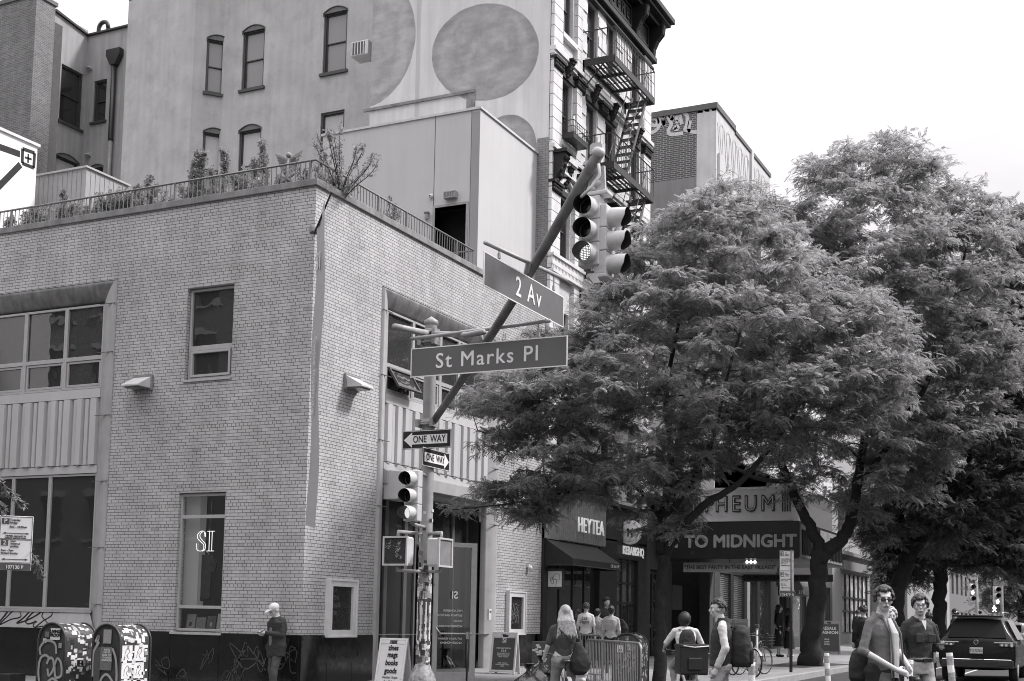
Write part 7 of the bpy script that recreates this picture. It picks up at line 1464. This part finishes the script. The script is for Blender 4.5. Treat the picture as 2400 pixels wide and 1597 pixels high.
# bicycles
def bicycle(label, loc, rotz, basket=False, m=None, group=None, step=True):
    t = thing('bicycle', label, 'bicycle', loc, rotz, group); m = m or GREY; R_ = .34       # rides towards local -Y
    for y in (-.53, .53):
        mb = MB(); mb.lathe((0, y, R_), [(R_-.02, -.016), (R_, -.016), (R_+.006, 0), (R_, .016), (R_-.02, .016)], 32, 'x'); w_ = mb.build('wheel_tyre', BLACK, t)
        mb = MB(); mb.lathe((0, y, R_), [(R_-.03, -.01), (R_-.018, -.01), (R_-.018, .01), (R_-.03, .01)], 32, 'x'); mb.lathe((0, y, R_), [(0, -.04), (.025, -.04), (.025, .04), (0, .04)], 10, 'x')
        for k in range(16): a = math.pi*2*k/16; mb.tube([(.02*(-1)**k, y, R_), (0, y+math.cos(a)*(R_-.025), R_+math.sin(a)*(R_-.025))], .0025, 3)
        mb.build('rim_and_spokes', ALU, w_)
    bb, st_, hd, hd2, rw, fw_ = (0, .08, .3), (0, .2, .78), (0, -.38, .85), (0, -.42, .68), (0, .53, R_), (0, -.53, R_)
    mb = MB()
    for a, b in ((bb, st_), (bb, hd2), (hd, hd2)): mb.tube([a, b], .018, 7)
    mb.tube([(0, .14, .5) if step else st_, hd], .017, 7)
    for s_ in (-.04, .04): mb.tube([(s_*.5, .08, .3), (s_, .53, R_)], .010, 6); mb.tube([(s_*.4, .18, .72), (s_, .53, R_)], .009, 6); mb.tube([(s_, -.43, .66), (s_, -.53, R_)], .012, 6)
    mb.build('frame', m, t); mb = MB(); mb.tube([st_, (0, .22, .9)], .013, 6); mb.ball((0, .23, .93), .11, 12, (.75, 1.2, .35)); mb.build('saddle', BLACK, t)
    mb = MB(); mb.tube([hd, (0, -.4, 1.0)], .014, 6); mb.tube([(-.3, -.22, 1.04), (-.27, -.36, 1.02), (0, -.41, 1.0), (.27, -.36, 1.02), (.3, -.22, 1.04)], .012, 6); mb.tube([(-.3, -.2, 1.04), (-.29, -.3, 1.035)], .018, 6); mb.tube([(.3, -.2, 1.04), (.29, -.3, 1.035)], .018, 6); mb.build('handlebar', BLACK, t)
    mb = MB(); mb.lathe((.03, .08, .3), [(.08, 0), (.095, .004), (.08, .008)], 20, 'x'); mb.tube([(.05, .08, .3), (.05, .15, .15), (.14, .15, .15)], .01, 5); mb.tube([(-.05, .08, .3), (-.05, .01, .45), (-.14, .01, .45)], .01, 5); mb.build('crank', ALU, t)
    for y in (-.53, .53): mb = MB(); mb.lathe((0, y, R_), [(R_+.025, -.03), (R_+.032, 0), (R_+.025, .03)], 14, 'x', .3, 2.6); mb.build('mudguard', m, t)
    if basket:
        mb = MB()
        for z in (.78, .86, .94, 1.0): mb.tube([(-.17, -.48, z), (-.17, -.76, z), (.17, -.76, z), (.17, -.48, z), (-.17, -.48, z)], .004, 4)
        for k in range(9):
            x = -.17+.34*k/8; mb.tube([(x, -.76, 1.0), (x, -.76, .78), (x, -.48, .78)], .003, 3)
        for k in range(5): y = -.48-.07*k; mb.tube([(-.17, y, 1.0), (-.17, y, .78)], .003, 3); mb.tube([(.17, y, 1.0), (.17, y, .78)], .003, 3)
        mb.build('basket', IRON, t)
    return t
bicycle('bicycle under the long-haired woman, mostly below the picture edge', (L1[0], L1[1], L1[2]), RB+.1, m=GREY)
t_ = thing('carrier_bag', 'crumpled white bag hanging from the long-haired woman\'s handlebar', 'bag', rel(L1, RB+.1, (-.3, -.42, .58)), RB); mb = MB(); loft(mb, [(0, 0, 0, .1, .08), (.01, 0, .12, .15, .1), (-.02, 0, .28, .12, .08), (0, 0, .4, .04, .03)]); fuse(mb, 'bag', WHT, t_, .014, 1, crease=.02)
# queue in front of the tea shop
def queue(px, t_, head_y, lab, **k):
    q = atD(px, 1500, t_); z = gz(q.x, q.y); top = atD(px, head_y, t_).z; H = (top-z)/1.0
    return person(lab, (q.x, q.y, z), k.pop('rot'), H=max(1.5, min(1.9, H*1.0)), face=False, vox=.016, **k), (q.x, q.y, z)
T1, l1 = queue(1373, 32.5, 1414, 'man in white printed t-shirt waiting at the tea shop, seen from behind', rot=RB-.25, topm=WHT, bot=BLK, sleeve=.42, hair='short', hem=.9)
text('Las\nVegas', .12, T1, BLK, (.03, .145, 1.3), rot=(math.pi/2, 0, math.pi), shear=.4, line=.8)
T2, l2 = queue(1400, 33.2, 1427, 'shorter woman with hair bun and pale patterned top in the queue', rot=RB-.5, topm=cloth('pale_print', .33, .6, .4, 30), bot=BLK, sleeve=.55, hair='bun', fem=True, hem=.9)
T3, l3 = queue(1432, 31.0, 1421, 'woman in plain pale long-sleeved top with dark shoulder bag in the queue', rot=RB-.2, topm=PALE, bot=BLK, sleeve=.95, hair='bun', fem=True, hem=.9, wide=1.1)
bagthing('shoulder_bag', 'dark shoulder bag on the arm of the woman in the pale top', (l3[0]+.12, l3[1]-.26, l3[2]+.92), RB, .26, .14, .4, BLK, False)
T4, l4 = queue(1421, 35.5, 1402, 'dark-haired person in dark clothes standing behind the queue', rot=RC+.3, topm=CHAR, bot=BLK, sleeve=.9, hair='curly', hem=.9)
queue(1352, 34.0, 1436, 'long-haired person in a dark top at the left of the queue', rot=RB+.4, topm=CHAR, bot=BLK, sleeve=.9, hair='long', fem=True, hem=.9)
# delivery cyclist
L5 = at_ground(1606, 22.8); R5 = RB+.12
pm('delivery cyclist in helmet and white t-shirt with dark backpack, sitting on a loaded bicycle', L5, R5, H=1.74, J=dict(pel=(0, .1, .94), che=(0, .02, 1.24), nek=(0, -.03, 1.42), hed=(0, -.08, 1.555), shl=(.19, -.01, 1.37), shr=(-.19, -.01, 1.37), ell=(.32, -.14, 1.14), wrl=(.29, -.4, 1.03), elr=(-.34, -.12, 1.14), wrr=(-.3, -.4, 1.03), hil=(.09, .08, .93), hir=(-.09, .08, .93), knl=(.16, -.28, .72), anl=(.14, -.1, .3), knr=(-.17, -.1, .52), anr=(-.2, .0, .1)), topm=WHT, bot=cloth('grey_joggers', .25), sleeve=.46, hem=.92, hair='helmet', hairm=mat('helmet_black', .012, .6), face=False, wide=1.05)
bicycle('loaded electric bicycle under the delivery cyclist', L5, R5, m=BLACK)
bagthing('backpack', 'small grey backpack on the delivery cyclist\'s back', rel(L5, R5, (.02, .22, 1.02)), R5, .3, .16, .38, CHAR)
t_ = thing('delivery_box', 'bulky black delivery bag with pale lid edge on the rear rack of the bicycle', 'delivery bag', rel(L5, R5, (.02, .5, .62)), R5); mb = MB(); mb.rbox(-.25, .25, -.2, .22, 0, .5, .03, 3); mb.build('body', mat('delivery_black', .014, .4, .3, 6, .3, 10), t_); mb = MB(); mb.rbox(-.26, .26, -.21, .23, .46, .53, .02, 2); mb.build('lid', BLACK, t_); mb = MB(); mb.tube([(-.25, .235, .5), (0, .245, .475), (.2, .235, .5)], .012, 6); mb.build('pale_piping', OFFWHITE, t_); mb = MB(); mb.rbox(-.12, .12, .22, .27, .08, .3, .02, 2); mb.build('pocket', BLACK, t_)
t_ = thing('license_plate', 'small pale plate below the delivery bag', 'plate', rel(L5, R5, (.1, .74, .5)), R5); mb = MB(); mb.box(-.07, .07, 0, .01, -.03, .03); mb.build('plate', GREY, t_)
# man with vest and backpack, in profile
L6 = at_ground(1690, 17.2); R6 = RC-1.72
pm('young man with short dark hair, pale sleeves and dark vest walking left with a backpack', L6, R6, H=1.80, J=dict(hed=(0, -.045, 1.635), ell=(.26, .05, 1.13), wrl=(.25, -.06, .87), elr=(-.26, .04, 1.12), wrr=(-.27, -.08, .87), knl=(.1, -.12, .52), anl=(.1, -.1, .1), knr=(-.1, .03, .52), anr=(-.1, .2, .12)), top='t', topm=PALE, bot=cloth('pale_trousers', .38), sleeve=.93, hem=.95, hair='fade', skin=SKIN, wide=1.0, vox=.010)
_T6 = [o for o in S.objects if o.name.startswith('person')][-1]
mb = MB(); loft(mb, [(0, 0, .90, .195, .15), (0, .01, 1.0, .19, .15), (0, .01, 1.28, .195, .15), (0, .015, 1.38, .18, .13), (0, .02, 1.46, .1, .09), (0, .02, 1.53, .075, .075)]); fuse(mb, 'vest', CHAR, _T6, .012, 3, crease=.005)
bagthing('backpack', 'large black backpack on the young man in the dark vest', rel(L6, R6, (.0, .26, .92)), R6, .36, .3, .56, BLK)
# two men walking at the right
L7 = at_ground(2066, 13.6); R7 = RC+.5
pm('curly-haired man in sunglasses and open grey shirt walking at the right, holding a camera', L7, R7, H=1.86, J=dict(hed=(.01, -.03, 1.625), shl=(.15, .01, 1.40), shr=(-.15, .01, 1.40), ell=(.225, .02, 1.14), wrl=(.15, -.2, .99), elr=(-.25, .0, 1.12), wrr=(-.04, -.25, .94), knl=(.1, -.15, .52), knr=(-.1, .02, .5), anr=(-.1, .15, .1)), top='shirt', topm=MIDG, bot=BLK, sleeve=.55, hem=.80, hair='curly', hairm=mat('brown_hair', .03, .6, .4, 30, .8, 60), glasses='sun', face='open', yaw=-.55, vox=.009, wide=.84, hands={'r': ((.9, -.5, -.35), (-.3, -.8, .5), (.2, .2, .9), .7), 'l': ((-.1, -.6, -.8), (.9, -.3, 0), (-.3, -.8, .1), .6)})
_T7 = [o for o in S.objects if o.name.startswith('person')][-1]
mb = MB(); loft(mb, [(.06, -.115, .86, .045, .03), (.05, -.132, 1.1, .05, .03), (.04, -.13, 1.3, .05, .03), (.0, -.075, 1.45, .05, .02)], 12); mb.build('inner_tshirt', PALE, _T7)
mb = MB()
for sx in (-.01, .12): mb.tube([(sx+.03, -.14, .83), (sx+.01, -.153, 1.1), (sx-.01, -.15, 1.3), (sx*.6-.01, -.09, 1.45)], .010, 6)
mb.build('shirt_placket', MIDG, _T7)
cmr = thing('camera', 'small black camera in the hand of the curly-haired man', 'camera', rel(L7, R7, (.10, -.36, .90)), R7+.2); mb = MB(); mb.rbox(-.065, .065, -.025, .025, -.045, .045, .01, 2); mb.build('body', BLACK, cmr); mb = MB(); mb.lathe((0, -.06, 0), [(.0, -.0), (.03, 0), (.032, .035)], 14, 'y'); mb.build('lens', BLACK, cmr)
bagthing('backpack', 'dark backpack hanging low behind the curly-haired man', rel(L7, R7, (-.10, .17, .86)), R7-.2, .32, .22, .36, BLK, False)
L8 = at_ground(2154, 16.4); R8 = RC+.28
pm('man with glasses in dark long-sleeved shirt and pale belted trousers holding a phone', L8, R8, H=1.84, J=dict(hed=(.0, -.03, 1.63), ell=(.27, .0, 1.13), wrl=(.16, -.22, 1.13), elr=(-.27, .05, 1.12), wrr=(-.25, -.03, .90), knl=(.11, -.1, .52), knr=(-.12, .0, .5)), top='shirt', topm=cloth('black_workshirt', .022, .6), bot=BEIGE, sleeve=.93, hem=.97, hair='curly', hairm=mat('brown_hair', .03), glasses='reading', yaw=-.5, vox=.010, tuck=True, wide=1.05, hands={'l': ((-.5, -.8, .2), (0, .3, -1), (.5, -.2, .7), .8), 'r': ((0, -.1, -1), (-1, 0, 0), (0, -1, 0), .5)})
_T8 = [o for o in S.objects if o.name.startswith('person')][-1]; mb = MB()
for sx in (-1, 1): mb.rbox(sx*.085-.05, sx*.085+.05, -.155, -.135, 1.19, 1.3, .008, 1)
mb.build('shirt_pocket', cloth('black_workshirt', .022), _T8); mb = MB(); mb.prism([(-.035, -.1, 1.46), (.035, -.1, 1.46), (.0, -.142, 1.34)], (0, -.004, 0)); mb.build('open_neck', SKIN, _T8)
t_ = thing('phone', 'dark phone in the hand of the man in the dark shirt', 'phone', rel(L8, R8, (.10, -.32, 1.24)), R8); mb = MB(); mb.rbox(-.08, .08, -.04, .04, -.005, .005, .004, 2); mb.build('case', BLACK, t_)
q = atD(2088, 1500, 18.6); pm('fair-haired person half hidden behind the curly-haired man', (q.x, q.y, rz(q.x, q.y)), RC-.1, H=1.72, topm=CHAR, bot=BLK, sleeve=.95, hair='short', hairm=mat('fair_hair', .4, .6), fem=True, vox=.014)
q = atD(2024, 1500, 30); pm('dark-haired pedestrian whose head shows behind the curly-haired man', (q.x, q.y, gz(q.x, q.y)), RB, H=1.78, topm=BLK, bot=BLK, sleeve=.9, hair='short', vox=.02, face=False)
# pedestrians further away
def ped_far(px, t_, hy, label, rot, **k): q = atD(px, 1500, t_); z = gz(q.x, q.y) if q.y > -6.3 else rz(q.x, q.y); H = max(1.5, min(1.92, atD(px, hy, t_).z-z)); return person(label, (q.x, q.y, z), rot, H=H, vox=.022, face=False, **k)
ped_far(1826, 46, 1418, 'woman in long black coat and long dark hair walking past the theatre doors', RC+1.2, topm=BLK, sleeve=.95, hair='hood', fem=True, skirt=.35)
ped_far(1850, 46, 1425, 'woman in dark dress and pale shoes beside the one in the long coat', RC+1.3, topm=CHAR, sleeve=.6, hair='hood', fem=True, skirt=.3, shoes=OFFWHITE)
ped_far(2010, 62, 1431, 'pedestrian in dark checked jacket seen from behind on the pavement', RB, topm=cloth('dark_check', .02, .5, .6, 14), bot=CHAR, sleeve=.95, hair='short', hem=.7)
ped_far(2239, 41, 1428, 'person in black top with pale strap standing left of the black car', RB+.7, topm=BLK, bot=CHAR, sleeve=.4, hair='short', hem=.9)
q = atD(2178, 1500, 34); pm('cyclist in dark clothes behind the two walking men', (q.x, q.y, rz(q.x, q.y)), RB-.3, H=1.75, topm=BLK, bot=CHAR, sleeve=.45, hair='short', vox=.02, face=False); bicycle('bicycle of the cyclist behind the two walking men', (q.x+.2, q.y-.1, rz(q.x, q.y)), RB-.3, m=GREY)
# parked bicycles
def bike_at(px, py, t_, rot, label, **k): q = atD(px, py, t_); return bicycle(label, (q.x, q.y, gz(q.x, q.y)), rot, group='bicycles parked at the kerb', **k)
bike_at(1762, 1575, 32.5, RC+.75+math.pi/2, 'parked bicycle with wire front basket and its front wheel to the right', basket=True, m=mat('bike_grey', .1, .4)); bike_at(1742, 1575, 31.5, RC+.35, 'parked bicycle facing the camera behind the young man\'s backpack', m=mat('bike_pale', .35, .4)); bike_at(1730, 1575, 33.5, RC+.6, 'dark parked bicycle tangled behind the pale one', m=BLACK)
q = atD(1774, 1560, 31.5); pl2 = thing('bollard', 'slim pale metal post standing beside the parked bicycles', 'post', (q.x, q.y, gz(q.x, q.y)), 0); mb = MB(); mb.tube([(0, 0, 0), (0, 0, 1.15)], .03, 8); mb.lathe((0, 0, 1.15), [(.03, 0), (.04, .02), (.0, .06)], 8); mb.build('tube', mat('post_white', .6), pl2); mb = MB(); mb.rbox(-.06, .06, -.05, .05, 1.2, 1.28, .01, 1); mb.build('head', DGREY, pl2)
# ================================================================ black car
CARP = mat('car_paint', .007, .3, .1, 3, spec=.2, coat=.05); CARG = glass('car_glass', .003, -.03, .02); CHROME = mat('chrome', .6, .12, .02, 5, metal=1); TAIL = mat('tail_lamp', .08, .2, .2, 20); TLITE = mat('tail_lamp_pale', .6, .25)
q = atD(2309, 1560, 31.8); car = thing('parked_car', 'black sport utility car seen from behind at the right edge of the road', 'car', (q.x, q.y+.2, rz(q.x, q.y)), math.radians(0)) # local +x forward
zc_ = None
mb = MB(); sec = []                                              # body: cross-sections along its length (x), each a closed outline in (y,z)
def outline(wb, wt, zb, zbelt, zr, rwid):
    return [(-wb, zb), (-wb-.02, zb+.12), (-wt, .62), (-wt+.005, .85), (-wt+.05, zbelt), (-rwid-.06, (zbelt+zr)/2+.02), (-rwid, zr-.06), (-rwid+.12, zr), (rwid-.12, zr), (rwid, zr-.06), (rwid+.06, (zbelt+zr)/2+.02), (wt-.05, zbelt), (wt-.005, .85), (wt, .62), (wb+.02, zb+.12), (wb, zb)]
prof = [(0.0, .84, .88, .42, .72, .78, .80), (.04, .87, .91, .36, .98, 1.02, .82), (.12, .88, .92, .32, 1.04, 1.14, .78), (.30, .88, .925, .30, 1.05, 1.45, .66), (.48, .88, .925, .3, 1.05, 1.63, .61), (.75, .88, .925, .28, 1.04, 1.68, .60), (1.8, .88, .925, .28, 1.02, 1.70, .61), (2.6, .88, .925, .28, 1.0, 1.66, .60), (3.2, .88, .92, .28, 1.0, 1.3, .66), (3.55, .88, .92, .28, .98, 1.04, .74), (4.3, .86, .9, .3, .86, .9, .72), (4.5, .8, .82, .34, .7, .74, .66)]
mb.sm = True; vs = []; n = 16
for (x, wb, wt, zb, zbelt, zr, rw) in prof: vs += [(x, y, z) for y, z in outline(wb, wt, zb, zbelt, zr, rw)]
mb.add(vs, [(i*n+k, i*n+(k+1) % n, (i+1)*n+(k+1) % n, (i+1)*n+k) for i in range(len(prof)-1) for k in range(n)]+[tuple(range(n-1, -1, -1)), tuple((len(prof)-1)*n+k for k in range(n))])
o = mb.build('body', CARP, car); b = o.modifiers.new('sub', 'SUBSURF'); b.levels = 1; b.render_levels = 2
mb = MB(); mb.add([(.115, -.7, 1.10), (.115, .7, 1.10), (.40, .55, 1.55), (.40, -.55, 1.55)], [(0, 1, 2, 3)]); mb.v = [(x-.035, y, z+.02) for x, y, z in mb.v]; mb.build('rear_window', CARG, car)
for s in (-1, 1):
    mb = MB(); mb.add([(.75, s*.9, 1.08), (3.0, s*.9, 1.05), (2.5, s*.655, 1.56), (.85, s*.655, 1.58)], [(0, 1, 2, 3)]); mb.build('side_window', CARG, car)
    for x in (.85, 3.6):
        mb = MB(); mb.lathe((x, s*.8, .35), [(0, -.1), (.25, -.1), (.345, -.09), (.35, 0), (.345, .1), (.25, .1), (0, .1)], 26, 'y'); w_ = mb.build('wheel', mat('tyre', .02, .9), car); mb = MB(); mb.lathe((x, s*.905, .35), [(0, 0), (.2, .0), (.23, -.02*s)], 20, 'y'); mb.build('rim', ALU, w_)
    mb = MB(); mb.rbox(-.035, .25, min(s*.52, s*.935), max(s*.52, s*.935), .90, 1.02, .02, 2); tl_ = mb.build('tail_light', TAIL, car)
    mb = MB(); mb.box(-.045, -.036, min(s*.42, s*.86), max(s*.42, s*.86), .99, 1.015); mb.box(-.045, -.036, min(s*.80, s*.86), max(s*.80, s*.86), .9, .985); mb.cbox((-.04, s*.7, .94), .01, .06, .05); mb.cbox((-.04, s*.6, .94), .01, .06, .05); mb.build('light_strip', TLITE, tl_)
    mb = MB(); mb.tube([(.7, s*.56, 1.72), (.75, s*.56, 1.76), (2.4, s*.56, 1.76), (2.5, s*.56, 1.70)], .015, 6); mb.build('roof_rail', CHROME, car)
    mb = MB(); mb.rbox(2.7, 2.85, min(s*.93, s*1.1), max(s*.93, s*1.1), 1.0, 1.14, .03, 2); mb.build('mirror', CARP, car)
    mb = MB(); mb.rbox(-.05, .0, min(s*.5, s*.8), max(s*.5, s*.8), .40, .43, .01, 1); mb.build('exhaust_trim', CHROME, car)
mb = MB(); mb.rbox(.22, .5, -.6, .6, 1.63, 1.67, .015, 2); mb.build('roof_spoiler', CARP, car)
mb = MB(); mb.rbox(-.06, -.02, -.82, .82, .56, .585, .008, 1); mb.build('chrome_strip', CHROME, car); mb = MB(); mb.rbox(-.05, .1, -.86, .86, .36, .56, .03, 2); mb.build('bumper', mat('bumper_black', .02, .5), car)
pl_ = MB(); pl_.rbox(-.065, -.05, -.155, .155, .72, .87, .004, 1); po = pl_.build('number_plate', mat('plate_pale', .5, .5), car); text('T117275C', .085, po, DGREY, (-.068, 0, .79), rot=(math.pi/2, 0, -math.pi/2), bold=.001, sx=.85)
eb = MB(); eb.lathe((-.062, 0, 1.0), [(.052, 0), (.06, -.004), (.06, .004), (.052, 0)], 24, 'x'); eb.tube([(-.066, .035, 1.035), (-.066, .018, 1.0), (-.066, 0, 1.035), (-.066, -.018, 1.0), (-.066, -.035, 1.035)], .005, 5); eb.tube([(-.066, .045, 1.015), (-.066, .022, .958), (-.066, 0, .995), (-.066, -.022, .958), (-.066, -.045, 1.015)], .005, 5); eb.build('round_badge', CHROME, car)
mb = MB(); mb.rbox(.9, 1.05, -.04, .04, 1.72, 1.79, .02, 2); mb.build('roof_antenna', CARP, car)
# ================================================================ the next crossing
def far_signal(px, py, t_, label, s=1.0, lit=2, pole_px=None, arm=False):
    q = atD(px, py, t_); z = rz(q.x, q.y); p = thing('signal_pole', label, 'traffic pole', (q.x+.3, q.y-.3, z)); mb = MB(); mb.lathe((0, 0, 0), [(.15, 0), (.12, .5), (.11, 6.4 if arm else 4.6), (0, 6.5 if arm else 4.7)], 10); mb.build('shaft', GALV, p)
    if arm: mb = MB(); mb.tube([(0, 0, 4.8), (-.5, -2, 5.5), (-1, -5, 7.2)], .1, 8); mb.build('mast_arm', mat('pale_arm', .45), p); mb = MB(); mb.box(-.5, -.45, -.45, .45, 4.0, 4.35); mb.build('sign_plate', GREY, p)
    return signal('traffic_light', label.replace('pole', 'light').replace('carrying a', 'as'), q, RC, s, lit, lens='far')
_gm = glowmat; glowmat = emit('far_lit_lens', .9, 3.0)
far_signal(2277, 1389, 88, 'distant signal pole left of the roof of the black car', 1.15, 1); far_signal(2335, 1396, 84, 'distant signal pole with pale arm above the black car', 1.15, 2, arm=True)
q = atD(2329, 1427, 84); ds = thing('pedestrian_signal', 'distant pedestrian signal showing a lit walking figure above the black car', 'pedestrian signal', tuple(q), RC); mb = MB(); mb.rbox(-.3, .3, -.1, .2, -.28, .28, .03, 2); mb.build('housing', DGREY, ds); mb = MB(); mb.ball((0, -.12, .17), .05, 8); mb.tube([(0, -.12, .12), (0, -.12, -.03)], .06, 6); mb.tube([(-.12, -.12, .02), (0, -.12, .1), (.12, -.12, .02)], .03, 5); mb.tube([(-.1, -.12, -.2), (0, -.12, -.03), (.1, -.12, -.2)], .035, 5); mb.build('walking_figure', glowmat, ds)
for (px, t_, lb, v, rot) in ((2365, 70, 'distant pale parked car behind the black one', .35, 0), (2250, 96, 'distant dark van beyond the crossing', .06, 0)):
    q = atD(px, 1500, t_); c = thing('parked_car', lb, 'car', (q.x, q.y, rz(q.x, q.y)), rot); mb = MB(); mb.rbox(0, 4.4, -.9, .9, .3, 1.0, .2, 3); mb.rbox(.4, 3.2, -.78, .78, .95, 1.55, .25, 3); mb.build('body', mat('far_car_%d' % px, v, .3), c)
    mb = MB(); mb.box(.38, .42, -.6, .6, 1.05, 1.4); mb.build('rear_window', CARG, c)
    for x in (.8, 3.6):
        for s in (-1, 1): mb = MB(); mb.lathe((x, s*.82, .33), [(0, -.1), (.33, -.09), (.33, .09), (0, .1)], 18, 'y'); mb.build('wheel', mat('tyre', .02), c)
bpy.data.batch_remove([j for j in JUNK])
bpy.data.scenes.remove(WS)
